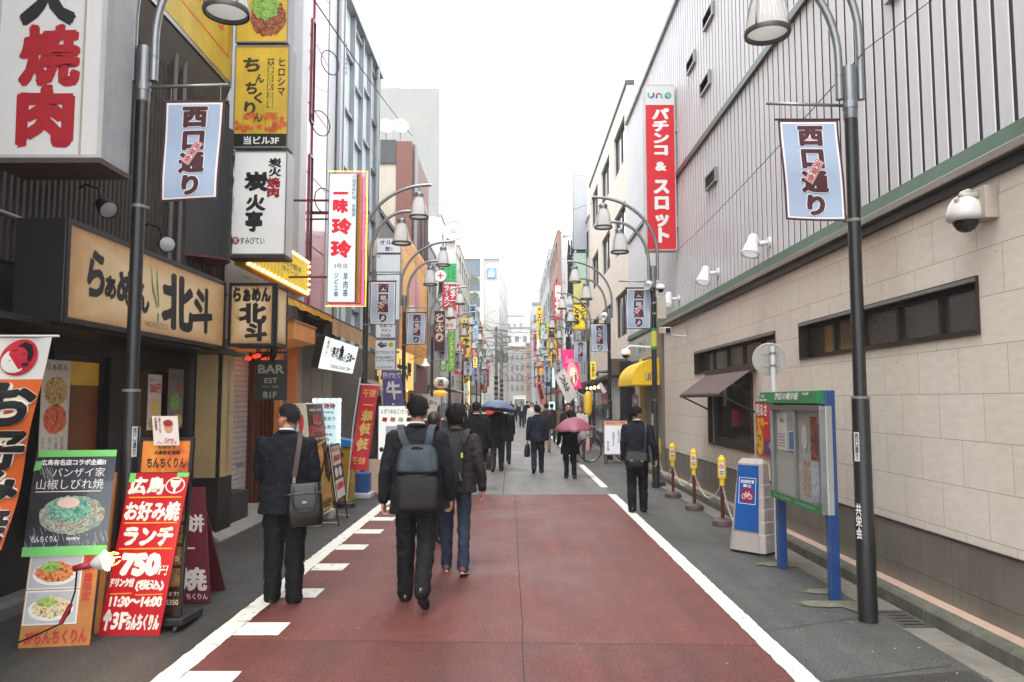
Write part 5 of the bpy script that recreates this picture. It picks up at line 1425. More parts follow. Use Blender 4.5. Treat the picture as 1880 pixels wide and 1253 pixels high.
def oface(fr, w, h, r, main):
 # a round red emblem with a white plump face and black hair
 cx, cy = w * .60, h * .905
 q = shift(MB().fellipse(fr, cx, cy, .125, .125, .012, 32), fr, w, h, wv).build('emblem', M((186, 34, 52), .6), main)
 shift(MB().fellipse(fr, cx - .022, cy - .022, .088, .086, .018, 28), fr, w, h, wv).build('emblem', M((216, 210, 204), .6), main)
 hr = [(cx - .03, cy + .072), (cx + .02, cy + .108), (cx + .075, cy + .085), (cx + .1, cy + .02), (cx + .085, cy - .03), (cx + .06, cy - .02), (cx + .055, cy + .03), (cx + .03, cy + .06), (cx - .0, cy + .075)]
 shift(MB().fpoly(fr, hr, .024).fpoly(fr, [(cx + .03, cy - .04), (cx + .075, cy - .035), (cx + .075, cy - .06), (cx + .03, cy - .06)], .024).fline(fr, [(cx - .05, cy + .04), (cx - .03, cy + .05), (cx - .02, cy + .045)], .007, .024).fline(fr, [(cx + .01, cy + .018), (cx + .03, cy + .028), (cx + .045, cy + .02)], .006, .024), fr, w, h, wv).build('emblem', INK, main)
 shift(MB().fpoly(fr, [(cx - .06, cy - .015), (cx - .05, cy - .022), (cx - .055, cy - .035)], .024), fr, w, h, wv).build('emblem', REDI, main)
CW = M((216, 212, 206), .65, .04, 3)
nobori('nobori_flag', 'orange flag with big black characters and a round red emblem at the left edge', fr, w, h, [(0, .80, OR), (.80, 1, CW)],
  [('お', .22, .575, 1.0, .785, INK, {'w': .05, 'out': ('e6dccb', .05), 'slant': .08}), ('好', .22, .37, 1.0, .57, INK, {'w': .05, 'out': ('e6dccb', .05), 'slant': .08}), ('み', .22, .20, 1.0, .37, INK, {'w': .05, 'out': ('e6dccb', .05), 'slant': .08}), ('焼', .22, .02, 1.0, .20, INK, {'w': .05, 'out': ('e6dccb', .05), 'slant': .08})],
  wv, pole=(bl_.x - .02, YB + .05, 0), extra=oface)
# wooden board with the taped poster
WOODB = M((170, 112, 56), .6, .18, 6, streak=.15)
o = G(32, 1192); pr_ = G(156, 1186)
t_ = WY(80, 829, o.y + .24); t2 = WY(213, 826, o.y + .24)
fr = Fr(o, (pr_ - o) , t_ - o); w = .47; h = (t_ - o).length
bd = thing('menu_board', 'orange wooden board with two food photos below a large poster edged in green tape', 'sandwich board', o + V((w / 2, .1, 0)))
MB().fbox(fr, 0, w, .0, h * .99, -.02, 0).build('board', WOODB, bd, bevel=.004)
MB().fbox(fr, .03, .07, 0, h * .9, -.32, -.28).fbox(fr, w - .07, w - .03, 0, h * .9, -.32, -.28).build('rear_leg', WOODB, bd)
def photo(a0, a1, b0, b1, m, gm, seed):
 f = MB().fbox(fr, a0 * w, a1 * w, b0 * h, b1 * h, 0, .003).build('food_photo', M((208, 208, 206), .3), bd)
 MB().fbox(fr, (a0 + .02) * w, (a1 - .02) * w, (b0 + .008) * h, (b1 - .008) * h, .003, .0045).build('backdrop', M((168, 172, 176), .3, .12, 6), f)
 ca, cb = (a0 + a1) / 2 * w, (b0 + b1) / 2 * h
 MB().fellipse(fr, ca, cb - .012, (a1 - a0) * w * .42, (b1 - b0) * h * .34, .005, 30).build('plate', M((216, 216, 212), .3), f)
 MB().fellipse(fr, ca, cb, (a1 - a0) * w * .36, (b1 - b0) * h * .31, .0065, 36, .25, seed).build('picture', m, f)
 MB().fellipse(fr, ca - .02 * seed % .05, cb + (b1 - b0) * h * .16, (a1 - a0) * w * .2, (b1 - b0) * h * .14, .008, 30, .5, seed + 3).build('picture', gm, f)
photo(.02, .78, .285, .455, MF([(110, 40, 20), (186, 84, 40), (214, 150, 90), (150, 50, 30)], 28), MF([(60, 110, 40), (120, 170, 70), (180, 200, 110)], 34), 4)
photo(.02, .78, .11, .28, MF([(130, 96, 60), (206, 180, 130), (226, 214, 180), (120, 80, 50), (150, 180, 90)], 30), MF([(80, 120, 40), (150, 180, 80), (190, 200, 120)], 34), 9)
MB().text(fr, '3Fちんちくりん', w * .08, h * .015, w * .96, h * .085, w=.05, d=.004).text(fr, '数', w * .80, h * .37, w * .96, h * .45, w=.03, d=.004).text(fr, '量限定', w * .81, h * .22, w * .95, h * .36, vert=True, w=.03, d=.004).build('lettering', M((170, 44, 34), .6, .2), bd)
pf = Fr(fr.p(-.045, h * .46, .012), (pr_ - o), t_ - o); pw, ph = .565, h * .54
pm = M((54, 62, 72), .22, .35, 3, coat=.6)
ps = MB().fbox(pf, 0, pw, 0, ph, 0, .004).build('poster', pm, bd)
GT = M((112, 196, 106), .5, .06, 8)
MB().fbox(pf, -.004, pw + .004, -.012, .055, .004, .007).fbox(pf, .02, pw, ph - .045, ph + .004, .004, .007).fpoly(pf, [(.0, ph * .80), (.05, ph * .82), (.055, ph * .90), (.01, ph * .9)], .008).build('green_tape', GT, ps)
MB().fellipse(pf, pw * .54, ph * .37, pw * .40, ph * .185, .0055, 44, .08, 3).build('picture', MF([(150, 160, 150), (96, 120, 120), (176, 186, 170), (120, 90, 80), (196, 206, 196)], 14), ps)
MB().fellipse(pf, pw * .50, ph * .43, pw * .27, ph * .12, .0065, 44, .35, 6).build('picture', MF([(40, 96, 84), (86, 150, 130), (140, 190, 170), (60, 110, 96)], 22), ps)
MB().fellipse(pf, pw * .48, ph * .49, pw * .14, ph * .05, .0075, 30, .1, 8).build('picture', M((216, 186, 182), .3, .1, 12), ps)
LT = M((214, 218, 220), .4)
MB().text(pf, '広島有名店コラボ企画!!', pw * .08, ph * .855, pw * .88, ph * .915, w=.045, d=.006).text(pf, 'バンザイ家', pw * .24, ph * .74, pw * .88, ph * .83, w=.0, d=.006).text(pf, '山椒しびれ焼', pw * .06, ph * .62, pw * .88, ph * .72, w=.0, d=.006).fbox(pf, pw * .06, pw * .86, ph * .595, ph * .603, .004, .0055).text(pf, 'ちんちくりん', pw * .08, ph * .115, pw * .40, ph * .175, w=.03, d=.006).text(pf, 'tavern', pw * .5, ph * .13, pw * .66, ph * .16, d=.006).build('lettering', LT, ps)
# crumpled clear film: thin pale creases
cr_ = MB(); rr = random.Random(8)
for i in range(46):
 a = pw * rr.random(); b = ph * (.06 + .2 * rr.random()); l = .02 + .06 * rr.random()
 cr_.fline(pf, [(a, b), (a + l * .35, b - l)], .0016 + .0018 * rr.random(), .009)
for i in range(14):
 a = pw * (.03 + .2 * rr.random()); b = ph * (.7 + .18 * rr.random()); l = .04 + .08 * rr.random()
 cr_.fline(pf, [(a, b), (a + l * .5, b - l)], .002, .009)
cr_.build('film_crease', M((176, 184, 188), .25), ps)
# clamp lamp on that board
cl_c = WY(178, 1034, 5.16)
lp = thing('clamp_lamp', 'white clamp lamp with a red grip and glowing bulb shining on the red lunch board', 'lamp', cl_c)
ax = (WY(214, 1026, 5.18) - WY(150, 1042, 5.16)).normalized()
MB().lathe([(.012, -.04), (.024, -.03), (.042, .0), (.062, .04), (.068, .06), (.063, .06), (.04, .01), (.0, -.015)], cl_c, 28, ax).build('bowl', M((222, 218, 212), .35), lp, smooth='auto')
MB().tube([cl_c - ax * .15, cl_c - ax * .1, cl_c - ax * .04], [.02, .022, .024], 12).build('grip', M((150, 30, 44), .4), lp, smooth=True)
wb_ = MB()
for k in range(6):
 a = k * 1.047; u_, w_ = perp(ax); rad = u_ * math.cos(a) + w_ * math.sin(a)
 wb_.tube([cl_c + ax * .07 + rad * .05, cl_c + ax * .11 + rad * .048, cl_c + ax * .14 + rad * .03], .003, 5)
wb_.build('guard', M((150, 110, 60), .4), lp)
MB().ell(cl_c + ax * .075, (.034, .034, .034), 12, 8).build('bulb', M((255, 190, 90), .3, .02, emit=9), lp, smooth=True)
ld = bpy.data.lights.new('clamp_lamp_light', 'POINT'); ld.energy = 7; ld.color = (1, .72, .4); ld.shadow_soft_size = .03
lo = bpy.data.objects.new('lamp_light', ld); COL.objects.link(lo); lo.parent = lp; lo.location = ax * .13
cd = MB(); cpts = [cl_c - ax * .15]
for (x, y) in ((141, 1050), (138, 1085), (130, 1110), (128, 1125), (112, 1145), (70, 1165), (34, 1180)):
 cpts.append(WY(x, y, 5.24 + (1180 - y) * .0002))
MB().tube(cpts, .006, 6).build('cord', BLACK, lp, smooth=True)
MB().tube([cpts[3], cpts[5]], .016, 8).build('plug', M((140, 36, 40), .4), lp)
# red lunch board
o = G(180, 1168); q = G(292, 1168); t_ = WY(240, 869, o.y + .13)
fr = Fr(o, q - o, t_ - o); w = (q - o).length; h = (t_ - o).length
rb_ = thing('lunch_board', 'hand-lettered red lunch board with white writing leaning beside the near left pole', 'sign board', (o + q) / 2)
MB().fbox(fr, 0, w, 0, h, -.018, 0).build('board', M((176, 20, 34), .35, .10, 4, coat=.2), rb_, bevel=.003)
HW_ = M((226, 222, 216), .5, .05)
lt = MB()
for (t, a0, b0, a1, b1, k) in (('広島', .03, .865, .62, .975, .04), ('お好み焼', .04, .70, .96, .82, .03), ('ランチ', .10, .545, .92, .66, .04), ('750', .14, .36, .80, .50, .07), ('円', .80, .365, .94, .425, .01), ('ドリンク付', .04, .295, .42, .345, .015), ('(税込)', .46, .27, .92, .335, .02), ('11:30〜14:00', .08, .175, .94, .235, .03), ('↑', .04, .03, .16, .16, .035), ('3F', .18, .04, .42, .14, .03), ('ちんちくりん', .42, .035, .96, .13, .03)):
 lt.text(fr, t, a0 * w, b0 * h, a1 * w, b1 * h, w=k, d=.003, slant=.02, jag=.012)
lt.fring(fr, w * .80, h * .922, .075, .062, .009, .003, 26).fpoly(fr, [(w * .70, h * .955), (w * .90, h * .955), (w * .86, h * .915), (w * .82, h * .905), (w * .82, h * .88), (w * .78, h * .88), (w * .78, h * .905), (w * .74, h * .915)], .003)
lt.build('lettering', HW_, rb_)
ln = MB()
for b in (.845, .685, .525): ln.fline(fr, [(w * .06, b * h), (w * .95, (b + .004) * h)], .010, .003)
ln.fline(fr, [(.06 * w, .25 * h), (.42 * w, .255 * h)], .008, .003).fline(fr, [(.48 * w, .245 * h), (.94 * w, .25 * h)], .008, .003)
ln.build('lettering', M((226, 150, 40), .5), rb_)
MB().fbox(fr, .0, .045, h - .07, h, .002, .005).build('green_tape', GT, rb_); MB().fbox(fr, w - .09, w, h - .03, h + .004, .002, .005).build('green_tape', GT, rb_)
# black wheeled stand behind it
o = WY(230, 1130, 5.98); o.z = .06
w = .42; fr = Fr((o.x, 5.98, .10), (1, .04, 0), (.015, .07, 1)); h = 1.36
sa = thing('menu_stand', 'black wheeled sign stand with an orange header behind the red lunch board', 'sign stand', (o.x + w / 2, 6.1, 0))
MB().fframe(fr, 0, w, 0, h, .025, -.03, .015).build('frame', BLACK, sa, bevel=.004)
pn = MB().fbox(fr, .024, w - .024, .024, h - .024, -.02, 0).build('face_panel', M((60, 30, 24), .4, .3, 5), sa)
hd = MB().fbox(fr, .024, w - .024, h * .80, h - .024, 0, .004).build('header', MF([(150, 50, 30), (206, 110, 40), (220, 150, 60), (190, 80, 40)], 4, dist=.5), pn)
MB().text(fr, 'ヒロシマ', w * .36, h * .935, w * .68, h * .965, w=.03, d=.007).text(fr, '大衆鉄板酒場', w * .28, h * .90, w * .76, h * .925, w=.03, d=.007).text(fr, 'ちんちくりん', w * .16, h * .825, w * .88, h * .885, w=.04, d=.007).build('lettering', M((50, 28, 18), .5), hd)
for i in range(5):
 MB().fbox(fr, w * .55, w - .03, h * (.16 + i * .12), h * (.26 + i * .12), 0, .003).build('menu_photo', MF([(50, 28, 16), (130, 90, 44), (160, 124, 74), (80, 46, 24)], 22), pn)
MB().text(fr, '595', w * .62, h * .30, w * .9, h * .33, w=.03, d=.006).text(fr, 'ございます!', w * .50, h * .11, w * .93, h * .135, w=.01, d=.006).text(fr, '6809-5350', w * .45, h * .06, w * .94, h * .09, w=.02, d=.006).build('lettering', M((206, 190, 160), .5), pn)
MB().fbox(fr, -.03, w + .05, -.06, .0, -.34, .10).build('base', BLACK, sa, bevel=.01)
for du in (-.0, w):
 for dd in (-.3, .08):
  c = fr.p(du, -.085, dd); MB().cyl(c + V((-.012, 0, 0)), c + V((.012, 0, 0)), .03).build('caster', DARK, sa)
pp_ = Fr(WY(283, 818, 6.02), (1, 0, 0), (-.12, .05, 1))
pst = poster('player_poster', 'small poster of a person in a red cap standing on top of the orange-headed stand', pp_, .20, .23, M((212, 204, 198), .5, .05),
  [('広島東洋', .08, .5, .2, .95, '5a3030', {'vert': True, 'w': .02}), ('応援しています', .24, .4, .34, .95, '5a3030', {'vert': True, 'w': .02}), ('Carp', .46, .12, .8, .26, 'b02838', {'w': .02}), ('入り口', .1, .05, .9, .14, 'a03040', {'w': .02})],
  pics=[('e', .62, .60, .17, .20, M((190, 140, 110), .5)), ('e', .64, .32, .28, .12, M((214, 206, 204), .5))])
MB().fellipse(pp_, .124, .175, .038, .026, .012, 20).fpoly(pp_, [(.09, .172), (.162, .166), (.165, .158), (.09, .164)], .0125).build('picture', M((150, 30, 40), .5), kids(pst)[0])
# dark red board leaning behind it
o = WY(308, 1098, 6.7); o.z = .0; q = WY(408, 1086, 6.7); t_ = WY(316, 880, 6.9)
fr = Fr(V((o.x, 6.7, .01)), (1, .05, 0), t_ - V((o.x, 6.7, 0)) + V((-.06, 0, 0))); w = .36; h = 1.0
fr = Fr(V((o.x, 6.7, .01)), (1, .05, 0), V((-.17, .22, 1)))
sb = thing('sign_board', 'dark maroon sandwich board with white grilled-food characters leaning behind the black stand', 'sandwich board', (o.x + .18, 6.8, 0))
bpn = MB().fbox(fr, 0, w, 0, h, -.02, 0).build('board', M((92, 24, 34), .45, .1, 4), sb)
MB().fbox(Fr(fr.p(0, 0, -.5), (1, .05, 0), (-.17, -.24, 1)), 0, w, 0, h, -.02, 0).build('rear_board', M((80, 22, 30), .45), sb)
MB().text(fr, '焼', w * .30, h * .10, w * .95, h * .30, w=.04, d=.004).text(fr, '一', w * .4, h * .42, w * .7, h * .50, w=.04, d=.004).text(fr, '餅', w * .45, h * .60, w * .95, h * .76, w=.03, d=.004).text(fr, 'ちくりん', w * .45, h * .03, w * .95, h * .08, w=.02, d=.004).build('lettering', M((206, 196, 190), .5), bpn)
# black tyre-like bundle and bits on the step
r = thing('hose_coil', 'dark coiled hose lying on the stone step at the lower left', 'hose', (-4.2, 5.35, .14))
MB().tube([(-4.22 + .2 * math.cos(t * .35), 5.35 + .28 * math.sin(t * .35), .17 + .0022 * t) for t in range(54)], .032, 8).build('hose', BLACK, r, smooth=True)

# street-facing noodle stand (a wedge with printed cloth on two sides)
A_ = G(582, 966); B_ = G(611, 950)
z1 = 1.70
ns = thing('noodle_stand', 'tall sign stand printed with lifted noodles on black, white weights at its foot', 'sign stand', (-2.9, 11, 0))
A_.z = B_.z = .12
L = (B_ - A_).length
fr = Fr(A_, B_ - A_, V((-.20, .0, z1))); h = V((-.2, 0, z1)).length - .12
NB = M((26, 22, 22), .3, .2, 3)
npn = MB().fbox(fr, 0, L, 0, h, -.012, 0).build('face_panel', NB, ns)
MB().text(fr, '札幌', L * .26, h * .80, L * .72, h * .90, w=.04, d=.008).text(fr, '雑麺十六番', L * .02, h * .70, L * .98, h * .80, w=.045, d=.008).build('lettering', M((170, 40, 40), .5), npn)
MB().text(fr, '札幌', L * .26, h * .80, L * .72, h * .90, w=.085, d=.006).text(fr, '雑麺十六番', L * .02, h * .70, L * .98, h * .80, w=.09, d=.006).text(fr, '創業昭和五十年味噌', L * .1, h * .93, L * .8, h * .955, d=.006).text(fr, 'SAPPORO RAMEN', L * .05, h * .665, L * .95, h * .69, w=.02, d=.006).build('lettering', M((216, 206, 196), .5), npn)
nd = MB(); rr = random.Random(4)
for i in range(22):
 a0 = L * (.36 + .3 * rr.random()); a1 = L * (.45 + .28 * rr.random())
 pts = [(L * (.2 + .45 * rr.random()), h * .63), (a0, h * .58)] + [(a0 + (a1 - a0) * k / 8 + .012 * math.sin(k * 1.3 + i), h * (.58 - .035 * k)) for k in range(1, 9)]
 nd.tube([fr.p(a, b, .008) for a, b in pts], .008, 5)
nd.build('noodle_print', MF([(170, 110, 50), (216, 160, 84), (226, 190, 120)], 20), npn)
MB().fline(fr, [(L * .1, h * .61), (L * .98, h * .66)], .03, .02).build('picture', M((206, 160, 100), .5), npn)
MB().fpoly(fr, [(L * .02, 0.04), (L * .98, .03), (L * .95, h * .26), (L * .75, h * .31), (L * .4, h * .34), (L * .15, h * .33), (L * .03, h * .2)], .01).build('picture', MF([(170, 90, 40), (226, 170, 60), (236, 196, 90), (206, 120, 80), (230, 200, 170)], 9), npn)
MB().fpoly(fr, [(L * .05, h * .12), (L * .3, h * .1), (L * .32, h * .36), (L * .18, h * .37)], .012).build('picture', MF([(206, 140, 120), (226, 190, 176), (190, 110, 96)], 10), npn)
MB().fpoly(fr, [(L * .40, h * .24), (L * .66, h * .26), (L * .66, h * .36), (L * .42, h * .36)], .013).build('picture', M((220, 206, 140), .4), npn)
MB().text(fr, '1050円', L * .35, h * .045, L * .92, h * .12, w=.03, d=.016).build('lettering', M((60, 40, 20), .5), npn)
MB().tube([fr.p(-.03, h, 0), fr.p(L + .02, h, 0)], .012).tube([fr.p(0, 0, 0), fr.p(L, 0, 0)], .014).build('rail', WHITE, ns)
f2 = Fr(V((A_.x - .40, A_.y - .02, .12)), (1, 0, 0), V((.02, 0, 1)))
ep = MB().add([f2.p(-.02, 0), f2.p(.40, 0), f2.p(.185, h), f2.p(-.01, h)], [(0, 1, 2, 3)]).build('end_panel', M((206, 200, 176), .5, .08, 3), ns)
MB().fellipse(f2, .04, h * .83, .035, .12, .004).build('picture', M((70, 110, 160), .5), ep); MB().fellipse(f2, .13, h * .82, .035, .13, .004).build('picture', M((196, 60, 56), .5), ep); MB().fpoly(f2, [(.16, h * .7), (.24, h * .5), (.08, h * .5)], .004).build('picture', M((160, 176, 120), .5), ep)
for (x_, y_) in ((A_.x - .05, A_.y + .02), (B_.x - .05, B_.y - .1), (A_.x - .5, A_.y + .1)):
 MB().lathe([(0, 0), (.11, 0), (.12, .03), (.11, .13), (.05, .15), (0, .15)], (x_, y_, 0), 14).build('weight', M((190, 188, 180), .6, .1), ns, smooth='auto')
# small black menu easel in front of it
A_ = G(622, 967); B_ = G(642, 949)
es = thing('menu_easel', 'narrow menu board on a black metal easel beside the noodle stand', 'sign stand', (A_ + B_) / 2)
v_ = V((-.17, 0, 1.12)); L = (B_ - A_).length * .8
fr = Fr(A_ + v_ * .30, B_ - A_, v_); h = v_.length * .70
mp_ = MB().fbox(fr, 0, L, 0, h, 0, .02).build('face_panel', M((206, 196, 186), .4), es)
MB().fframe(fr, 0, L, 0, h, .02, .02, .03).build('frame', BLACK, es)
MB().fbox(fr, .03, L - .03, h * .36, h * .62, .02, .024).build('picture', M((64, 40, 34), .5, .3, 8), mp_)
MB().fellipse(fr, L * .3, h * .49, L * .17, h * .09, .026).fellipse(fr, L * .70, h * .49, L * .17, h * .09, .026).build('plate_print', M((206, 204, 200), .4), mp_)
MB().text(fr, '味噌らーめん', L * .15, h * .86, L * .85, h * .93, d=.024, w=.02).text(fr, '特製味噌', L * .2, h * .68, L * .85, h * .80, w=.04, d=.024).text(fr, '大盛無料', L * .12, h * .18, L * .9, h * .31, w=.05, d=.024).build('lettering', M((176, 44, 56), .5), mp_)
lg_ = MB()
for k, a in enumerate((0, L)):
 p0 = A_ + (B_ - A_).normalized() * a
 MB().tube([p0, p0 + v_], .012, 6).build('leg', BLACK, es); MB().tube([p0 + V((-.42, 0, 0)), p0 + v_], .012, 6).build('leg', BLACK, es)
MB().tube([A_ + V((0, 0, .05)), A_ + V((-.42, 0, .05))], .01).tube([A_ + V((0, L, .05)), A_ + V((-.42, L, .05))], .01).build('stretcher', ALU, es)
# LED-edged board
f, w, h = face_y(572, 731, 627, 826, 12.2)
LED = M((255, 250, 255), .3, .02, emit=5)
def leds(fr, w, h, r, fp):
 pts = [(.06 * w + i * (w * .88) / 4, h - .04) for i in range(5)] + [(w - .035, h * (.04 + .1 * i)) for i in range(9)]
 for a, b in pts: MB().fbox(fr, a - .016, a + .016, b - .016, b + .016, .004, .012).build('light', LED, r)
 MB().fbox(fr, w * .1, w * .12, -h * .9, 0, -.04, 0).fbox(fr, w * .88, w * .9, -h * .9, 0, -.04, 0).build('leg', GREYM, r)
sign('menu_board', 'pale blue menu board edged with white lights behind the noodle stand', 'menu board', f, w, h, .06, M((176, 200, 206), .4, .05, 2, emit=.35), M((140, 130, 140), .4),
  [('玲玲', .40, .78, .80, .90, REDI, {'w': .05}), ('餃子専門店', .36, .70, .74, .74, INK), ('個室あり', .20, .56, .80, .64, INK, {'w': .01}), ('宴会あり', .20, .40, .80, .48, INK, {'w': .01}), ('2時間', .4, .27, .7, .31, INK), ('から', .3, .16, .6, .24, INK), ('味自慢', .36, .03, .76, .13, INK, {'w': .02})], extra=leds)
# crates
def crate(x, y, z, col, label):
 r = thing('crate', label, 'crate', (x, y, z), 'crates by the red flag')
 w_, d_, h_ = .40, .30, .30; m = M(col, .5, .1)
 b = MB();
 b.box(x - w_ / 2, x + w_ / 2, y - d_ / 2, y + d_ / 2, z, z + .02)
 for s_ in (-1, 1):
  b.box(x + s_ * w_ / 2 - .008, x + s_ * w_ / 2 + .008, y - d_ / 2, y + d_ / 2, z, z + h_)
  b.box(x - w_ / 2 + .01, x + w_ / 2 - .01, y + s_ * d_ / 2 - .008, y + s_ * d_ / 2 + .008, z + .005, z + h_ - .005)
  for k in range(4): b.box(x - w_ / 2 - .012, x + w_ / 2 + .012, y + s_ * d_ / 2 - .014, y + s_ * d_ / 2 + .014, z + .02 + k * .085, z + .045 + k * .085)
 b.build('shell', m, r)
 MB().box(x - .07, x + .07, y - d_ / 2 - .016, y - d_ / 2 - .0141, z + .15, z + .22).build('logo', M((60, 52, 40), .5), r)
 return r
for k, c_, t in ((0, (176, 140, 40), 'bottom'), (1, (186, 150, 44), 'middle'), (2, (182, 146, 42), 'top')):
 crate(-3.0, 13.4, .02 + .305 * k, c_, 'yellow bottle crate, %s of the stack beside the red flag' % t)
r = thing('plastic_cover', 'bright blue plastic cover tilted on top of the yellow crate stack', 'cover', (-3.0, 13.35, .96))
MB().prism([(-3.22, 13.2, 1.0), (-2.78, 13.2, .94), (-2.78, 13.2, 1.06), (-3.22, 13.2, 1.14)], (0, .3, 0)).build('sheet', M((40, 130, 206), .4, .06), r, bevel=.01)
r = thing('blue_bin', 'blue plastic bin standing on a white foot behind the yellow crates', 'bin', (-2.72, 13.9, 0))
MB().box(-2.83, -2.6, 13.8, 14.1, .1, .45).build('body', M((40, 84, 150), .5), r, bevel=.02); MB().box(-2.88, -2.55, 13.75, 14.15, 0, .1).build('foot', M((196, 196, 200), .6), r, bevel=.02)
# red flag whose back faces the camera, its writing reversed
YF = 12.7
tl = WY(665, 707, YF); tr = WY(696, 711, YF); bl_ = WY(642, 862, YF)
fr = Fr(bl_, (1, 0, -.06), tl - bl_); w = (tr - tl).length; h = (tl - bl_).length
wv2 = lambda a, b: .03 * math.sin(b * 7 + a * 2) * (1 - b * .6) + .04 * math.sin(a * 3.4) * (1 - b)
GO = M((206, 176, 96), .5)
nobori('nobori_flag', 'red flag with reversed gold characters beside the yellow crates', fr, w, h, [(0, 1, M((190, 40, 54), .55, .08, 4))],
  [('餃子', .14, .86, .88, .955, GO, {'w': .02}), ('一', .26, .73, .84, .80, GO, {'w': .05}), ('味', .24, .57, .86, .71, GO, {'w': .05}), ('玲', .20, .40, .86, .56, GO, {'w': .05}), ('玲', .18, .22, .86, .38, GO, {'w': .05}), ('餃子', .08, .07, .86, .155, GO, {'w': .015})], wv2, pole=(bl_.x - .05, YF, 0), mirror=True)
for k, (x_, y_, c_, lb) in enumerate(((-2.55, 14.4, (206, 184, 160), 'pale wooden board leaning under the red flag, nearer of two'), (-2.80, 14.5, (190, 150, 128), 'pinkish wooden board leaning under the red flag, farther of two'))):
 r = thing('wooden_board', lb, 'board', (x_, y_, 0), 'wooden boards under the red flag')
 fr = Fr((x_ - .17, y_, .03), (1, -.1, 0), (.0, .13, 1)); MB().fbox(fr, 0, .36, 0, .62, -.02, 0).build('panel', M(c_, .6, .08, 4), r, bevel=.004); MB().fbox(fr, 0, .36, -.03, 0, -.22, .02).build('foot', M((150, 120, 100), .6), r)
# glowing sushi menu
f, w, h = face_y(692, 744, 768, 893, 15.7)
def sm2(fr, w, h, r, fp):
 for k, c in enumerate(((196, 60, 50), (226, 130, 80), (214, 206, 180), (60, 30, 24))):
  MB().fpoly(fr, [(w * (.10 + .2 * k), h * .80), (w * (.22 + .2 * k), h * .79), (w * (.24 + .2 * k), h * .84), (w * (.13 + .2 * k), h * .85)], .007).build('picture', M(c, .5, .15, 20), fp)
 sh = MB().fbox(fr, w * .20, w * .98, .02, h * .74, .004, .012).build('paper', M((186, 186, 204), .5, emit=.08), fp)
 MB().text(fr, '中国家庭料理', w * .34, h * .67, w * .80, h * .70, d=.015).text(fr, '一味玲玲', w * .34, h * .57, w * .86, h * .65, w=.04, d=.015).build('lettering', REDI, sh)
 q = MB()
 for i in range(9): q.text(fr, '焼餃子 三八〇円', w * .34, h * (.50 - i * .05), w * .74, h * (.515 - i * .05), d=.015, w=0)
 q.build('lettering', M((110, 110, 130), .5), sh)
 MB().fellipse(fr, w * .1, h * .45, w * .05, h * .03, .007).fellipse(fr, w * .1, h * .2, w * .05, h * .03, .007).build('picture', M((60, 40, 36), .5), fp)
sign('menu_board', 'glowing white menu board with sushi pictures half covered by a lilac sheet', 'menu board', f, w, h, .15, M((220, 224, 218), .4, .02, emit=.3), GREYM, [('にぎりあなご1カン75円〜', .08, .89, .96, .95, (40, 40, 44), {'w': .01})], frame=M((96, 90, 84), .5), ft=.02, extra=sm2)
# purple flag
YP = 18.8
tl = WY(700, 680, YP); tr = WY(737, 680, YP); bl_ = WY(716, 850, YP)
fr = Fr(bl_, (1, 0, 0), tl - bl_); w = (tr - tl).length * .98; h = (tl - bl_).length
nobori('nobori_flag', 'purple flag with a large white beef character behind the glowing menu board', fr, w, h, [(0, 1, M((104, 88, 146), .6, .06, 4))],
  [('揚げたて', .05, .91, .95, .975, WHITE, {'w': .01}), ('牛', .15, .68, .9, .88, WHITE, {'w': .03, 'jag': .02}), ('か', .2, .46, .9, .64, WHITE, {'w': .03, 'jag': .02}), ('つ', .2, .26, .9, .42, WHITE, {'w': .03, 'jag': .02})], wv2, pole=(bl_.x - .1, YP, 0))
# lantern shop
ls = thing('lantern_shop', 'warmly lit wooden shopfront with straw hangings past the purple flag', 'shopfront', (-3.9, 25.5, 0))
WARM = M((236, 190, 110), .5, .25, 1.5, emit=.35)
MB().box(-4.2, -3.7, 23.5, 28.2, 2.1, 3.4).build('fascia', WARM, ls)
fsx = Fr((-3.69, 23.5, 2.1), (0, 1, 0)); fca = Fr((-4.2, 23.49, 2.1), (1, 0, 0))
MB().fpoly(fca, [(.1, .3), (.2, .9), (.24, .6), (.4, .8), (.3, .3)], .004).text(fsx, '大木屋', .6, .3, 4, 1.0, w=.06, d=.005).build('lettering', INK, ls)
MB().box(-4.2, -3.6, 23.4, 28.3, 1.98, 2.1).box(-4.2, -3.66, 23.42, 23.5, 3.4, 3.5).build('beam', M((120, 78, 40), .6, .2), ls)
for k in range(5): MB().box(-3.8, -3.7, 23.5 + k * 1.15, 23.6 + k * 1.15, 0, 2.0).build('post', M((96, 60, 34), .6, .2), ls)
stw = MB(); rr = random.Random(2)
for k in range(46):
 y_ = 23.3 + .02 * (k % 2); x_ = -3.72 + k * .011; stw.tube([(x_, y_, 2.02), (x_ + .01 * rr.random(), y_, 1.62 + .1 * rr.random())], .008, 5)
stw.build('straw_hanging', M((206, 160, 70), .7, .2, emit=.1), ls)
MB().prism([(-4.2, 21.3, 2.0), (-3.3, 21.3, 1.75), (-3.3, 21.3, 1.80), (-4.2, 21.3, 2.35)], (0, 1.9, 0)).build('canvas', M((130, 122, 118), .7, .1), ls)
for k in range(6):
 MB().ell((-3.5, 23.6 + k * .3, 1.95 + .12 * (k % 2)), (.03, .03, .03), 8, 6).build('bulb', LAMPW, ls, smooth=True)
c = WY(781, 672, 23.2); r = thing('pendant_lamp', 'small white bell lamp hanging in front of the warm fascia', 'lamp', c)
MB().lathe([(.02, .22), (.05, .2), (.06, .1), (.14, 0), (.13, 0), (.05, .1)], c, 18).build('shade', M((206, 200, 190), .4, emit=.3), r, smooth='auto'); MB().tube([c + V((0, 0, .2)), c + V((-.15, .1, .32)), c + V((-.5, .2, .2))], .01).build('arm', GREYM, r)
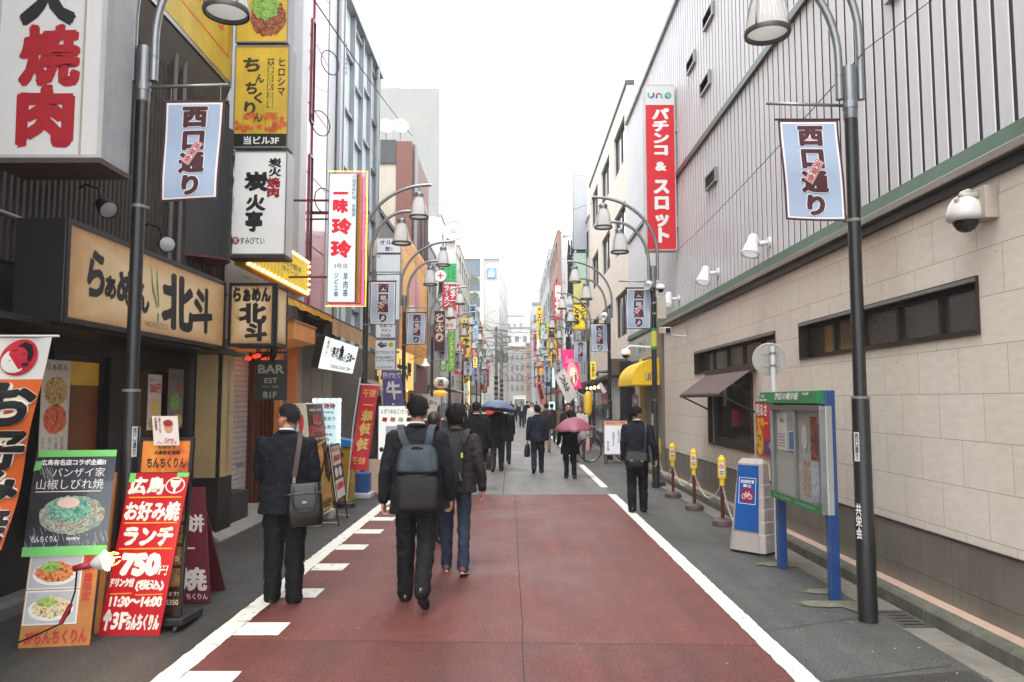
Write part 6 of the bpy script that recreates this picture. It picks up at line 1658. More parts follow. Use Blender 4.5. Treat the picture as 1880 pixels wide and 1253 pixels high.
for (x, y, ym, rx, rz, col, em, lb) in ((810, 703, 25, .25, .19, (206, 196, 190), .1, 'pale round paper lantern with dark lettering'), (808, 722, 24.6, .22, .10, (226, 160, 50), .35, 'squat amber lantern below the pale round one')):
 c = WY(x, y, ym); r = thing('paper_lantern', lb, 'lantern', c)
 n = 12; prof = [(.02, -rz)]
 for i in range(25):
  t = -1 + 2 * i / 24; prof.append((rx * math.sqrt(max(.05, 1 - t * t * .92)) * (1 + .02 * (i % 2)), rz * t))
 prof.append((.02, rz)); MB().lathe(prof, c, 24).build('body', M(col, .6, .06, 4, emit=em), r, smooth=True)
 MB().lathe([(.0, rz), (rx * .35, rz), (rx * .35, rz + .03), (0, rz + .03)], c, 16).build('cap', BLACK, r)
 if rz > .15: MB().text(Fr(c + V((-.12, -rx - .005, -.13)), (1, 0, 0)), '酒', .02, 0, .22, .24, w=.02, d=.004).build('lettering', INK, r)
f, w, h = face_y(783, 728, 801, 766, 22.0)
fr = Fr(f.o + V((-.03, 0, 0)), (1, 0, -.25), (.2, 0, 1))
nobori('beer_banner', 'small white banner with red price writing and a beer picture above the crowd', fr, w, h, [(0, 1, CW)], [('生ビール', .1, .66, .9, .88, REDI, {'w': .05})], lambda a, b: .01 * math.sin(5 * b), rod=True, extra=lambda fr, w, h, r, m: MB().fpoly(fr, [(.1 * w, .0), (.7 * w, 0), (.85 * w, h * .55), (.1 * w, h * .5)], .006).build('picture', M((226, 170, 50), .4), m))
r = thing('stall_shelf', 'pale street stall counter with red cloth beyond the lantern shop', 'stall', (-3.4, 31, 0))
MB().box(-3.9, -2.9, 30.5, 32, .95, 1.0).build('top', WHITE, r); MB().box(-3.9, -2.9, 30.45, 30.5, 1.55, 2.0).build('sign_panel', M((206, 190, 180), .5), r); MB().box(-3.88, -2.92, 30.52, 31.9, .05, .95).build('cloth', M((120, 40, 40), .6, .2), r)
for x_ in (-3.88, -2.92): MB().box(x_ - .02, x_ + .02, 30.5, 30.54, 0, 2.0).build('post', GREYM, r)
awning('shop_awning', 'green shop awning far along the left row', 46, 50, -4.2, -2.9, 3.2, 2.7, .25, M((40, 110, 70), .7, .1), M((40, 110, 70), .7, .1), rib=False)
awning('shop_awning', 'cream shop awning far along the left row before the green one', 41, 44.5, -4.2, -2.7, 2.6, 2.2, .2, M((206, 190, 176), .7, .1), M((196, 150, 140), .7, .1), rib=False)
# ================================================================= right side objects
# notice board
BLUEP = M((30, 68, 124), .35, .10, 4, coat=.3, streak=.1)
NB_ = thing('notice_board', 'glazed public notice board on two blue posts with a green header', 'notice board', (2.82, 7.5, 0))
for y_ in (6.86, 8.17):
 MB().box(2.775, 2.865, y_ - .04, y_ + .04, 0, 1.84).build('post', BLUEP, NB_, bevel=.008)
NG = M((30, 116, 70), .4, .08, 3)
hd = MB().prism([(2.70, 6.83, 1.72), (2.86, 6.83, 1.70), (2.86, 6.83, 1.84), (2.72, 6.83, 1.84)], (0, 1.62, 0)).build('header', NG, NB_, bevel=.006)
fh = Fr((2.697, 8.45, 1.73), (0, -1, 0), (.02, 0, .12))
MB().text(fh, '港区の掲示板', .52, .025, 1.18, .095, w=.02, d=.004).text(fh, '港区', .08, .05, .2, .08, d=.004).text(fh, '地域の情報', .04, .012, .3, .035, d=.004).text(fh, 'No.80', 1.28, .07, 1.42, .095, d=.004).build('lettering', WHITE, hd)
fn_ = Fr((2.74, 8.16, .74), (0, -1, 0)); wN, hN = 1.34, .96
bk = MB().fbox(fn_, 0, wN, 0, hN, -.09, -.03).build('back_panel', M((176, 178, 172), .6, .06), NB_)
MB().fframe(fn_, 0, wN, 0, hN, .045, -.03, .02).fbox(fn_, wN / 2 - .012, wN / 2 + .012, .05, hN - .05, -.028, .012).build('frame', ALU, NB_, bevel=.004)
def mat_glass_clear():
 m = bpy.data.materials.new('case_glass'); m.use_nodes = True
 N, L = m.node_tree.nodes, m.node_tree.links; out = N['Material Output']
 t = N.new('ShaderNodeBsdfTransparent'); t.inputs[0].default_value = (.96, .98, .97, 1)
 g_ = N.new('ShaderNodeBsdfGlossy'); g_.inputs['Roughness'].default_value = .04; g_.inputs['Color'].default_value = (.9, .92, .92, 1)
 lw = N.new('ShaderNodeLayerWeight'); lw.inputs[0].default_value = .5
 pw = N.new('ShaderNodeMath'); pw.operation = 'POWER'; pw.inputs[1].default_value = 5; L.new(lw.outputs['Facing'], pw.inputs[0])
 fr_ = N.new('ShaderNodeMath'); fr_.operation = 'MULTIPLY_ADD'; fr_.inputs[1].default_value = .7; fr_.inputs[2].default_value = .04; L.new(pw.outputs[0], fr_.inputs[0])
 mx = N.new('ShaderNodeMixShader'); L.new(fr_.outputs[0], mx.inputs[0]); L.new(t.outputs[0], mx.inputs[1]); L.new(g_.outputs[0], mx.inputs[2]); L.new(mx.outputs[0], out.inputs[0])
 return m
MB().fpoly(fn_, [(.04, .04), (wN - .04, .04), (wN - .04, hN - .04), (.04, hN - .04)], .006).build('glass', mat_glass_clear(), NB_)
MB().fbox(fn_, .0, wN, .0, .07, .021, .026).build('strip', NG, NB_)
MB().text(fn_, '掲示板のご利用は港区役所へ', .1, .02, .62, .05, d=.029, w=0).text(fn_, '公益目的の掲示に限ります', .7, .02, 1.2, .05, d=.029, w=0).build('lettering', M((150, 200, 170), .5), NB_)
MB().fbox(fn_, wN - .03, wN + .02, .10, .16, .02, .035).fbox(fn_, wN - .03, wN + .02, .8, .86, .02, .035).fbox(fn_, -.02, .03, .5, .56, .02, .035).build('latch', ALU, NB_)
for (a, b, w_, h_, c, kind) in ((.12, .50, .26, .38, (222, 222, 222), 't'), (.42, .50, .24, .22, (86, 130, 186), 'b'), (1.0, .46, .22, .40, MF([(120, 40, 44), (60, 70, 50), (170, 90, 80), (90, 40, 40)], 14), 'p'), (.80, .12, .17, .32, MF([(190, 160, 140), (150, 120, 110), (206, 196, 186)], 12), 'm'), (1.0, .08, .20, .36, MF([(120, 160, 196), (190, 200, 210), (90, 120, 150)], 9), 'm2')):
 lb = {'t': 'white typed notice pinned at the far top of the green notice board', 'b': 'blue framed notice pinned beside the typed notice', 'p': 'dark red picture poster pinned at the near top of the notice board', 'm': 'narrow pale menu-like flyer low in the notice board', 'm2': 'pale blue flyer at the near bottom of the notice board'}[kind]
 r = thing('notice_sheet', lb, 'notice', fn_.p(a, b, -.02), 'sheets in the notice board')
 s_ = MB().fbox(fn_, a, a + w_, b, b + h_, -.029, -.024).build('sheet', c if not isinstance(c, tuple) else M(c, .6, .06), r)
 if kind == 't':
  q = MB().text(fn_, 'お知らせ', a + .08, b + .28, a + .2, b + .33, d=-.022)
  for i in range(5): q.fbox(fn_, a + .03, a + .22 - .02 * (i % 2), b + .04 + i * .03, b + .048 + i * .03, -.024, -.0225)
  q.build('lettering', M((120, 90, 94), .6), s_)
 if kind == 'b': MB().fframe(fn_, a + .01, a + w_ - .01, b + .01, b + h_ - .01, .012, -.024, -.0225).build('border', WHITE, s_)
r = thing('paper_fan', 'white round paper fan shape inside the notice board', 'fan', fn_.p(.88, .62, -.02))
MB().fellipse(fn_, .86, .66, .07, .12, -.021, 20, .08).fbox(fn_, .85, .87, .46, .56, -.0225, -.021).build('fan', M((206, 208, 206), .6), r)
# road sign seen from behind
RS_ = thing('road_sign', 'grey back of a round road sign on a white pole by the notice board', 'road sign', (2.93, 8.62, 0))
MB().cyl((2.93, 8.62, 0), (2.93, 8.62, 2.36), .030, n=16).build('pole', M((206, 208, 208), .4, .05, streak=.15), RS_, smooth='auto')
c = WY(1413, 660, 8.66); nrm = V((.25, 1, 0)).normalized()
MB().cyl(c + nrm * .030, c + nrm * .034, .185, n=40).build('disc', M((150, 148, 140), .4, .10, 5, metal=.5), RS_, smooth='auto')
MB().lathe([(.180, .02), (.188, .024), (.188, .04), (.182, .04)], c, 40, nrm).build('rim', M((190, 190, 186), .4), RS_)
fb_ = Fr(c + nrm * .029 + V((-.15, .0, -.15)), (1, -.25, 0))
q = MB()
for z in (.075, .215): q.fbox(fb_, .06, .25, z - .012, z + .012, 0, .012); q.lathe([(.034, z - .012), (.034, z + .012)], (2.93, 8.62, c.z - .15), 16)
q.build('bracket', GREYM, RS_)
# wall poster
p0 = WX(1390, 835, 3.474); fP, _ = wall_r(3.474, 10.0, p0.y, p0.z)
poster('wall_poster', 'red and yellow advertising poster on the beige wall half behind the notice board', fP, .62, .76, M((206, 40, 44), .4, .06), [('明るさ', .05, .72, .80, .95, WHITE, {'w': .05}), ('世界一', .08, .50, .84, .70, 'f0c020', {'w': .05}), ('新しく', .08, .14, .42, .24, 'b02020', {'w': .03}), ('TV', .12, .26, .4, .38, '2a2a2a', {'w': .04})],
  pics=[('r', .76, .16, .2, .13, MF([(40, 50, 90), (90, 60, 120), (160, 60, 100)], 10))])
MB().fellipse(fP, .16, .2, .14, .19, .0075, 26, .06).build('print', M((230, 196, 30), .4), [o for o in COL.objects if o.name == 'wall_poster'][0])
# bicycle no-parking stand
o = V((2.62, 9.12, 0))
u_ = V((.66, -.75, 0)).normalized(); n_ = u_.cross(V((0, 0, 1)))
np_ = thing('parking_notice_stand', 'pale grey plastic stand with a blue bicycle prohibition panel on the pavement', 'sign stand', o + u_ * .2)
def ring(z, hw, d0, d1):
 c = o + u_ * .2 + V((0, 0, z)); c1 = c - n_ * .05
 bv = .05
 return [c1 + u_ * (-hw) + n_ * d0, c1 + u_ * (-hw + bv) + n_ * (d0 + bv * .6), c1 + u_ * (hw - bv) + n_ * (d0 + bv * .6), c1 + u_ * hw + n_ * d0, c1 + u_ * hw - n_ * d1, c1 + u_ * (hw - bv) - n_ * (d1 + bv * .6), c1 - u_ * (hw - bv) - n_ * (d1 + bv * .6), c1 - u_ * hw - n_ * d1]
PLG = M((176, 168, 164), .55, .10, 5, streak=.3)
levels = [(0.03, .23, .15, .19), (.20, .225, .14, .18)]
zs = [.03, .22, .23, .36, .37, .50, .51, .64, .65, .78, .79, 1.02, 1.07]
vs_ = []; fs_ = []
for i, z in enumerate(zs):
 t = z / 1.07; gr_ = .006 if i in (1, 2, 3, 4, 5, 6, 7, 8, 9, 10) else 0
 hw = .235 - .075 * t; d0 = .15 - .11 * t; d1 = .19 - .14 * t
 if i == len(zs) - 1: hw -= .03; d0 -= .03; d1 -= .03
 vs_ += ring(z, hw - (.008 if i % 2 == 0 and 1 < i < 11 else 0), d0, d1 - (.008 if i % 2 == 0 and 1 < i < 11 else 0))
for i in range(len(zs) - 1):
 fs_ += [(i * 8 + k, i * 8 + (k + 1) % 8, (i + 1) * 8 + (k + 1) % 8, (i + 1) * 8 + k) for k in range(8)]
fs_ += [tuple(reversed(range(8))), tuple(range((len(zs) - 1) * 8, len(zs) * 8))]
MB().add(vs_, fs_).build('body', PLG, np_)
MB().add(ring(0, .225, .14, .18) + ring(.03, .225, .14, .18), [(k, (k + 1) % 8, 8 + (k + 1) % 8, 8 + k) for k in range(8)]).build('base', BLACK, np_)
c0 = o + u_ * .2 + V((0, 0, .26)) - n_ * .05 + n_ * (.15 - .11 * .26 / 1.07 + .034); c1 = o + u_ * .2 + V((0, 0, 1.0)) - n_ * .05 + n_ * (.15 - .11 * 1.0 / 1.07 + .034)
vdir = (c1 - c0); hN2 = vdir.length
fN = Fr(c0 - u_ * .155, u_, vdir)
bp2 = MB().add([fN.p(0, 0, .002), fN.p(.31, 0, .002), fN.p(.285, hN2, .002), fN.p(.025, hN2, .002), fN.p(0, 0, .010), fN.p(.31, 0, .010), fN.p(.285, hN2, .010), fN.p(.025, hN2, .010)], [(4, 5, 6, 7), (0, 1, 5, 4), (1, 2, 6, 5), (2, 3, 7, 6), (3, 0, 4, 7)]).build('face_panel', M((34, 88, 160), .35, .08, 4), np_)
q = MB().fframe(fN, .045, .265, .30, .60, .006, .010, .012).text(fN, '自転車放置', .07, .535, .24, .575, w=.03, d=.013).text(fN, '禁止', .10, .49, .21, .525, w=.03, d=.013)
q.build('lettering', WHITE, bp2)
MB().fellipse(fN, .155, .40, .085, .085, .012, 32).build('symbol_disc', M((150, 30, 70), .4), bp2)
q = MB()
for dx in (-.038, .038): q.fring(fN, .155 + dx, .385, .030, .030, .007, .0135, 20)
q.fline(fN, [(.117, .385), (.14, .425), (.178, .425), (.155, .385), (.117, .385)], .006, .0135).fline(fN, [(.155, .385), (.138, .435), (.13, .435), (.146, .435)], .006, .0135).fline(fN, [(.193, .385), (.176, .438), (.188, .445)], .006, .0135)
q.build('symbol', WHITE, bp2)
# yellow bollards and chain
YPL = M((226, 190, 30), .35, .06, 4, coat=.3)
def bollard(x, y, label, group='yellow-headed chain posts'):
 r = thing('chain_post', label, 'bollard', (x, y, 0), group)
 o = (x, y, 0)
 MB().lathe([(.145, 0), (.148, .03), (.135, .075), (.09, .10), (.035, .105), (0, .105)], o, 28).build('base', M((84, 70, 66), .6, .15), r, smooth='auto')
 MB().cyl((x, y, .10), (x, y, .62), .026, n=14).build('pole', M((84, 36, 32), .45, .15), r, smooth='auto')
 n2 = V((-.35, -1, 0)).normalized(); u2 = V((-n2.y, n2.x, 0)); u2 = V((1, -.35, 0)).normalized()
 def rr_(z, a, b):
  c = V((x, y, z)); k = min(a, b) * .45
  return [c + u2 * sx * (a - kx) + n2 * sy * (b - ky) for sx, sy, kx, ky in ((-1, 1, 0, k), (-1, 1, k, 0), (1, 1, k, 0), (1, 1, 0, k), (1, -1, 0, k), (1, -1, k, 0), (-1, -1, k, 0), (-1, -1, 0, k))]
 prof = [(.56, .034, .034), (.64, .036, .036), (.66, .052, .042), (.67, .058, .045), (.92, .055, .042), (.945, .045, .034), (.95, .034, .026), (.975, .032, .024), (.98, .025, .018)]
 v_ = []
 for z, a, b in prof: v_ += rr_(z, a, b)
 f_ = [(i * 8 + k, (i + 1) * 8 + k, (i + 1) * 8 + (k + 1) % 8, i * 8 + (k + 1) % 8) for i in range(len(prof) - 1) for k in range(8)] + [tuple(range((len(prof) - 1) * 8, len(prof) * 8)), tuple(reversed(range(8)))]
 hd = MB().add(v_, f_).build('head', YPL, r, bevel=.004)
 ff = Fr(V((x, y, .70)) + n2 * .0445 - u2 * .036, u2)
 st = MB().fbox(ff, 0, .072, 0, .18, 0, .002).build('sticker', M((216, 208, 200), .4), hd)
 MB().fring(ff, .036, .125, .030, .032, .008, .0035).fline(ff, [(.016, .145), (.056, .105)], .007, .0035).build('symbol', M((196, 40, 44), .4), st)
 MB().fbox(ff, .01, .062, .015, .03, .002, .0035).fbox(ff, .01, .062, .045, .06, .002, .0035).fbox(ff, .03, .044, .11, .14, .002, .0032).build('lettering', M((50, 50, 54), .4), st)
 return r
BP = [(2.93, 10.85), (2.90, 12.4), (2.89, 14.0), (2.99, 15.9)]
b0 = None
for i, (x, y) in enumerate(BP):
 lb = 'yellow-headed chain post with brown pole, %s from the bicycle sign stand' % ('first', 'second', 'third', 'fourth and farthest')[i]
 if b0 is None: b0 = bollard(x, y, lb)
 else: copy_tree(b0, (x, y, 0), 0, lb)
CH = M((190, 186, 178), .35, .1, metal=.4)
ends = [(o + u_ * .2 + V((0, .1, .34)))] + [V((x, y, .60)) for x, y in BP]
for i, (p, q_) in enumerate(zip(ends, ends[1:])):
 r = thing('chain', 'pale plastic chain sagging between %s' % ('the bicycle sign stand and the first yellow post', 'the first and second yellow posts', 'the second and third yellow posts', 'the third and fourth yellow posts')[i], 'chain', (p + q_) / 2, 'chains between the yellow posts')
 m = MB(); n = int((q_ - p).length / .034); pts = []
 for k in range(n + 1):
  t = k / n; c = p.lerp(q_, t); c.z -= .30 * 4 * t * (1 - t); pts.append(c)
 for k in range(n):
  a, b = pts[k], pts[k + 1]; d = (b - a).normalized(); s_ = perp(d)[k % 2]; c = (a + b) / 2
  m.tube([c + d * .026 * math.cos(t * 1.0472) + s_ * .014 * math.sin(t * 1.0472) for t in range(6)], .0042, 4, closed=True)
 m.build('links', CH, r)
r = thing('weed_tuft', 'small green weed growing from the kerb joint behind the second yellow post', 'weed', (3.2, 11.4, .02))
m = MB(); rr = random.Random(1)
for k in range(26):
 a = rr.random() * 6.28; l = .05 + .07 * rr.random(); c = V((3.2 + .05 * rr.random(), 11.4 + .06 * rr.random(), .0)); t = c + V((math.cos(a) * l * .7, math.sin(a) * l * .7, l)); s_ = V((-math.sin(a), math.cos(a), 0)) * .012
 m.quad(c, c.lerp(t, .5) + s_, t, c.lerp(t, .5) - s_)
m.build('leaves', M((86, 110, 60), .6, .3, 20), r)
# wall-mounted things
DM = thing('dome_camera', 'white dome security camera on a wall bracket at the upper right', 'security camera', (3.2, 5.4, 3.2))
bx = WX(1815, 372, 3.5); yb = bx.y; zb = bx.z - .02
MB().box(3.40, 3.498, yb - .12, yb + .06, zb - .12, zb + .12).build('wall_box', M((170, 162, 148), .5), DM, bevel=.006)
c = WY(1772, 388, yb + .05)
MB().tube([(3.40, yb - .02, zb + .06), (3.30, yb, zb + .07), (c.x + .03, c.y, c.z + .14), (c.x, c.y, c.z + .13), (c.x, c.y, c.z + .09)], [.035, .03, .03, .035, .05], 12).build('arm', M((176, 172, 164), .5), DM, smooth=True)
MB().tube([(3.40, yb - .02, zb - .08), (3.30, yb, zb - .02), (3.26, yb, zb + .05)], .02).build('strut', M((176, 172, 164), .5), DM)
MB().lathe([(.0, .12), (.05, .115), (.085, .09), (.115, .04), (.128, -.02), (.13, -.06), (.112, -.075), (.09, -.078)], c, 28).build('housing', M((206, 205, 202), .35, .04, coat=.3), DM, smooth=True)
MB().lathe([(.088, -.07), (.085, -.10), (.06, -.14), (.03, -.158), (0, -.162)], c, 24).build('dome', M((30, 30, 32), .08), DM, smooth=True)
def flood(mx, my, hx, hy, label):
 p = WX(mx, my, 3.49); yy = p.y
 hd = WY(hx, hy, yy - .02)
 r = thing('floodlight', label, 'floodlight', p, 'white floodlights on the cladding')
 WF = M((222, 223, 225), .35, .04, coat=.3)
 MB().cyl((3.47, yy, p.z), (3.495, yy, p.z), .075, n=20).build('wall_plate', WF, r, smooth='auto')
 MB().tube([(3.47, yy, p.z), (3.42, yy, p.z - .0), (3.36, yy, p.z - .02), hd + V((.06, 0, .10)), hd + V((.0, 0, .13))], .028, 10).ell((3.40, yy, p.z - .01), (.05, .035, .04), 10, 8).build('arm', WF, r, smooth=True)
 ax = V((-.30, -.25, -1)).normalized()
 MB().lathe([(0, -.17), (.055, -.165), (.065, -.13), (.07, -.09), (.075, -.06), (.115, .10), (.125, .11), (.125, .135), (.11, .135), (.10, .11)], hd, 28, ax).build('housing', WF, r, smooth='auto')
 MB().lathe([(0, .112), (.108, .115)], hd, 24, ax).build('lens', M((226, 228, 230), .15, .02, emit=.25), r)
flood(1412, 446, 1380, 452, 'white floodlight on the corrugated wall, nearest of three')
flood(1318, 501, 1293, 507, 'white floodlight on the corrugated wall, middle of three')
flood(1246, 549, 1226, 551, 'white floodlight on the corrugated wall, farthest of three')
p = WX(1262, 618, 3.49); r = thing('bullet_camera', 'pale boxy security camera under the green cornice on the stone wall', 'security camera', p)
h_ = p + V((-.42, -.05, .10)); MB().tube([p, p + V((-.12, 0, 0)), h_ + V((.12, 0, -.08)), h_ + V((0, 0, -.05))], .02, 8).build('arm', M((196, 192, 184), .5), r)
MB().tube([p + V((0, .02, .02)), p + V((-.02, .02, .25)), p + V((0, .02, .45))], .01).build('conduit', M((196, 186, 170), .5), r)
fA = Fr(h_ + V((-.07, -.14, -.06)), (1, .2, 0), (.0, -.1, 1)); MB().fbox(fA, 0, .14, 0, .13, -.32, 0).build('housing', M((206, 203, 196), .4), r, bevel=.012); MB().fbox(fA, .02, .12, .015, .11, 0, .004).build('lens_window', M((24, 24, 26), .1), r)
# awning over the wall window
AB = M((92, 76, 70), .75, .08, 3)
aw = thing('window_awning', 'small brown canvas awning propped over the dark window in the stone wall', 'awning', (3.3, 12.2, 2))
ya, yb_ = 11.0, 13.6
m = MB(); nn = 12
vs_ = []
for i in range(nn + 1):
 y_ = ya + (yb_ - ya) * i / nn
 for k, (x_, z_) in enumerate(((3.44, 2.20), (3.2, 2.03 - .012 * math.sin(3.14 * i / nn)), (2.97, 1.86), (2.965, 1.80))): vs_.append((x_, y_, z_))
m.add(vs_, [(i * 4 + k, (i + 1) * 4 + k, (i + 1) * 4 + k + 1, i * 4 + k + 1) for i in range(nn) for k in range(3)])
m.build('canopy', AB, aw)
MB().tube([(2.97, ya, 1.83), (2.97, yb_, 1.83)], .022).build('front_bar', M((40, 34, 32), .5), aw)
for y_ in (ya + .02, yb_ - .02): MB().tube([(2.98, y_, 1.82), (3.47, y_, 1.58)], .014).build('arm', M((40, 34, 32), .5), aw)
MB().box(3.42, 3.49, ya - .05, yb_ + .05, 2.18, 2.28).build('cassette', M((60, 50, 46), .5), aw)
# pole equipment on the second right lamp
q = thing('pole_camera', 'white cylindrical security camera on the second right lamp post', 'security camera', WY(1190, 522, 15.4)); c = WY(1190, 524, 15.3)
MB().lathe([(0, -.16), (.06, -.155), (.07, -.12), (.072, .12), (.06, .12), (.055, .06), (0, .05)], c, 20, (-.4, -1, -.35)).build('housing', WHITE, q, smooth='auto'); MB().tube([c + V((.02, .05, 0)), c + V((.12, .15, -.1)), (2.86, 15.5, c.z - .12)], .02).build('arm', GREYM, q)
q = thing('pole_camera', 'white hooded camera on the wall side of the second right lamp post', 'security camera', WY(1212, 530, 15.4)); c = WY(1213, 530, 15.4)
MB().lathe([(0, .1), (.07, .08), (.1, .02), (.1, -.02), (.06, -.02)], c, 18).build('housing', WHITE, q, smooth=True); MB().lathe([(.06, -.02), (.05, -.07), (0, -.09)], c, 14).build('dome', BLACK, q, smooth=True); MB().tube([c + V((0, 0, .05)), (2.86, 15.5, c.z - .06)], .02).build('arm', GREYM, q)
q = thing('junction_box', 'pale grey junction box strapped to the second right lamp post', 'box', (3.0, 15.5, 3.2)); a = WY(1206, 586, 15.4); b = WY(1222, 545, 15.4)
MB().box(a.x, b.x, 15.35, 15.55, a.z, b.z).build('body', M((186, 182, 168), .5), q, bevel=.01); MB().box(a.x - .08, a.x, 15.44, 15.47, a.z + .1, a.z + .14).box(a.x - .08, a.x, 15.44, 15.47, b.z - .14, b.z - .1).build('strap', GREYM, q)
q = thing('pole_wrap', 'green and yellow reflective wrap round the second right lamp post', 'reflective wrap', (2.86, 15.5, 2.7))
za, zb2 = WY(1197, 642, 15.5).z, WY(1197, 603, 15.5).z
MB().lathe([(.062, za), (.062, za + .06)], (2.86, 15.5, 0), 16).lathe([(.062, zb2 - .06), (.062, zb2)], (2.86, 15.5, 0), 16).build('green_band', M((40, 130, 60), .4, emit=.05), q); MB().lathe([(.061, za + .06), (.061, zb2 - .06)], (2.86, 15.5, 0), 16).build('yellow_band', M((196, 200, 90), .4), q)
q = thing('dome_camera', 'white dome camera on an arm above the yellow entrance awning', 'security camera', WY(1149, 650, 19)); c = WY(1149, 650, 19)
MB().lathe([(0, .14), (.1, .1), (.14, .0), (.13, -.03)], c, 20).build('housing', WHITE, q, smooth=True); MB().lathe([(.1, -.03), (.08, -.09), (0, -.13)], c, 16).build('dome', BLACK, q, smooth=True); MB().tube([c + V((0, 0, .1)), c + V((.1, 0, .2)), (3.48, 19, c.z + .16)], .025).build('arm', WHITE, q)
q = thing('pole_camera', 'white cylindrical camera on the third right lamp post', 'security camera', WY(1108, 580, 22.6)); c = WY(1109, 581, 22.5)
MB().lathe([(0, -.18), (.08, -.17), (.09, .14), (.07, .14), (0, .06)], c, 18, (-.3, -1, -.4)).build('housing', WHITE, q, smooth='auto'); MB().tube([c, (2.86, 22.8, c.z - .05)], .02).build('arm', GREYM, q)
# pachinko sign
f, w, h = face_y(1187, 156, 1238, 460, 15.9)
def pach(fr, w, h, r, fp):
 up = MB().fbox(fr, .02, w - .02, h * .875, h - .02, .003, .010).build('logo_panel', M((212, 214, 214), .4, .03), fp)
 uno_logo(fr, w * .10, h * .915, w * .90, h * .95, up, .014)
 for b in (.14, .72): MB().fbox(fr, w, w + .25, h * b, h * (b + .07), -.2, -.05).build('bracket', M((176, 176, 172), .4), r)
sign('pachinko_sign', 'tall red projecting sign with white characters under a white logo panel', 'sign', f, w, h, .30, M((200, 30, 42), .35, .05, 2, emit=.05), M((190, 190, 190), .4), [('パチンコ', .24, .565, .80, .855, WHITE, {'vert': True, 'w': .06}), ('&', .32, .475, .70, .53, WHITE, {'w': .05}), ('スロット', .24, .04, .80, .43, WHITE, {'vert': True, 'w': .06})], frame=M((186, 186, 186), .4), ft=.02, extra=pach)
# yellow quarter-round entrance awning
ya = 18.0; c = V((3.46, ya, 2.22)); tipx = 2.80; rx = 3.46 - tipx; rz = WY(1190, 657, ya).z - 2.22
aw = thing('entrance_awning', 'bright yellow rounded awning with a logo over the pachinko entrance', 'awning', (3.1, 19.2, 2.2))
n = 14; prof = [V((c.x - rx * math.cos(1.5708 * i / n), ya, c.z + rz * math.sin(1.5708 * i / n))) for i in range(n + 1)] + [V((c.x, ya, c.z))]
YA = M((226, 186, 30), .5, .06, 3, streak=.08, emit=.06)
ep = MB().prism(prof, (0, 2.4, 0)).build('canopy', YA, aw)
MB().box(c.x - rx - .004, c.x, ya - .01, ya + 2.41, c.z - .10, c.z - .002).build('valance', YA, aw)
fe = Fr((c.x - rx, ya - .014, c.z - .10), (1, 0, 0)); uno_logo(fe, rx * .46, .10, rx * .92, .28, ep, .006)
# far signs on the right
W2 = M((168, 172, 180), .4, .05, 2)
vs(1052, 322, 1077, 459, 36, 'blank_sign', 'tall blank white projecting sign panel topmost of the right-hand stack', W2, [], side=DARK, frame=M((60, 60, 62), .5))
vs(1052, 464, 1077, 511, 36, 'blank_sign', 'pale green blank sign panel below the tall white one', M((166, 192, 176), .4, .05, emit=.04), [], side=DARK, frame=DARK)
vs(1052, 513, 1077, 557, 36, 'blank_sign', 'pale yellow blank sign panel above the yellow udon sign', M((200, 198, 128), .4, .12, 3, emit=.05), [], side=DARK, frame=DARK)
vs(1052, 559, 1077, 606, 36, 'udon_sign', 'bright yellow sign with black brush characters, lowest of the right-hand stack', M((226, 196, 30), .4, .05, emit=.15), [('うどん', .52, .34, .94, 1.0, INK, {'vert': True, 'w': .04, 'jag': .02}), ('とき屋', .06, .12, .5, .88, INK, {'vert': True, 'w': .04, 'jag': .02}), ('03-3436-0000', .1, .03, .9, .09, (170, 110, 30))], side=DARK, frame=DARK)
r = thing('sign_pipes', 'grey vertical pipes carrying the right-hand sign stack', 'pipes', (3.3, 36.2, 5)); MB().box(3.44, 3.52, 36.0, 36.12, 4, 12.5).build('pipe', GREYM, r)
for x_ in (3.36, 3.24): MB().box(x_, x_ + .06, 36.4, 36.46, 3, 12.5).build('pipe', GREYM, r)
MB().box(3.0, 3.5, 36.05, 36.1, 11, 11.5).box(3.0, 3.5, 36.05, 36.1, 8.5, 9.0).build('bracket', M((64, 72, 80), .5), r)
vs(1033, 426, 1051, 682, 44, 'tower_sign', 'tall grey sign tower with small letters at its top and noodle shop characters low down', M((190, 194, 198), .45, .05, emit=.06), [('MINATO', .1, .955, .9, .975, (70, 76, 84)), ('三田製麺', .14, .10, .9, .31, INK, {'vert': True, 'w': .04})], depth=.6, extra=lambda fr, w, h, r, fp: [MB().fbox(fr, 0, w, h * b, h * b + .03, .004, .008).build('joint', GREYM, fp) for b in (.93, .8, .63, .4)])
vs(1019, 573, 1029, 613, 60, 'tavern_sign', 'small navy and yellow vertical sign left of the grey sign tower', M((50, 46, 70), .5), [('居酒屋', .2, .1, .8, .9, 'e0c040', {'vert': True, 'w': .04})])
vs(985, 563, 996, 622, 84, 'elite_sign', 'long yellow vertical sign with dark katakana far down the right row', M((232, 186, 60), .5, .05, emit=.2), [('エリート', .15, .08, .85, .8, '4a3a20', {'vert': True, 'w': .05}), ('●', .25, .86, .75, .96, 'd06020')])
vs(986, 623, 996, 645, 84, 'blank_sign', 'glowing white panel below the long yellow vertical sign', M((240, 238, 230), .4, .02, emit=.8), [])
vs(987, 646, 996, 674, 82, 'shop_sign', 'red vertical sign under the glowing white panel', M((206, 50, 64), .4, .05, emit=.2), [('焼鳥', .15, .1, .85, .9, WHITE, {'vert': True, 'w': .04})])
vs(990, 676, 998, 690, 80, 'shop_sign', 'small amber sign under the red vertical sign', M((230, 170, 60), .4, .05, emit=.3), [('ラーメン', .1, .2, .9, .8, '6a3010', {'w': .02})])
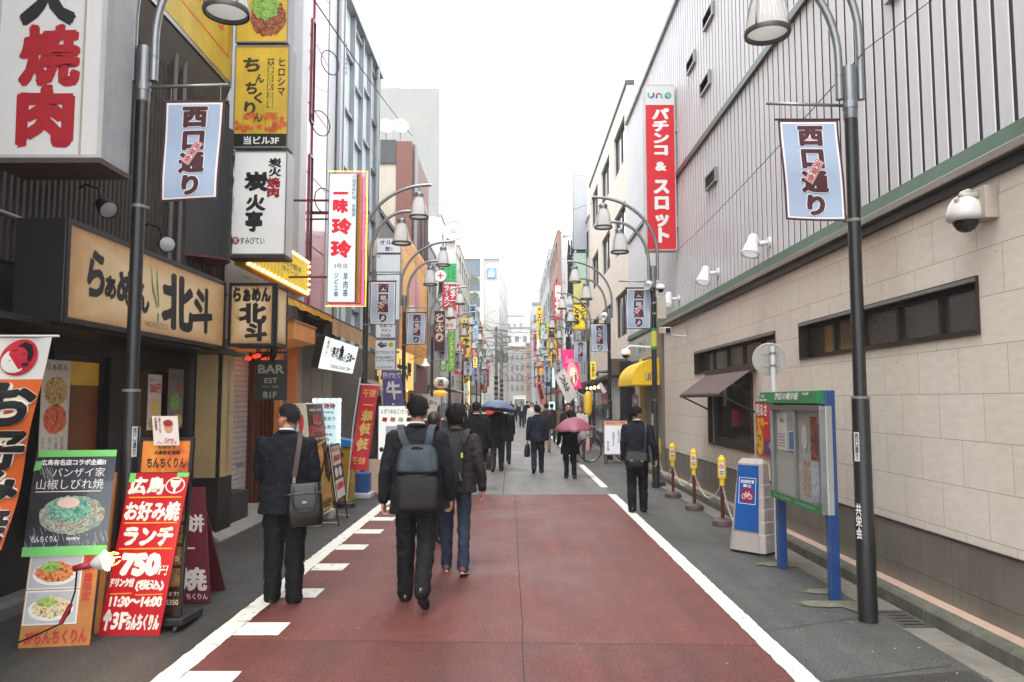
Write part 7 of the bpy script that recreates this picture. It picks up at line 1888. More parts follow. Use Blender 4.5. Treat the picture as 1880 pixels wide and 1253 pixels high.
vs(1004, 619, 1018, 662, 61, 'lit_sign', 'warm glowing orange vertical panel left of the grey sign tower', M((240, 206, 160), .4, .05, emit=.6), [('炭火焼', .2, .1, .8, .9, 'b06030', {'vert': True, 'w': .03})])
vs(1014, 676, 1019, 712, 52, 'lit_sign', 'slim pale green lit sign behind the right lamps', M((190, 226, 206), .4, .03, emit=.4), [])
vs(1030, 612, 1036, 640, 50, 'shop_sign', 'thin red vertical sign beside the grey sign tower', M((190, 40, 50), .4), [('焼肉', .15, .1, .85, .9, WHITE, {'vert': True, 'w': .03})])
# B1 dance sign, leaning
YB1 = 31
tl, tr, bl_ = WY(1030, 642, YB1), WY(1065, 641, YB1), WY(1041, 721, YB1)
fr = Fr(bl_, (1, 0, 0), tl - bl_); w = .62; h = (tl - bl_).length
def danc(fr, w, h, r, fp):
 MB().fellipse(fr, w * .55, h * .42, w * .36, h * .28, .006, 30).build('print', M((236, 150, 150), .5, .1, emit=.25), fp); MB().fellipse(fr, w * .58, h * .40, w * .24, h * .19, .008, 30).build('print', M((240, 206, 180), .5, .1, emit=.35), fp)
 q = MB()
 for (a, b, s_) in ((.42, .16, 1), (.72, .22, 1.15)):
  a *= w; b *= h
  q.fellipse(fr, a, b + .36 * s_, .03, .04, .010).fpoly(fr, [(a - .05, b + .3 * s_), (a + .05, b + .31 * s_), (a + .03, b + .18), (a + .07, b), (a + .04, b - .02), (a, b + .13), (a - .04, b), (a - .07, b + .01), (a - .04, b + .18)], .010).fline(fr, [(a + .04, b + .3 * s_), (a + .10, b + .38 * s_)], .02, .010)
 q.build('print', M((150, 80, 84), .5), fp)
 bt = MB().fbox(fr, 0, w, -.02, h * .09, .004, .014).build('floor_strip', BLACK, fp); MB().text(fr, 'B1', w * .4, h * .02, w * .7, h * .08, w=.04, d=.018).build('lettering', WHITE, bt)
 MB().text(fr, 'Sweet', w * .2, h * .68, w * .9, h * .84, w=0, d=.012, slant=.3).build('lettering', M((240, 170, 180), .5, emit=.2), fp)
sign('club_sign', 'pink lit sign with two dark dancing silhouettes and a black floor strip', 'sign', fr, w, h, .2, M((216, 40, 110), .4, .15, 2, emit=.35), DARK, [], extra=danc)
for (pts, Y, nm, lb, col, tx) in (((1018, 692, 1036, 676, 1042, 742), 28, 'slanted_banner', 'white banner with red corner slanting down beside the pink club sign', (216, 210, 206), [('いざかや', .25, .3, .75, .9, INK, {'vert': True, 'w': .03})]), ((983, 704, 994, 700, 992, 742), 44, 'slanted_banner', 'pink banner slanting over the street far down on the right', (226, 110, 120), [('居酒屋', .2, .1, .8, .9, INK, {'vert': True, 'w': .04})])):
 tl, tr, bl_ = WY(pts[0], pts[1], Y), WY(pts[2], pts[3], Y), WY(pts[4], pts[5], Y)
 fr = Fr(bl_, tr - tl, tl - bl_); w = (tr - tl).length; h = (tl - bl_).length
 r = nobori(nm, lb, fr, w, h, [(0, 1, M(col, .6, .05))], tx, lambda a, b: .02 * math.sin(4 * b), rod=True)
 if Y == 28: MB().tube([tl, (2.9, 28.6, tl.z - .9)], .02).build('pole', WHITE, r)
awning('shop_awning', 'red shop awning far along the right row', 44, 48, 3.5, 2.6, 2.7, 2.35, .2, M((190, 40, 40), .6, .08), M((170, 30, 34), .6, .08), rib=False)
awning('shop_awning', 'dark eaves awning of the pub with hanging lamps on the right', 25, 33, 3.5, 2.75, 2.75, 2.45, .12, M((52, 46, 42), .6, .2), M((40, 36, 34), .6), rib=False)
for k in range(4):
 c = V((2.85, 25.6 + k * 1.3, 2.2)); r = thing('bare_bulb', 'warm bulb under the dark pub eaves, number %d from the near end' % (k + 1) if False else 'warm glowing bulb hanging under the dark pub eaves', 'light bulb', c, 'bulbs under the pub eaves')
 MB().ell(c, (.05, .05, .06), 10, 8).build('glass', LAMPW, r, smooth=True); MB().cyl(c + V((0, 0, .05)), c + V((0, 0, .2)), .012).build('socket', BLACK, r)
c = WY(1080, 741, 26); r = thing('paper_lantern', 'tall narrow yellow lantern at the pub front on the right', 'lantern', c)
MB().lathe([(.02, -.42)] + [(.13 * math.sqrt(max(.1, 1 - (t / 10 - 1) ** 4)) * (1 + .03 * (t % 2)), -.42 + .042 * t) for t in range(21)] + [(.02, .42)], c, 16).build('body', M((216, 172, 36), .5, .08, emit=.12), r, smooth=True); MB().cyl(c + V((0, 0, .42)), c + V((0, 0, .5)), .05).build('cap', BLACK, r)
vs(1084, 664, 1094, 697, 27, 'pub_sign', 'yellow vertical sign on the pub front near the third right lamp', M((226, 206, 60), .5, .05, emit=.2), [('立呑み', .2, .1, .8, .9, '6a3018', {'vert': True, 'w': .03})])
vs(1120, 690, 1128, 718, 23.4, 'lit_sign', 'warm lit panel sign beside the yellow entrance awning', M((230, 190, 120), .5, .1, emit=.4), [('営業中', .2, .1, .8, .9, '6a3018', {'vert': True, 'w': .03})])
r = thing('roof_pipe', 'grey duct pipe running out above the pub front on the right', 'duct', (3.2, 25, 3)); MB().tube([WY(1140, 682, 23.2), WY(1098, 682, 23.4), WY(1096, 690, 23.4)], .06, 12).build('duct', GREYM, r, smooth=True)
r = thing('tilted_lamp', 'white tilted sign lamp on the pub front below the grey duct', 'lamp', WY(1092, 700, 25)); fT = Fr(WY(1091, 712, 25), (.7, 0, -.7), (.7, 0, .9)); MB().fbox(Fr(WY(1098, 706, 25), (.5, 0, -.87), (.87, 0, .5)), 0, .35, 0, .12, -.1, 0).build('housing', WHITE, r)
for (x0, x1, nm, col, lb) in ((1140, 1160, 'pillar', (38, 38, 40), 'black square pillar right of the white door on the right row'),):
 a = WY(x0, 780, 22.0); b = WY(x1, 780, 22.0)
r = thing('white_door', 'narrow white door panel beside the pachinko entrance', 'door', (3.3, 23, 0)); a = WY(1122, 790, 23.2); b = WY(1140, 790, 23.2); MB().box(a.x, b.x, 23.2, 23.26, 0, 2.5).build('leaf', M((176, 172, 166), .5), r); MB().box(b.x - .05, b.x - .03, 23.18, 23.2, .9, 1.2).build('handle', BLACK, r)
MB().box(2.95, 3.5, 22.9, 23.3, 2.5, 3.0).build('lintel', M((96, 84, 70), .5), r)
r = thing('shop_pillar', 'black pillar beside the yellow awning entrance', 'pillar', (3.3, 22, 0)); a = WY(1142, 790, 22.2); b = WY(1161, 790, 22.2); MB().box(a.x, b.x, 22.2, 22.6, 0, 2.9).build('shaft', BLACK, r, bevel=.01); MB().box(a.x - .01, b.x + .01, 22.19, 22.61, 0, .2).build('plinth', DARK, r)
vs(1161, 725, 1172, 758, 19, 'window_poster', 'small violet poster beside the pachinko entrance', M((150, 130, 170), .4, .2, 6), [('新台', .2, .5, .8, .8, WHITE, {'w': .03})], depth=.02, cat='poster')
# easel board
a = G(1107, 848);
f, w, h = face_y(1108, 771, 1152, 836, 21.2)
fr = Fr(f.o, (1, -.12, 0), (.02, .14, 1))
def eas(fr, w, h, r, fp):
 MB().fbox(fr, .03, w - .03, h * .84, h - .03, .003, .007).build('header', M((226, 150, 90), .5, .2, 10, emit=.1), fp)
 MB().text(fr, '株式会社ヤマダ様', w * .1, h * .87, w * .9, h * .95, w=.02, d=.010).build('lettering', M((70, 110, 170), .5), fp)
 for a_ in (.02, w - .06): MB().fbox(fr, a_, a_ + .04, -.36, 0, -.03, 0).build('leg', DARK, r)
 for a_ in (.1, w - .14): MB().tube([fr.p(a_, h * .5, -.03), fr.p(a_, -.30, -.42)], .014).build('rear_leg', DARK, r)
 MB().fbox(fr, -.02, w + .02, -.36, -.32, -.1, .05).build('foot', DARK, r)
sign('easel_board', 'whiteboard on a dark easel with an orange header and vertical handwriting', 'sign stand', fr, w, h, .04, M((206, 208, 212), .35, .03, emit=.12), M((120, 110, 100), .5),
  [('大宴会ご予約', .58, .35, .68, .72, '5a6a8a', {'vert': True, 'w': .01}), ('料理長おすすめ', .36, .25, .46, .66, '4a4a4a', {'vert': True, 'w': .01}), ('飲み放題', .14, .12, .24, .40, '4a4a4a', {'vert': True, 'w': .01}), ('本日の宴', .78, .5, .88, .78, '5a6a8a', {'vert': True, 'w': .01})], frame=M((120, 96, 76), .5), ft=.03, extra=eas)
vs(1111, 758, 1125, 790, 25, 'chalk_board', 'small dark green chalkboard beyond the easel', M((36, 92, 74), .6, .08), [('Cafe', .2, .66, .85, .86, 'c8d8c8', {'slant': .2}), ('beer', .25, .3, .8, .45, 'c8d8c8')], frame=M((60, 80, 70), .5), depth=.05)
vs(1021, 752, 1035, 800, 30, 'chalk_board', 'brown framed menu picture board behind the pink umbrella', MF([(84, 70, 56), (120, 90, 70), (60, 50, 40)], 6), [], frame=BLACK, depth=.05)
vs(1008, 738, 1019, 772, 38, 'lit_sign', 'pale aqua lit standing sign on the right pavement', M((180, 222, 210), .4, .03, emit=.5), [('MENU', .2, .8, .8, .9, '406060')], depth=.2)
vs(1009, 772, 1018, 800, 34, 'chalk_board', 'black standing chalkboard with white squares writing on the right pavement', M((36, 40, 38), .6), [('ランチ', .2, .5, .8, .85, WHITE, {'vert': True, 'w': .03}), ('営業', .2, .15, .8, .45, WHITE, {'vert': True, 'w': .03})], depth=.05)
# bicycle
by = 21.9; bk_ = thing('bicycle', 'dark blue city bicycle parked across the pavement behind the easel', 'bicycle', (2.6, by, 0))
DK = M((36, 46, 60), .35, .1, coat=.4)
wx = (WY(1083, 820, by).x, WY(1083, 820, by).x + 1.05); R_ = .325
for x_ in wx:
 wt = MB().tube([(x_ + R_ * math.cos(t * .19635), by, .335 + R_ * math.sin(t * .19635)) for t in range(32)], .017, 8, closed=True).build('wheel', BLACK, bk_, smooth=True)
 MB().tube([(x_ + (R_ - .02) * math.cos(t * .19635), by, .335 + (R_ - .02) * math.sin(t * .19635)) for t in range(32)], .009, 6, closed=True).build('rim', ALU, wt)
 sp_ = MB()
 for t in range(16): sp_.tube([(x_, by + .02 * (-1) ** t, .335), (x_ + (R_ - .02) * math.cos(t * .3927), by, .335 + (R_ - .02) * math.sin(t * .3927))], .0022, 4)
 sp_.cyl((x_, by - .05, .335), (x_, by + .05, .335), .025); sp_.build('spoke', ALU, wt)
x0, x1 = wx
MB().tube([(x0, by, .335), (x0 + .16, by, .80), (x0 + .2, by, .92)], .016).tube([(x0 + .17, by, .78), (x0 + .48, by, .32), (x0 + .40, by, .30)], .018).tube([(x0 + .48, by, .32), (x1 - .30, by, .78)], .017).tube([(x0 + .48, by, .32), (x1, by, .335), (x1 - .26, by, .68)], .012).build('frame', DK, bk_, smooth=True)
MB().tube([(x0 + .2, by - .26, 1.0), (x0 + .14, by - .2, 1.0), (x0 + .2, by, .96), (x0 + .14, by + .2, 1.0), (x0 + .2, by + .26, 1.0)], .012).build('handlebar', ALU, bk_)
MB().ell((x1 - .32, by, .84), (.13, .08, .04), 12, 8).build('saddle', BLACK, bk_, smooth=True)
for x_ in wx: MB().tube([(x_ + (R_ + .03) * math.cos(t), by, .335 + (R_ + .03) * math.sin(t)) for t in [(.4 + k * .2) for k in range(13)]], .02, 6).build('mudguard', DK, bk_)
bs = MB()
for k in range(6):
 z = .72 + k * .045; bs.tube([(x0 - .28, by - .17, z), (x0 + .06, by - .17, z), (x0 + .06, by + .17, z), (x0 - .28, by + .17, z)], .004, 4, closed=True)
for k in range(9): bs.tube([(x0 - .28 + k * .042, by - .17, .95), (x0 - .28 + k * .042, by - .17, .72), (x0 - .28 + k * .042, by + .17, .72), (x0 - .28 + k * .042, by + .17, .95)], .003, 4)
bs.build('basket', GREYM, bk_)
# white truck far down the street
ty = 84; tk = thing('box_truck', 'white box truck far down the middle of the street', 'truck', (1.0, ty + 2, 0))
a = WY(941, 726, ty); b = WY(967, 726, ty)
MB().box(a.x, b.x, ty + 1.6, ty + 5.5, .7, a.z).build('cargo_box', WHITE, tk, bevel=.03)
MB().prism([(a.x + .1, ty + 1.55, .5), (a.x + .1, ty, .5), (a.x + .1, ty - .05, 1.2), (a.x + .1, ty + .4, 2.0), (a.x + .1, ty + 1.55, 2.05)], (b.x - a.x - .2, 0, 0)).build('cab', WHITE, tk)
fT = Fr((a.x + .22, ty - .06, 1.25), (1, 0, 0), (0, .42, .75)); MB().fbox(fT, 0, b.x - a.x - .44, .05, .75, 0, .02).build('windscreen', glass((30, 36, 40)), tk)
for x_ in (a.x + .15, b.x - .35): MB().box(x_, x_ + .2, ty - .08, ty, .65, .85).build('headlight', LIT, tk)
for x_ in (a.x + .12, b.x - .32):
 for y_ in (ty + .7, ty + 4.4): MB().cyl((x_, y_, .38), (x_ + .2, y_, .38), .38).build('wheel', BLACK, tk)

# ================================================================= overhead wires
WIREM = M((40, 40, 42), .6)
def wire(pts, r, label, sag=0.0, n=18):
 out = []
 for p, q in zip(pts, pts[1:]):
  p, q = V(p), V(q)
  for k in range(n + 1):
   t = k / n; c = p.lerp(q, t); c.z -= sag * 4 * t * (1 - t); out.append(c)
 o = MB().tube(out, r, 5).build('overhead_wire', WIREM)
 return tag(o, label, 'cable', 'overhead wires')
wire([WY(556, -30, 10.5), WY(757, 250, 30.6)], .012, 'thin dark wire slanting across the glass building down to the brick corner', .1)
wire([WY(1722, -8, 6.0), WY(1588, 92, 6.1)], .004, 'thin wire rising from the near right lamp to the top of the picture', .0)
wire([WY(1584, 98, 6.1), WY(1240, 464, 15.8)], .005, 'thin wire crossing the corrugated wall from the near right lamp', .06)
wire([WY(838, 440, 33), WY(1090, 372, 24)], .006, 'faint wire spanning the open sky between the two lamp rows', .15)
wire([WY(1186, 5, 16), WY(1168, 90, 20)], .01, 'short dark wire falling from the top right roofline', 0)
wl_px = [((882, 588, 62), (1100, 545, 40), .8), ((886, 596, 64), (990, 655, 84), .6), ((884, 592, 63), (1040, 590, 60), .9), ((890, 602, 66), (960, 640, 90), .4), ((896, 625, 68), (1062, 618, 50), 1.0), ((900, 650, 70), (1010, 690, 60), .9), ((905, 660, 70), (985, 668, 90), .7), ((890, 640, 66), (1020, 640, 70), .5), ((880, 600, 58), (918, 668, 80), .3), ((905, 670, 70), (1000, 700, 74), .8), ((902, 690, 70), (990, 688, 80), .6), ((862, 612, 46), (884, 590, 62), .2), ((870, 640, 52), (902, 650, 70), .4), ((906, 640, 70), (1100, 590, 30), 1.2)]
for i, (a, b, s_) in enumerate(wl_px):
 wire([WY(*a), WY(*b)], .014, 'sagging dark cable over the far end of the street', s_)
# two utility poles and the knot of cables
for (x, yp, Yp, lb, top) in ((911, 0, 70, 'grey concrete utility pole carrying the knot of cables on the left', 600), (921, 0, 82, 'farther concrete utility pole right of the knot of cables', 612)):
 q = WY(x, 735, Yp); r = thing('utility_pole', lb, 'utility pole', (q.x, Yp, 0), 'utility poles down the street'); zt_ = WY(x, top, Yp).z
 MB().cyl((q.x, Yp, 0), (q.x, Yp, zt_), .17, .12, n=14).build('pole', M((150, 148, 142), .7), r, smooth='auto')
 for k in range(3): MB().box(q.x - 1.0, q.x + 1.0, Yp - .06, Yp + .06, zt_ - .4 - k * .7, zt_ - .3 - k * .7).build('crossarm', GREYM, r)
 MB().cyl((q.x + .4, Yp - .2, zt_ - 3.2), (q.x + .4, Yp - .2, zt_ - 2.2), .28, n=16).build('transformer', M((130, 132, 132), .5), r, smooth='auto')
 bw = MB()
 for k in range(6): bw.lathe([(.19, 1.2 + k * .5), (.19, 1.45 + k * .5)], (q.x, Yp, 0), 14)
 bw.build('striped_wrap', M((40, 40, 42), .6), r)
rr = random.Random(21)
kn = MB(); c = WY(906, 648, 70)
for i in range(70):
 a = c + V((rr.gauss(0, .9), rr.gauss(0, 1.2), rr.gauss(0, 1.5))); pts = [a]
 d = V((rr.gauss(0, 1), rr.gauss(0, .6), rr.gauss(0, .8)))
 for k in range(6):
  d = d * .7 + V((rr.gauss(0, .35), rr.gauss(0, .35), rr.gauss(-.05, .4))); pts.append(pts[-1] + d * .55)
 kn.tube(pts, .012, 4)
o = kn.build('cable_tangle', M((110, 106, 104), .6)); tag(o, 'grey knot of tangled cables on the pole at the far left', 'cables', kind='stuff')
# roof bits
r = thing('roof_antenna', 'thin television antenna on the roof beyond the pale tower', 'antenna', WY(815, 372, 45)); p = WY(812, 400, 45); MB().cyl(p + V((0, 0, -2)), p + V((0, 0, .9)), .03).cyl(p + V((-.9, 0, .7)), p + V((.5, 0, .9)), .02).build('mast', GREYM, r)
for i, (x, y0, y1, Y) in enumerate(((1008, 490, 560, 125), (1022, 478, 560, 125))):
 p = WY(x, y1, Y); q = WY(x, y0, Y); r = thing('roof_antenna', 'slender rooftop antenna on the brown tower block, %s of two' % ('left', 'right')[i], 'antenna', p, 'antennas of the brown tower'); MB().cyl(p, q, .12, .06, 8).build('mast', GREYM, r); MB().box(q.x - 1, q.x + 1, Y - .05, Y + .05, q.z - .8, q.z - .6).box(q.x - .8, q.x + .8, Y - .05, Y + .05, q.z - 1.6, q.z - 1.4).build('arm', GREYM, r)
p = WY(1016, 540, 128); r = thing('water_tank', 'ribbed curved tank screen on top of the brown tower block', 'water tank', p);
for k in range(5): MB().cyl(p + V((0, 0, -1 + k * .8)), p + V((0, 0, -.5 + k * .8)), 1.8, n=20).build('rib', M((176, 150, 140), .6), r)
p = WX(1157, 215, 3.6); r = thing('roof_rail', 'white rooftop railing on the beige building beside the corrugated facade', 'railing', (3.7, 23.5, 11.5))
for k in range(4): MB().cyl((3.7, 23.1 + k * .5, 11.6), (3.7, 23.1 + k * .5, 12.6), .025, n=6).build('post', WHITE, r)
MB().cyl((3.7, 23.1, 12.58), (3.7, 24.7, 12.58), .025, n=6).cyl((3.7, 23.1, 12.1), (3.7, 24.7, 12.1), .02, n=6).build('rail', WHITE, r)

# the far end of both rows: more projecting signs
rr = random.Random(31)
cols = [('white', (206, 206, 204)), ('red', (190, 44, 50)), ('yellow', (226, 186, 60)), ('pale blue', (160, 190, 216)), ('green', (60, 140, 90)), ('orange', (220, 130, 60)), ('black', (50, 46, 50)), ('pink', (222, 130, 150))]
wd = ['居酒屋', '焼鳥', '薬局', '餃子', '酒場', '鮨', '喫茶', '麻雀', '整体', '歯科', '中華', '串揚']
k = 0
for side in (-1, 1):
 for hi in (1, 0):
  for (cn, cv) in cols:
   Yd = 40 + 9.3 * (k % 8) + 4 * rr.random(); xw = -4.2 if side < 0 else 3.5; ww = .5 + .35 * rr.random(); hh_ = 1.6 + 2.2 * rr.random()
   zb = (4.6 + 3.5 * rr.random()) if hi else (2.6 + 1.2 * rr.random()); k += 1
   x0_ = xw + .1 if side < 0 else xw - .1 - ww
   sign('shop_sign', '%s vertical sign %s on the far part of the %s row' % (cn, 'high' if hi else 'low', 'left' if side < 0 else 'right'), 'sign', Fr((x0_, Yd, zb)), ww, hh_, .2, M(cv, .5, .06, emit=.10), GREYM, [(wd[k % 12], .15, .06, .85, .94, WHITE if cn in ('red', 'green', 'black') else INK, {'vert': True, 'w': .04})], group='signs crowding the far street')
for i in range(16):
 a = WY(870 + 30 * rr.random(), 575 + 110 * rr.random(), 55 + 40 * rr.random()); b = WY(960 + 90 * rr.random(), 575 + 110 * rr.random(), 45 + 50 * rr.random())
 wire([a, b], .010, 'sagging dark cable over the far end of the street', .2 + rr.random())
# ================================================================= people
def sstep(a, b, x):
 t = min(1, max(0, (x - a) / (b - a))); return t * t * (3 - 2 * t)
def suit_mat(c, rough=.85, bump=.35):
 return M(c, rough, .22, 9, bump=.9, bscale=13, spec=.3, fine=.5)
def remesh(ob, vox, smooth_it=4, fac=.5, folds=0.0, fscale=.1):
 m = ob.modifiers.new('skin', 'REMESH'); m.mode = 'VOXEL'; m.voxel_size = vox; m.use_smooth_shade = True
 s_ = ob.modifiers.new('soften', 'SMOOTH'); s_.factor = fac; s_.iterations = smooth_it
 if folds:
  tx = bpy.data.textures.get('folds') or bpy.data.textures.new('folds', 'CLOUDS')
  tx.noise_scale = .075; tx.noise_depth = 3
  d = ob.modifiers.new('folds', 'DISPLACE'); d.texture = tx; d.strength = folds; d.mid_level = .5; d.texture_coords = 'LOCAL'
 return ob
def rings(mb, rs, n=20):
 """closed loft of elliptical rings: (centre, rx, ry, x-dir, y-dir)"""
 vs_ = []; fs_ = []
 for c, rx, ry, u, w in rs:
  vs_ += [c + u * (rx * math.cos(6.28318 * k / n)) + w * (ry * math.sin(6.28318 * k / n)) for k in range(n)]
 for i in range(len(rs) - 1):
  fs_ += [(i * n + k, i * n + (k + 1) % n, (i + 1) * n + (k + 1) % n, (i + 1) * n + k) for k in range(n)]
 fs_ += [tuple(reversed(range(n))), tuple(range((len(rs) - 1) * n, len(rs) * n))]
 return mb.add(vs_, fs_)
def limb(mb, pts, rad, n=14, flat=1.0):
 """tapered limb through joints with rounded ends"""
 P = [V(p) for p in pts]; out = []; rr_ = []
 k = 5
 for i in range(len(P) - 1):
  for t in range(k):
   out.append(P[i].lerp(P[i + 1], t / k)); rr_.append(rad[i] + (rad[i + 1] - rad[i]) * t / k)
 out.append(P[-1]); rr_.append(rad[-1])
 # ease the bend
 for _ in range(2):
  q = [out[0]] + [(out[i - 1] + out[i] * 2 + out[i + 1]) / 4 for i in range(1, len(out) - 1)] + [out[-1]]; out = q
 mb.tube(out, rr_, n)
 mb.ell(out[0], (rr_[0],) * 3, 12, 8); mb.ell(out[-1], (rr_[-1],) * 3, 12, 8)
 return mb
SKIN = M((190, 140, 112), .5, .08, 14, bump=.15, bscale=160)
SHIRT = M((212, 214, 220), .7, .04)
SHOE = M((20, 19, 19), .28, .15, coat=.5)
SOLE = M((30, 28, 27), .7)
class Person:
 pass
def person(label, x, y, yaw, H, legs, arms, outfit, head=(0, 0), lean=0, wide=1.0, near=True, group='people walking along the street', hem=.80, coat=False, hairT=.027, hair='short', collar=True, female=False):
 """yaw 0 walks away from the camera; legs/arms are (left, right); angles in degrees"""
 s_ = H / 1.72
 ya = Rd(yaw)
 Rz = Matrix.Rotation(ya, 3, 'Z')
 vx = .0075 if near else .014
 P = Person()
 # --- legs
 hipx = .088
 J = {}
 def leg(sd, a, k, p):
  a, k, p = Rd(a), Rd(k), Rd(p)
  h = V((sd * hipx, 0, 0)); kn = h + V((sd * .006, math.sin(a) * .42, -math.cos(a) * .42)); an = kn + V((sd * .004, math.sin(a - k) * .42, -math.cos(a - k) * .42))
  f = V((sd * .12, math.cos(p), -math.sin(p))).normalized(); up = V((0, math.sin(p), math.cos(p)))
  return h, kn, an, f, up
 L = [leg(-1, *legs[0]), leg(1, *legs[1])]
 low = min(min((an - up * .08 + f * t).z for t in (-.07, .17)) for _, _, an, f, up in L)
 hz = -low
 off = V((0, 0, hz))
 L = [(h + off, kn + off, an + off, f, up) for h, kn, an, f, up in L]
 ln = Rd(lean)
 def up_(p):     # torso lean about the hips
  p = V(p); dz = p.z - hz
  return V((p.x, p.y + math.sin(ln) * dz, hz + math.cos(ln) * dz))
 dz0 = hz - .905
 def T(p):       # standing body coordinates -> posed local
  p = V(p); return up_((p.x, p.y, p.z + dz0))
 def Wd(p):      # local -> world
  return Rz @ (V(p) * s_) + V((x, y, 0))
 P.W = Wd; P.T = T; P.s = s_; P.R = Rz
 X, Yv, Z = V((1, 0, 0)), V((0, math.cos(ln), -math.sin(ln))), V((0, math.sin(ln), math.cos(ln)))
 # --- arms
 A = []
 for sd, (sw, ab, eb, inn) in zip((-1, 1), arms):
  sh = T((sd * .178 * wide, -.0, 1.375))
  sw_, ab_, eb_, in_ = Rd(sw), Rd(ab), Rd(eb), Rd(inn)
  d1 = V((sd * math.sin(ab_), math.sin(sw_) * math.cos(ab_), -math.cos(sw_) * math.cos(ab_)))
  el = sh + d1 * .29
  d2 = V((sd * math.sin(ab_ - in_), math.sin(sw_ + eb_) * math.cos(ab_), -math.cos(sw_ + eb_) * math.cos(ab_))).normalized()
  wr = el + d2 * .25
  A.append((sh, el, wr, d2))
 P.A = A; P.L = L
 hc = T((0, .012, 1.598))
 hy, hp = Rd(head[0]), Rd(head[1])
 HR = Matrix.Rotation(hy, 3, 'Z') @ Matrix.Rotation(hp, 3, 'X')
 # --- one continuous body
 b = MB()
 def hp_(v): return hc + HR @ V(v)
 b.ell(hp_((0, -.012, .018)), (.074, .090, .092), 20, 14, HR)
 b.ell(hp_((0, .026, -.045)), (.058, .060, .066), 16, 10, HR)
 b.ell(hp_((0, .050, -.088)), (.030, .030, .024), 12, 8, HR)
 b.ell(hp_((0, .055, .025)), (.056, .030, .045), 12, 8, HR)
 b.tube([hp_((0, .074, .012)), hp_((0, .092, -.022)), hp_((0, .084, -.034))], [.008, .015, .010], 8)
 for sd in (-1, 1):
  b.ell(hp_((sd * .079, -.008, -.016)), (.010, .021, .032), 10, 8, HR); b.ell(hp_((sd * .040, .058, -.022)), (.022, .02, .022), 10, 8, HR)
 b.ell(hp_((0, .082, -.058)), (.022, .010, .010), 10, 8, HR)
 limb(b, [hp_((0, -.022, -.06)), T((0, -.018, 1.47)), T((0, -.01, 1.40))], [.054, .056, .075])
 rings(b, [(T((0, 0, z)), rx * .84, ry * .8, X, Yv) for z, rx, ry in ((.84, .15, .1), (.95, .16, .11), (1.05, .14, .1), (1.2, .16, .11), (1.34, .17, .1), (1.42, .09, .07))])
 for sh, el, wr, d2 in A: limb(b, [sh, el, wr, wr + d2 * .03], [.045, .038, .027, .026])
 for h, kn, an, f, up in L: limb(b, [h, kn, an, an - up * .05 + f * .05], [.07, .05, .034, .03])
 for sd, (sh, el, wr, d2) in zip((-1, 1), A):
  # hand: palm, four unequal curled fingers, thumb from the side of the palm
  side = V((sd, 0, 0)); side = (side - d2 * side.dot(d2)).normalized()      # back of hand faces outwards
  fw = d2.cross(side) * (1 if sd < 0 else -1)                              # thumb side: forwards
  if fw.y < 0: fw = -fw
  inn = -side
  pc = wr + d2 * .055
  b.ell(pc, (.040, .048, .016), 14, 10, Matrix((fw, d2, side)).transposed())
  b.ell(wr + d2 * .02, (.027, .03, .02), 10, 8, Matrix((fw, d2, side)).transposed())
  for k, (o_, l) in enumerate(((.030, .070), (.010, .078), (-.011, .072), (-.031, .056))):
   q0 = wr + d2 * .07 + fw * o_; q1 = wr + d2 * .098 + fw * o_ * 1.12 + inn * .004; c1 = .55 + .08 * k
   q2 = q1 + (d2 * math.cos(c1) + inn * math.sin(c1)) * l * .45; q3 = q2 + (d2 * math.cos(c1 * 2.1) + inn * math.sin(c1 * 2.1)) * l * .32; q4 = q3 + (d2 * math.cos(c1 * 2.8) + inn * math.sin(c1 * 2.8)) * l * .22
   b.tube([q0, q1, q2, q3, q4], [.010, .0095, .0085, .0078, .006], 8)
  t0 = wr + d2 * .03 + fw * .030; b.tube([t0, t0 + (fw * .8 + d2 * .6).normalized() * .032 + inn * .006, t0 + (fw * .5 + d2 * .9).normalized() * .058 + inn * .014, t0 + (fw * .25 + d2 * 1.0).normalized() * .078 + inn * .02], [.014, .012, .010, .007], 8)
 def fin(mb): mb.v = [Wd(p) for p in mb.v]; return mb
 r = fin(b).build('person', outfit.get('skin', SKIN), base=(x, y, 0))
 remesh(r, (.0055 if near else .011) * s_, 3, .4)
 tag(r, label, 'person', group)
 P.root = r
 # --- face
 if near or abs((yaw + head[0]) % 360 - 180) < 90:
  e = MB(); br_ = MB()
  for sd in (-1, 1):
   e.ell(hp_((sd * .031, .0795, .004)), (.013, .007, .006), 10, 8, HR)
   br_.tube([hp_((sd * .016, .090, .022)), hp_((sd * .034, .089, .027)), hp_((sd * .052, .076, .021))], [.003, .0035, .002], 6)
  br_.tube([hp_((-.02, .091, -.058)), hp_((0, .095, -.057)), hp_((.02, .091, -.058))], [.002, .003, .002], 6)
  fin(e).build('eyes', M((40, 30, 28), .3), r, smooth=True); fin(br_).build('eyebrows', M((44, 34, 32), .8), r, smooth=True)
 # --- hair: a shell that rises out of the scalp only where hair grows
 n, m = (48, 32) if near else (24, 16)
 vs_ = []; fs_ = []
 LY = {'short': ((-1, -.66), (-.35, -.52), (-.05, -.18), (.25, .10), (.5, .50), (1, .66)), 'full': ((-1, -.80), (-.35, -.72), (0, -.40), (.3, -.12), (.55, .30), (1, .40)), 'thin': ((-1, -.62), (-.35, -.48), (0, -.14), (.25, .18), (.45, .62), (1, .80)), 'long': ((-1, -.95), (-.2, -.9), (.1, -.7), (.35, -.3), (.6, .3), (1, .5))}[hair]
 rr = random.Random(int(x * 100) + int(y * 10))
 sd0 = V((rr.random() * 9, rr.random() * 9, rr.random() * 9))
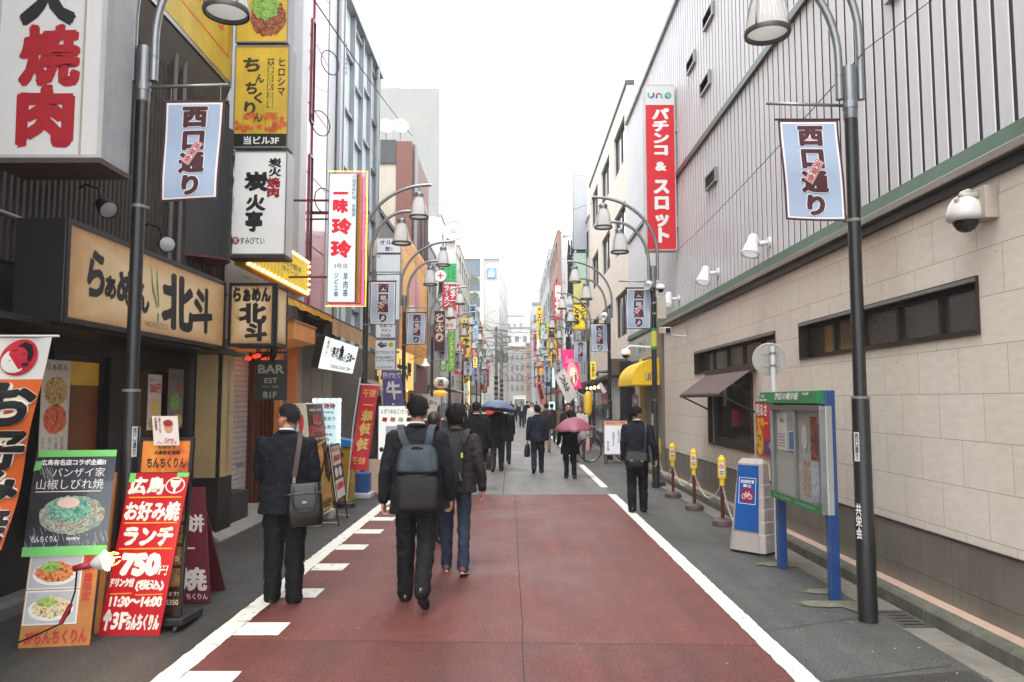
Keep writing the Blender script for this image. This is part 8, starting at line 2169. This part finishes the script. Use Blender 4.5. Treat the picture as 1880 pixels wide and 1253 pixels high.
 for i in range(m + 1):
  t = math.pi * i / m
  for k in range(n):
   d = V((math.sin(t) * math.cos(6.28318 * k / n), math.sin(t) * math.sin(6.28318 * k / n), math.cos(t)))
   lim = LY[0][1]
   for (ya_, la_), (yb2, lb_) in zip(LY, LY[1:]):
    if ya_ <= d.y <= yb2: lim = la_ + (lb_ - la_) * (d.y - ya_) / (yb2 - ya_)
   q = sstep(lim - .10, lim + .16, d.z + .05 * mnoise.noise(d * 9 + sd0))
   if abs(d.x) > .80 and -.42 < d.z < -.02: q *= .25
   st = mnoise.noise(V((d.x * 22, d.y * 22, d.z * 5)) + sd0) * .0035 + mnoise.noise(d * 4 + sd0) * .006
   th = -.008 + q * (hairT + st + .006 * max(0, d.z))
   vs_.append(hp_((d.x * (.074 + th), -.012 + d.y * (.090 + th), .018 + d.z * (.092 + th))))
 for i in range(m): fs_ += [(i * n + k, (i + 1) * n + k, (i + 1) * n + (k + 1) % n, i * n + (k + 1) % n) for k in range(n)]
 hm = MB().add(vs_, fs_)
 if hair == 'long':
  rings(hm, [(hp_((0, -.05 - .0 * z, z)), .086 - .006 * abs(z * 10), .055, HR @ X, HR @ V((0, 1, 0))) for z in (.02, -.04, -.10, -.16, -.20)], 24)
 if near and hair != 'long':
  for _ in range(900):
   d = V((rr.gauss(0, 1), rr.gauss(0, 1) - .35, rr.gauss(0, 1) + .25)).normalized()
   if d.z < -.45 and d.y > -.4 or d.y > .45 and d.z < .55 or abs(d.x) > .75 and d.z < .12: continue
   if d.z < LY[0][1] + .12: continue
   th = hairT * (.82 + .2 * rr.random()); g = V((rr.gauss(0, .5), rr.gauss(0, .4), -1.0 + .9 * max(0, d.z)));  g = (g - d * g.dot(d)).normalized(); l = (.018 + .022 * rr.random()) * (1.4 if hair == 'full' else 1)
   c0 = V((d.x * (.074 + th), -.012 + d.y * (.090 + th), .018 + d.z * (.092 + th))); sw = d.cross(g) * .0028
   hm.add([hp_(c0 - sw - d * .002), hp_(c0 + sw - d * .002), hp_(c0 + g * l * .6 + d * .003 + sw * .7), hp_(c0 + g * l + d * .0035)], [(0, 1, 2), (0, 2, 3)])
 fin(hm).build('hair', outfit.get('hair', M((13, 11, 11), .62, .3, 60, bump=.6, bscale=240, spec=.25)), r, smooth=True)
 # --- trousers
 tr = outfit.get('trousers', suit_mat((17, 18, 23)))
 tw = outfit.get('tw', 1.0)
 t_ = MB()
 t_.ell(T((0, -.006, .885)), (.158 * wide ** .5, .118, .12), 18, 12)
 rings(t_, [(T((0, 0, .90)), .158, .112, X, Yv), (T((0, 0, 1.04)), .15, .105, X, Yv)])
 for sd, (h, kn, an, f, up) in zip((-1, 1), L):
  hem_ = an - up * .025
  limb(t_, [h + V((0, -.004, .0)), h.lerp(kn, .5), kn, kn.lerp(hem_, .5) + V((0, -.012, 0)), hem_], [.095 * tw, .094 * tw, .080 * tw, .073 * tw, .068 * tw], 16)
 o = fin(t_).build('trousers', tr, r); remesh(o, (vx * 1.15) * s_, 5, .5, .030 if near else 0)
 # --- shoes
 for sd, (h, kn, an, f, up) in zip((-1, 1), L):
  sdv = f.cross(up).normalized(); u2 = sdv.cross(f).normalized()
  sh_ = MB(); q = an - up * .045
  RM = Matrix((sdv, f, u2)).transposed()
  sh_.ell(q - f * .025, (.040, .052, .045), 14, 10, RM); sh_.ell(q + f * .06 - u2 * .005, (.043, .085, .034), 14, 10, RM); sh_.ell(q + f * .135 - u2 * .012, (.042, .055, .024), 14, 10, RM); sh_.tube([q + u2 * .02, an + u2 * .02], .042, 12)
  so = MB(); pts_ = []
  for k in range(24):
   a = 6.28318 * k / 24; l = math.sin(a); wdt = .046 if l > -.2 else .040
   pts_.append(an - up * .08 + f * (.062 + l * .135) + sdv * (math.cos(a) * wdt * (1 if abs(l) < .75 else 1.0)))
  so.prism(pts_, u2 * .020)
  o = fin(sh_).build('shoe', outfit.get('shoe', SHOE), r); remesh(o, .008 * s_, 4, .5)
  fin(so).build('sole', outfit.get('sole', SOLE), o)
 # --- upper garment
 jk = outfit.get('jacket', suit_mat((18, 19, 25)))
 j = MB()
 W_ = wide
 hx = .200 * W_ if not coat else .215 * W_
 prof = [(hem, hx, .145), (hem + .09, .196 * W_, .142), (1.03, .176 * W_, .122), (1.17, .192 * W_, .128), (1.29, .205 * W_, .128), (1.36, .198 * W_, .114), (1.41, .165 * W_, .098), (1.445, .115 * W_, .086), (1.475, .080, .076), (1.492, .068, .068)]
 rings(j, [(T((0, -.008, z)), rx, ry, X, Yv) for z, rx, ry in prof], 24)
 if coat: rings(j, [(T((0, -.008, hem)), hx * 1.04, .16, X, Yv), (T((0, -.008, hem + .25)), hx, .145, X, Yv)], 24)
 for sh, el, wr, d2 in A:
  j.ell(sh + V((0, 0, -.02)), (.058, .064, .050), 14, 10)
  limb(j, [sh, sh.lerp(el, .5), el, el.lerp(wr, .55), wr - d2 * .008], [.062, .064, .058, .054, .048], 16)
 o = fin(j).build('jacket', jk, r); remesh(o, vx * s_, 5, .5, .026 if near else .0)
 if near:
  # lapel fold at the back of the neck, vent seam
  cl = MB(); rings_ = []
  for k in range(25):
   a = math.pi + math.pi * k / 24; rings_.append(T((.076 * math.cos(a), -.010 + .080 * math.sin(a), 1.470 + .012 * math.sin(a) * -1)))
  cl.tube(rings_, [.010 + .008 * math.sin(math.pi * k / 24) for k in range(25)], 8)
  fin(cl).build('collar', jk, o, smooth=True)
  fin(MB().tube([T((0.0, -.150, hem + .02)), T((0, -.146, hem + .12)), T((0, -.132, 1.02)), T((0, -.139, 1.2)), T((0, -.126, 1.36))], .0028, 5)).build('seam', jk, o)
 if collar:
  c_ = MB(); c_.lathe([(.071, 1.465), (.066, 1.495), (.063, 1.512), (.059, 1.51), (.060, 1.47)], (0, -.014, 0), 24)
  c_.v = [T(p) for p in c_.v]
  fin(c_).build('shirt_collar', outfit.get('shirt', SHIRT), r, smooth=True)
 if outfit.get('shirtfront'):
  q = MB(); q.add([T((-.05, .128, 1.10)), T((.05, .128, 1.10)), T((.055, .092, 1.44)), T((-.055, .092, 1.44)), T((-.04, .138, 1.10)), T((.04, .138, 1.10)), T((.05, .104, 1.44)), T((-.05, .104, 1.44))], [(0, 1, 2, 3), (7, 6, 5, 4), (0, 4, 5, 1), (1, 5, 6, 2), (2, 6, 7, 3), (3, 7, 4, 0)])
  fin(q).build('shirt', SHIRT, r)
  q = MB(); q.prism([T((-.016, .142, 1.14)), T((.016, .142, 1.14)), T((.010, .110, 1.42)), T((-.010, .110, 1.42))], (0, .004, 0)); fin(q).build('tie', M((60, 30, 40), .6), r)
 if outfit.get('skirt'):
  q = MB(); rings(q, [(T((0, 0, z)), rx, ry, X, Yv) for z, rx, ry in ((.55, .20, .16), (.75, .18, .14), (.98, .15, .11))]); fin(q).build('skirt', outfit['skirt'], r, smooth=True)
 return P
def bag_box(name, label, cat, c, size, mat, rot=0, tilt=0, bulge=.02, near=True, group=None):
 """a soft-sided bag as one rounded body"""
 r = thing(name, label, cat, c, group)
 R_ = Matrix.Rotation(rot, 3, 'Z') @ Matrix.Rotation(tilt, 3, 'Y')
 b = MB(); sx, sy, sz = [q / 2 for q in size]; n = 10
 rows = []
 for (z, kx, ky) in ((-1, .86, .80), (-.9, .97, .95), (-.4, 1.0, 1.06), (.2, .97, .98), (.8, .92, .72), (1, .86, .5)):
  for k in range(20):
   a = 6.28318 * k / 20; ca, sa = math.cos(a), math.sin(a)
   e = .45; qx = math.copysign(abs(ca) ** e, ca) * sx * kx; qy = math.copysign(abs(sa) ** e, sa) * sy * ky
   rows.append(V(c) + R_ @ V((qx, qy, z * sz)))
 fs_ = [(i * 20 + k, i * 20 + (k + 1) % 20, (i + 1) * 20 + (k + 1) % 20, (i + 1) * 20 + k) for i in range(5) for k in range(20)] + [tuple(reversed(range(20))), tuple(range(100, 120))]
 b.add(rows, fs_).build('body', mat, r, smooth='auto')
 P_ = Person(); P_.r = r; P_.p = lambda q: V(c) + R_ @ V(q)
 return P_
def band(pts, w, nrm, mat, parent, th=.004, name='strap'):
 """flat strap along points, facing nrm"""
 m = MB(); vs_ = []
 pts = [V(p) for p in pts]
 for i, p in enumerate(pts):
  d = (pts[min(i + 1, len(pts) - 1)] - pts[max(i - 1, 0)]).normalized(); nn = nrm[i] if isinstance(nrm, list) else nrm
  nn = V(nn); s_ = d.cross(nn).normalized() * w / 2; nn = s_.cross(d).normalized() * th
  vs_ += [p - s_, p + s_, p + s_ + nn, p - s_ + nn]
 n = len(pts); fs_ = []
 for i in range(n - 1):
  a, b = i * 4, (i + 1) * 4
  fs_ += [(a + k, a + (k + 1) % 4, b + (k + 1) % 4, b + k) for k in range(4)]
 fs_ += [(3, 2, 1, 0), (n * 4 - 4, n * 4 - 3, n * 4 - 2, n * 4 - 1)]
 return m.add(vs_, fs_).build(name, mat, parent, smooth='auto')
LEATH = M((13, 12, 13), .38, .2, 6, bump=.2, bscale=200, coat=.2)
CANV = M((17, 17, 19), .7, .2, 8, bump=.3, bscale=300)
NAVY = suit_mat((24, 28, 42)); COAL = suit_mat((20, 20, 23)); INKS = suit_mat((17, 18, 23))
def at(px_, feet): p = G(px_, feet); return p.x, p.y
# -- man at the left, looking left, brown strap over his right shoulder
x, y = at(520, 1106)
GREYH = M((34, 32, 32), .6, .6, 30, bump=.6, bscale=240, spec=.25)
p1 = person('man in a black suit with greying hair and a brown shoulder strap, looking left', x, y, 6, 1.70, ((3, 4, 0), (-1, 3, 0)), ((14, 9, 42, 30), (2, 8, 22, 12)), {'hair': GREYH, 'jacket': suit_mat((16, 18, 26)), 'trousers': suit_mat((13, 14, 18)), 'tw': 1.10}, head=(52, -4), wide=1.16, hem=.765, hairT=.023)
W = lambda q: p1.W(p1.T(q))
c = W((.20, -.19, .86))
bg1 = bag_box('shoulder_bag', 'large black leather bag at the right hip of the man with greying hair', 'bag', c, (.30, .16, .36), LEATH, rot=.25, tilt=-.06)
BRS = M((62, 48, 44), .6, .12, 12)
band([W((.105, .02, 1.475)), W((.125, -.06, 1.462)), W((.135, -.125, 1.40)), W((.128, -.158, 1.30)), W((.112, -.168, 1.17)), W((.102, -.175, 1.10))], .042, [V((0, 0, 1)), V((0, -.6, .8)), V((0, -.8, .5)), V((0, -1, 0)), V((0, -1, 0)), V((0, -1, 0))], BRS, bg1.r)
q = MB()
for k in range(3): q.tube([W((.102 + .010 * math.cos(t * .785), -.178, 1.082 - k * .022 + .014 * math.sin(t * .785))) for t in range(8)], .0035, 5, closed=True)
q.build('clasp', M((190, 190, 190), .25, .05, metal=.9), bg1.r)
MB().tube([bg1.p((-.10, -.09, .17)), bg1.p((-.10, -.095, .02)), bg1.p((-.06, -.10, -.05)), bg1.p((.06, -.10, -.05)), bg1.p((.10, -.095, .02)), bg1.p((.10, -.09, .17))], .008, 8).build('handle', LEATH, bg1.r, smooth=True)
MB().box(*[v for ab in zip(bg1.p((-.02, -.10, .02)), bg1.p((.02, -.094, .035))) for v in ab]).build('buckle', M((170, 168, 160), .3, metal=.8), bg1.r)
MB().tube([bg1.p((-.14, -.085, .10)), bg1.p((.0, -.098, .105)), bg1.p((.14, -.085, .10))], .005, 6).build('zip', M((60, 60, 62), .4), bg1.r)
# -- man with the blue-grey backpack
x, y = at(763, 1108)
p2 = person('man in a dark suit walking away with a blue-grey backpack', x, y, 0, 1.765, ((7, 4, -4), (-9, 36, 44)), ((-7, 11, 16, 6), (2, 12, 18, 8)), {'jacket': suit_mat((23, 24, 30)), 'trousers': suit_mat((17, 18, 22))}, head=(8, 0), wide=1.15, hem=.74)
W = lambda q: p2.W(p2.T(q))
BPT = M((32, 44, 54), .65, .16, 7, bump=.4, bscale=40); BPB = M((25, 26, 30), .7, .12, 8, bump=.4, bscale=260)
bk2 = thing('backpack', 'blue-grey and charcoal backpack on the walking man in a dark suit', 'backpack', W((.0, -.2, .9)))
def bpring(z, hw, d0, d1, n=24):
 out = []
 for k in range(n):
  a = 6.28318 * k / n; ca, sa = math.cos(a), math.sin(a); e = .5
  yy = -(d0 + d1) / 2 + (d1 - d0) / 2 * math.copysign(abs(sa) ** e, sa)
  out.append(W((.03 + hw * math.copysign(abs(ca) ** e, ca), yy, z)))
 return out
def loft(rows, mat, name, parent, n=24, it=2, nf=.0):
 vs_ = [p for r_ in rows for p in r_]; k_ = len(rows)
 if nf: vs_ = [p + V((0, 1, 0)) * mnoise.noise(p * 11) * nf + V((0, 1, 0)) * mnoise.noise(p * 27) * nf * .4 for p in vs_]
 fs_ = [(i * n + k, i * n + (k + 1) % n, (i + 1) * n + (k + 1) % n, (i + 1) * n + k) for i in range(k_ - 1) for k in range(n)] + [tuple(reversed(range(n))), tuple(range((k_ - 1) * n, k_ * n))]
 o = MB().add(vs_, fs_).build(name, mat, parent, smooth=True)
 ss = o.modifiers.new('round', 'SUBSURF'); ss.levels = it; ss.render_levels = it
 return o
main_ = loft([bpring(z, hw, d0, d1) for z, hw, d0, d1 in ((.775, .13, .15, .24), (.79, .165, .14, .275), (.85, .172, .14, .29), (1.0, .175, .14, .30), (1.10, .175, .135, .295))], BPB, 'body', bk2, nf=.012)
top_ = loft([bpring(z, hw, d0, d1) for z, hw, d0, d1 in ((1.085, .176, .133, .300), (1.13, .178, .133, .303), (1.20, .172, .13, .280), (1.27, .155, .13, .245), (1.315, .12, .135, .21), (1.325, .10, .14, .19))], BPT, 'top_flap', bk2, nf=.030)
MB().tube([W((.03 + .055 * math.cos(3.1416 * t / 10), -.215 - .02 * math.sin(3.1416 * t / 10), 1.262 + .045 * math.sin(3.1416 * t / 10))) for t in range(11)], .010, 8).build('handle', BLACK, bk2, smooth=True)
MB().tube([W((.03 - .172, -.24, 1.10)), W((.03 - .10, -.298, 1.085)), W((.03, -.306, 1.08)), W((.03 + .1, -.298, 1.085)), W((.03 + .172, -.24, 1.10))], .004, 6).build('zip', BLACK, main_, smooth=True)
MB().tube([W((-.11, -.298, 1.05)), W((-.118, -.30, .9)), W((-.11, -.292, .80))], .004, 6).build('seam', BLACK, main_)
for sd in (-1, 1):
 band([W((.02 + sd * .085, -.14, 1.30)), W((.01 + sd * .112, -.142, 1.38)), W((sd * .128, -.105, 1.445)), W((sd * .138, -.03, 1.475)), W((sd * .142, .05, 1.462)), W((sd * .142, .115, 1.38)), W((sd * .15, .135, 1.2))], .062, [V((0, -1, .2)), V((0, -1, .3)), V((0, -.7, .8)), V((0, -.1, 1)), V((0, .6, .8)), V((0, 1, .3)), V((0, 1, 0))], BPT, bk2, .009)
MB().tube([W((-.14, -.17, 1.08)), W((-.185, -.12, .98)), W((-.14, -.18, .92))], .005, 6).build('side_strap', BPT, bk2)
# -- dark jacket and jeans, partly behind him
x, y = at(834, 1056)
JK3 = M((33, 29, 31), .75, .2, 8, bump=.3, bscale=90)
p3 = person('person with bushy black hair in a dark jacket, blue jeans and maroon sneakers', x, y + .12, 0, 1.675, ((8, 6, 0), (-8, 14, 12)), ((4, 8, 14, 6), (-4, 11, 18, 4)), {'jacket': JK3, 'trousers': M((30, 42, 62), .8, .25, 6, bump=.3, bscale=200), 'tw': .86, 'shoe': M((110, 62, 62), .7, .15, 10), 'sole': M((190, 184, 176), .7)}, head=(-4, 4), wide=1.12, hem=.82, hair='full', hairT=.044, collar=False)
W = lambda q: p3.W(p3.T(q))
bk3 = bag_box('backpack', 'black backpack with a lime tag on the person in the dark jacket', 'backpack', W((-.05, -.23, 1.15)), (.30, .16, .46), CANV, 0, 0)
for sd in (-1, 1): band([W((-.03 + sd * .09, -.17, 1.32)), W((sd * .12, -.13, 1.42)), W((sd * .13, -.02, 1.478)), W((sd * .14, .1, 1.40)), W((sd * .15, .135, 1.2))], .05, [V((0, -1, .2)), V((0, -.8, .6)), V((0, 0, 1)), V((0, 1, .5)), V((0, 1, 0))], CANV, bk3.r, .008)
MB().box(*[v for ab in zip(W((.075, -.315, 1.20)), W((.095, -.305, 1.25))) for v in ab]).build('tag', M((170, 210, 50), .5), bk3.r)
MB().tube([W((.06, -.31, 1.05)), W((.07, -.318, 1.0)), W((.085, -.315, .97))], .006, 6).build('buckle', ALU, bk3.r)
# -- man at the right with the crossbody bag
x, y = at(1171, 941)
p4 = person('man in a navy suit with a black bag across his back walking by the kerb', x, y, -6, 1.615, ((-2, 8, 10), (6, 5, 0)), ((4, 6, 14, 8), (-2, 15, 12, 6)), {'jacket': suit_mat((26, 28, 40)), 'trousers': suit_mat((18, 19, 26)), 'tw': 1.04, 'hair': M((13, 12, 12), .6, .3, 60, bump=.6, bscale=240, spec=.25)}, head=(-42, -2), wide=1.10, hem=.80)
W = lambda q: p4.W(p4.T(q))
bg4 = bag_box('messenger_bag', 'black flap bag hanging behind the man by the kerb', 'bag', W((-.03, -.21, .86)), (.32, .11, .24), LEATH, -.05, .06)
MB().add([bg4.p(q) for q in ((-.155, -.063, -.01), (.155, -.063, -.01), (.15, -.05, .11), (-.15, -.05, .11), (-.155, -.071, -.01), (.155, -.071, -.01), (.15, -.058, .115), (-.15, -.058, .115), (.15, .03, .125), (-.15, .03, .125))], [(4, 5, 6, 7), (0, 4, 7, 3), (1, 2, 6, 5), (0, 1, 5, 4), (7, 6, 8, 9)]).build('flap', LEATH, bg4.r)
for dx in (-.09, .07): MB().box(*[v for ab in zip(bg4.p((dx, -.078, -.03)), bg4.p((dx + .03, -.068, -.01))) for v in ab]).build('buckle', M((180, 178, 170), .3, metal=.8), bg4.r)
band([W((.115, -.195, .97)), W((.125, -.175, 1.10)), W((.135, -.158, 1.25)), W((.140, -.13, 1.38)), W((.135, -.04, 1.472)), W((.11, .07, 1.44))], .022, [V((0, -1, 0)), V((0, -1, 0)), V((0, -1, 0)), V((0, -.8, .5)), V((0, 0, 1)), V((0, 1, .6))], LEATH, bg4.r)
# -- the middle group
SHORT = dict(near=True)
def walker(px_, feet, H, label, yaw=0, ph=0, **k):
 x, y = at(px_, feet)
 lg = [((14, 6, -6), (-14, 22, 26)), ((-14, 22, 26), (14, 6, -6)), ((3, 4, 0), (-2, 8, 6)), ((-4, 30, 36), (4, 3, 0))][ph % 4]
 ar = [((-12, 7, 14, 4), (12, 7, 18, 4)), ((12, 7, 18, 4), (-12, 7, 14, 4)), ((2, 7, 12, 4), (-2, 7, 12, 4)), ((4, 8, 14, 4), (-4, 8, 14, 4))][ph % 4]
 k.setdefault('outfit', {})
 return person(label, x, y, yaw, H, k.pop('legs', lg), k.pop('arms', ar), **k)
def handbag(P, side, label, size, mat, name='briefcase', cat='bag', rot=1.4):
 sh, el, wr, d2 = P.A[side]; c = P.W(wr + d2 * .10 + V((0, 0, -.06 - size[2] / 2)))
 b = bag_box(name, label, cat, c, size, mat, rot)
 h = P.W(wr + d2 * .09); t = size[2] / 2
 MB().tube([b.p((-.07, 0, t)), b.p((-.06, 0, t + .05)), h, b.p((.06, 0, t + .05)), b.p((.07, 0, t))], .008, 6).build('handle', mat, b.r, smooth=True)
 return b
x, y = at(795, 1000); walker(795, 996, 1.58, 'person with long dark brown hair half hidden between the two backpack walkers', ph=2, hair='long', collar=False, outfit={'hair': M((40, 28, 24), .5, .3, 40), 'jacket': suit_mat((36, 30, 30))})
P5 = walker(874, 903, 1.685, 'man in a black suit carrying a dark briefcase, ahead of the jeans wearer', ph=3, outfit={'jacket': INKS, 'trousers': INKS}, wide=1.12, head=(-4, 0))
handbag(P5, 1, 'dark briefcase in the right hand of the man ahead of the jeans wearer', (.36, .10, .28), LEATH)
P6 = walker(847, 889, 1.68, 'man in a dark suit seen just left of the briefcase carrier', ph=0, outfit={'jacket': NAVY, 'trousers': INKS}, wide=1.05, near=False)
P7 = walker(913, 866, 1.655, 'man in a charcoal suit under the blue umbrella with a bag at his right hip', ph=3, outfit={'jacket': suit_mat((28, 27, 28)), 'trousers': suit_mat((34, 32, 32))}, wide=1.15, head=(0, 0), arms=((40, 6, 95, 20), (-4, 9, 12, 4)))
W = lambda q: P7.W(P7.T(q))
b = bag_box('shoulder_bag', 'black soft bag at the right hip of the man under the blue umbrella', 'bag', W((.24, -.06, .92)), (.36, .17, .34), CANV, .5); band([W((.22, -.12, 1.07)), W((.17, -.155, 1.25)), W((.13, -.12, 1.40)), W((.12, 0, 1.475))], .03, V((0, -1, .1)), CANV, b.r)
P8 = walker(888, 852, 1.60, 'man in a black jacket left of the blue umbrella', ph=1, outfit={'jacket': suit_mat((16, 16, 18))}, near=False, wide=1.1)
P8b = walker(898, 822, 1.60, 'person in a bright red top left of the blue umbrella', ph=2, outfit={'jacket': M((200, 46, 40), .7, .1, 8)}, near=False, collar=False)
P9 = walker(857, 826, 1.63, 'man in a grey suit and tie walking towards the camera near the left shops', yaw=180, ph=2, outfit={'jacket': NAVY, 'shirtfront': True}, near=False)
P9b = walker(928, 852, 1.62, 'person in black right behind the blue umbrella', ph=0, outfit={'jacket': suit_mat((18, 17, 18))}, near=False, wide=1.1)
P10 = walker(987, 869, 1.60, 'man in a navy suit carrying a dark bag in his left hand in mid street', ph=3, outfit={'jacket': suit_mat((26, 31, 46)), 'trousers': suit_mat((22, 26, 38))}, wide=1.12)
handbag(P10, 0, 'dark bag in the left hand of the navy suit man in mid street', (.34, .12, .30), CANV)
P11 = walker(1003, 831, 1.62, 'person in a dark maroon jacket and beige trousers beyond the navy suit man', ph=3, outfit={'jacket': suit_mat((52, 40, 44)), 'trousers': M((150, 124, 100), .8, .1), 'tw': .95}, near=False, wide=1.15, collar=False)
P12 = walker(1047, 879, 1.50, 'person in a black coat carrying the pink umbrella', ph=2, outfit={'jacket': suit_mat((14, 14, 16)), 'trousers': suit_mat((14, 14, 16)), 'tw': .9}, wide=1.12, hem=.60, coat=True, hair='full', arms=((2, 14, 14, 6), (38, 4, 100, 26)), collar=False)
P13 = walker(1044, 850, 1.645, 'man facing the camera beyond the pink umbrella', yaw=180, ph=2, outfit={'jacket': suit_mat((30, 30, 34)), 'shirtfront': True})
P14 = walker(1066, 848, 1.60, 'woman facing the camera in a pale top and black boots beside the pink umbrella', yaw=176, ph=1, outfit={'jacket': M((190, 178, 176), .8, .1), 'trousers': M((150, 134, 128), .8, .1), 'tw': .72, 'skirt': M((170, 150, 150), .8, .15, 8), 'hair': M((30, 22, 20), .5, .3, 40)}, hair='long', collar=False)
b = handbag(P14, 0, 'pink patterned shoulder bag of the woman in the pale top', (.30, .12, .42), MF([(190, 110, 116), (216, 170, 166), (170, 80, 90)], 30), 'tote_bag')
# far walkers
FAR = [(958, 783, 1.66, 180, 'man in a dark suit and white shirt walking towards the camera in the far middle', {'jacket': NAVY, 'shirtfront': True}), (946, 772, 1.65, 180, 'distant man in an open jacket left of the far suited man', {'jacket': suit_mat((30, 32, 40)), 'shirtfront': True}),
  (967, 776, 1.66, 0, 'distant man in dark clothes just right of the far suited man', {'jacket': suit_mat((22, 24, 30))}), (977, 800, 1.62, 180, 'person in a white blouse walking towards the camera behind the navy suit man', {'jacket': M((206, 204, 202), .7, .06), 'trousers': suit_mat((40, 40, 46))}),
  (1013, 806, 1.6, 0, 'person in a black coat by the aqua lit sign', {'jacket': suit_mat((24, 22, 24))}), (972, 764, 1.66, 180, 'far person in pale grey clothes near the truck', {'jacket': M((160, 164, 172), .7, .1)}), (938, 766, 1.64, 180, 'far person in navy left of the truck', {'jacket': NAVY}), (924, 770, 1.62, 180, 'far person in black beyond the blue umbrella', {'jacket': COAL}),
  (985, 768, 1.64, 0, 'far person in brown on the right half of the street', {'jacket': suit_mat((70, 54, 46))}), (996, 778, 1.63, 180, 'far person in a beige jacket on the right side', {'jacket': M((176, 160, 140), .8, .1)}), (874, 800, 1.64, 180, 'person in a grey coat by the left shops beyond the suited man', {'jacket': suit_mat((60, 60, 66))}), (951, 762, 1.65, 0, 'tiny figure in black in front of the truck', {'jacket': COAL})]
for i, (px_, ft, H, yw, lb, of) in enumerate(FAR):
 walker(px_, ft, H, lb, yaw=yw, ph=i, outfit=of, near=False, hair='short' if i % 3 else 'full')
# -- umbrellas
def umbrella(label, c, R_, hgt, mat, grip, ribs=8, tilt=(0, 0)):
 r = thing('umbrella', label, 'umbrella', c)
 TM = Matrix.Rotation(tilt[0], 3, 'X') @ Matrix.Rotation(tilt[1], 3, 'Y')
 c = V(c); n = 48; m = 8; vs_ = []; fs_ = []
 def q(rad, a):
  k = abs(((a / (6.28318 / ribs)) % 1) - .5) * 2          # 1 on a rib, 0 between
  rr_ = rad * (1 - .07 * (1 - k) * rad); z = hgt * (1 - (rad ** 1.9)) - .03 * (1 - k) * rad * 0 + .018 * (1 - k) * rad * rad
  return c + TM @ V((R_ * rr_ * math.cos(a), R_ * rr_ * math.sin(a), z - hgt))
 for i in range(m + 1):
  for k in range(n): vs_.append(q(max(.01, i / m), 6.28318 * k / n))
 for i in range(m): fs_ += [(i * n + k, (i + 1) * n + k, (i + 1) * n + (k + 1) % n, i * n + (k + 1) % n) for k in range(n)]
 can = MB().add(vs_, fs_).build('canopy', mat, r, smooth=True)
 so = can.modifiers.new('cloth', 'SOLIDIFY'); so.thickness = .003
 for k in range(ribs):
  MB().tube([q(t / 6, 6.28318 * (k + .0) / ribs) + V((0, 0, -.006)) for t in range(7)], .003, 5).build('rib', ALU, r)
 MB().cyl(c + TM @ V((0, 0, 0)), c + TM @ V((0, 0, .06)), .008, .004, 8).build('tip', BLACK, r)
 MB().tube([c, V(grip)], .006, 8).build('shaft', ALU, r)
 MB().tube([V(grip) + V((0, 0, .06)), V(grip), V(grip) + V((0, .01, -.06))], .013, 8).build('handle', BLACK, r)
 return r
sh, el, wr, d2 = P7.A[0]; g7 = P7.W(wr + d2 * .08)
c = WY(916, 727, 18.9)
umbrella('faded blue umbrella held over the crowd', c, .50, .26, M((80, 92, 120), .5, .22, 5), g7, tilt=(-.12, .10))
sh, el, wr, d2 = P12.A[1]; g12 = P12.W(wr + d2 * .08)
c = WY(1053, 758, 17.2)
umbrella('dusty pink umbrella carried by the person in the black coat', c, .45, .28, M((142, 76, 94), .5, .14, 5), g12, tilt=(.10, -.03))

# thin wet air over the whole street: far things pale towards the sky
hz = bpy.data.materials.new('haze'); hz.use_nodes = True
N, L = hz.node_tree.nodes, hz.node_tree.links
N.remove(N['Principled BSDF'])
pv = N.new('ShaderNodeVolumePrincipled'); pv.inputs['Color'].default_value = (.95, .96, .97, 1); pv.inputs['Density'].default_value = .0010
L.new(pv.outputs[0], N['Material Output'].inputs['Volume'])
tag(MB().box(-320, 320, -60, 640, -1, 45).build('haze', hz), kind='stuff')
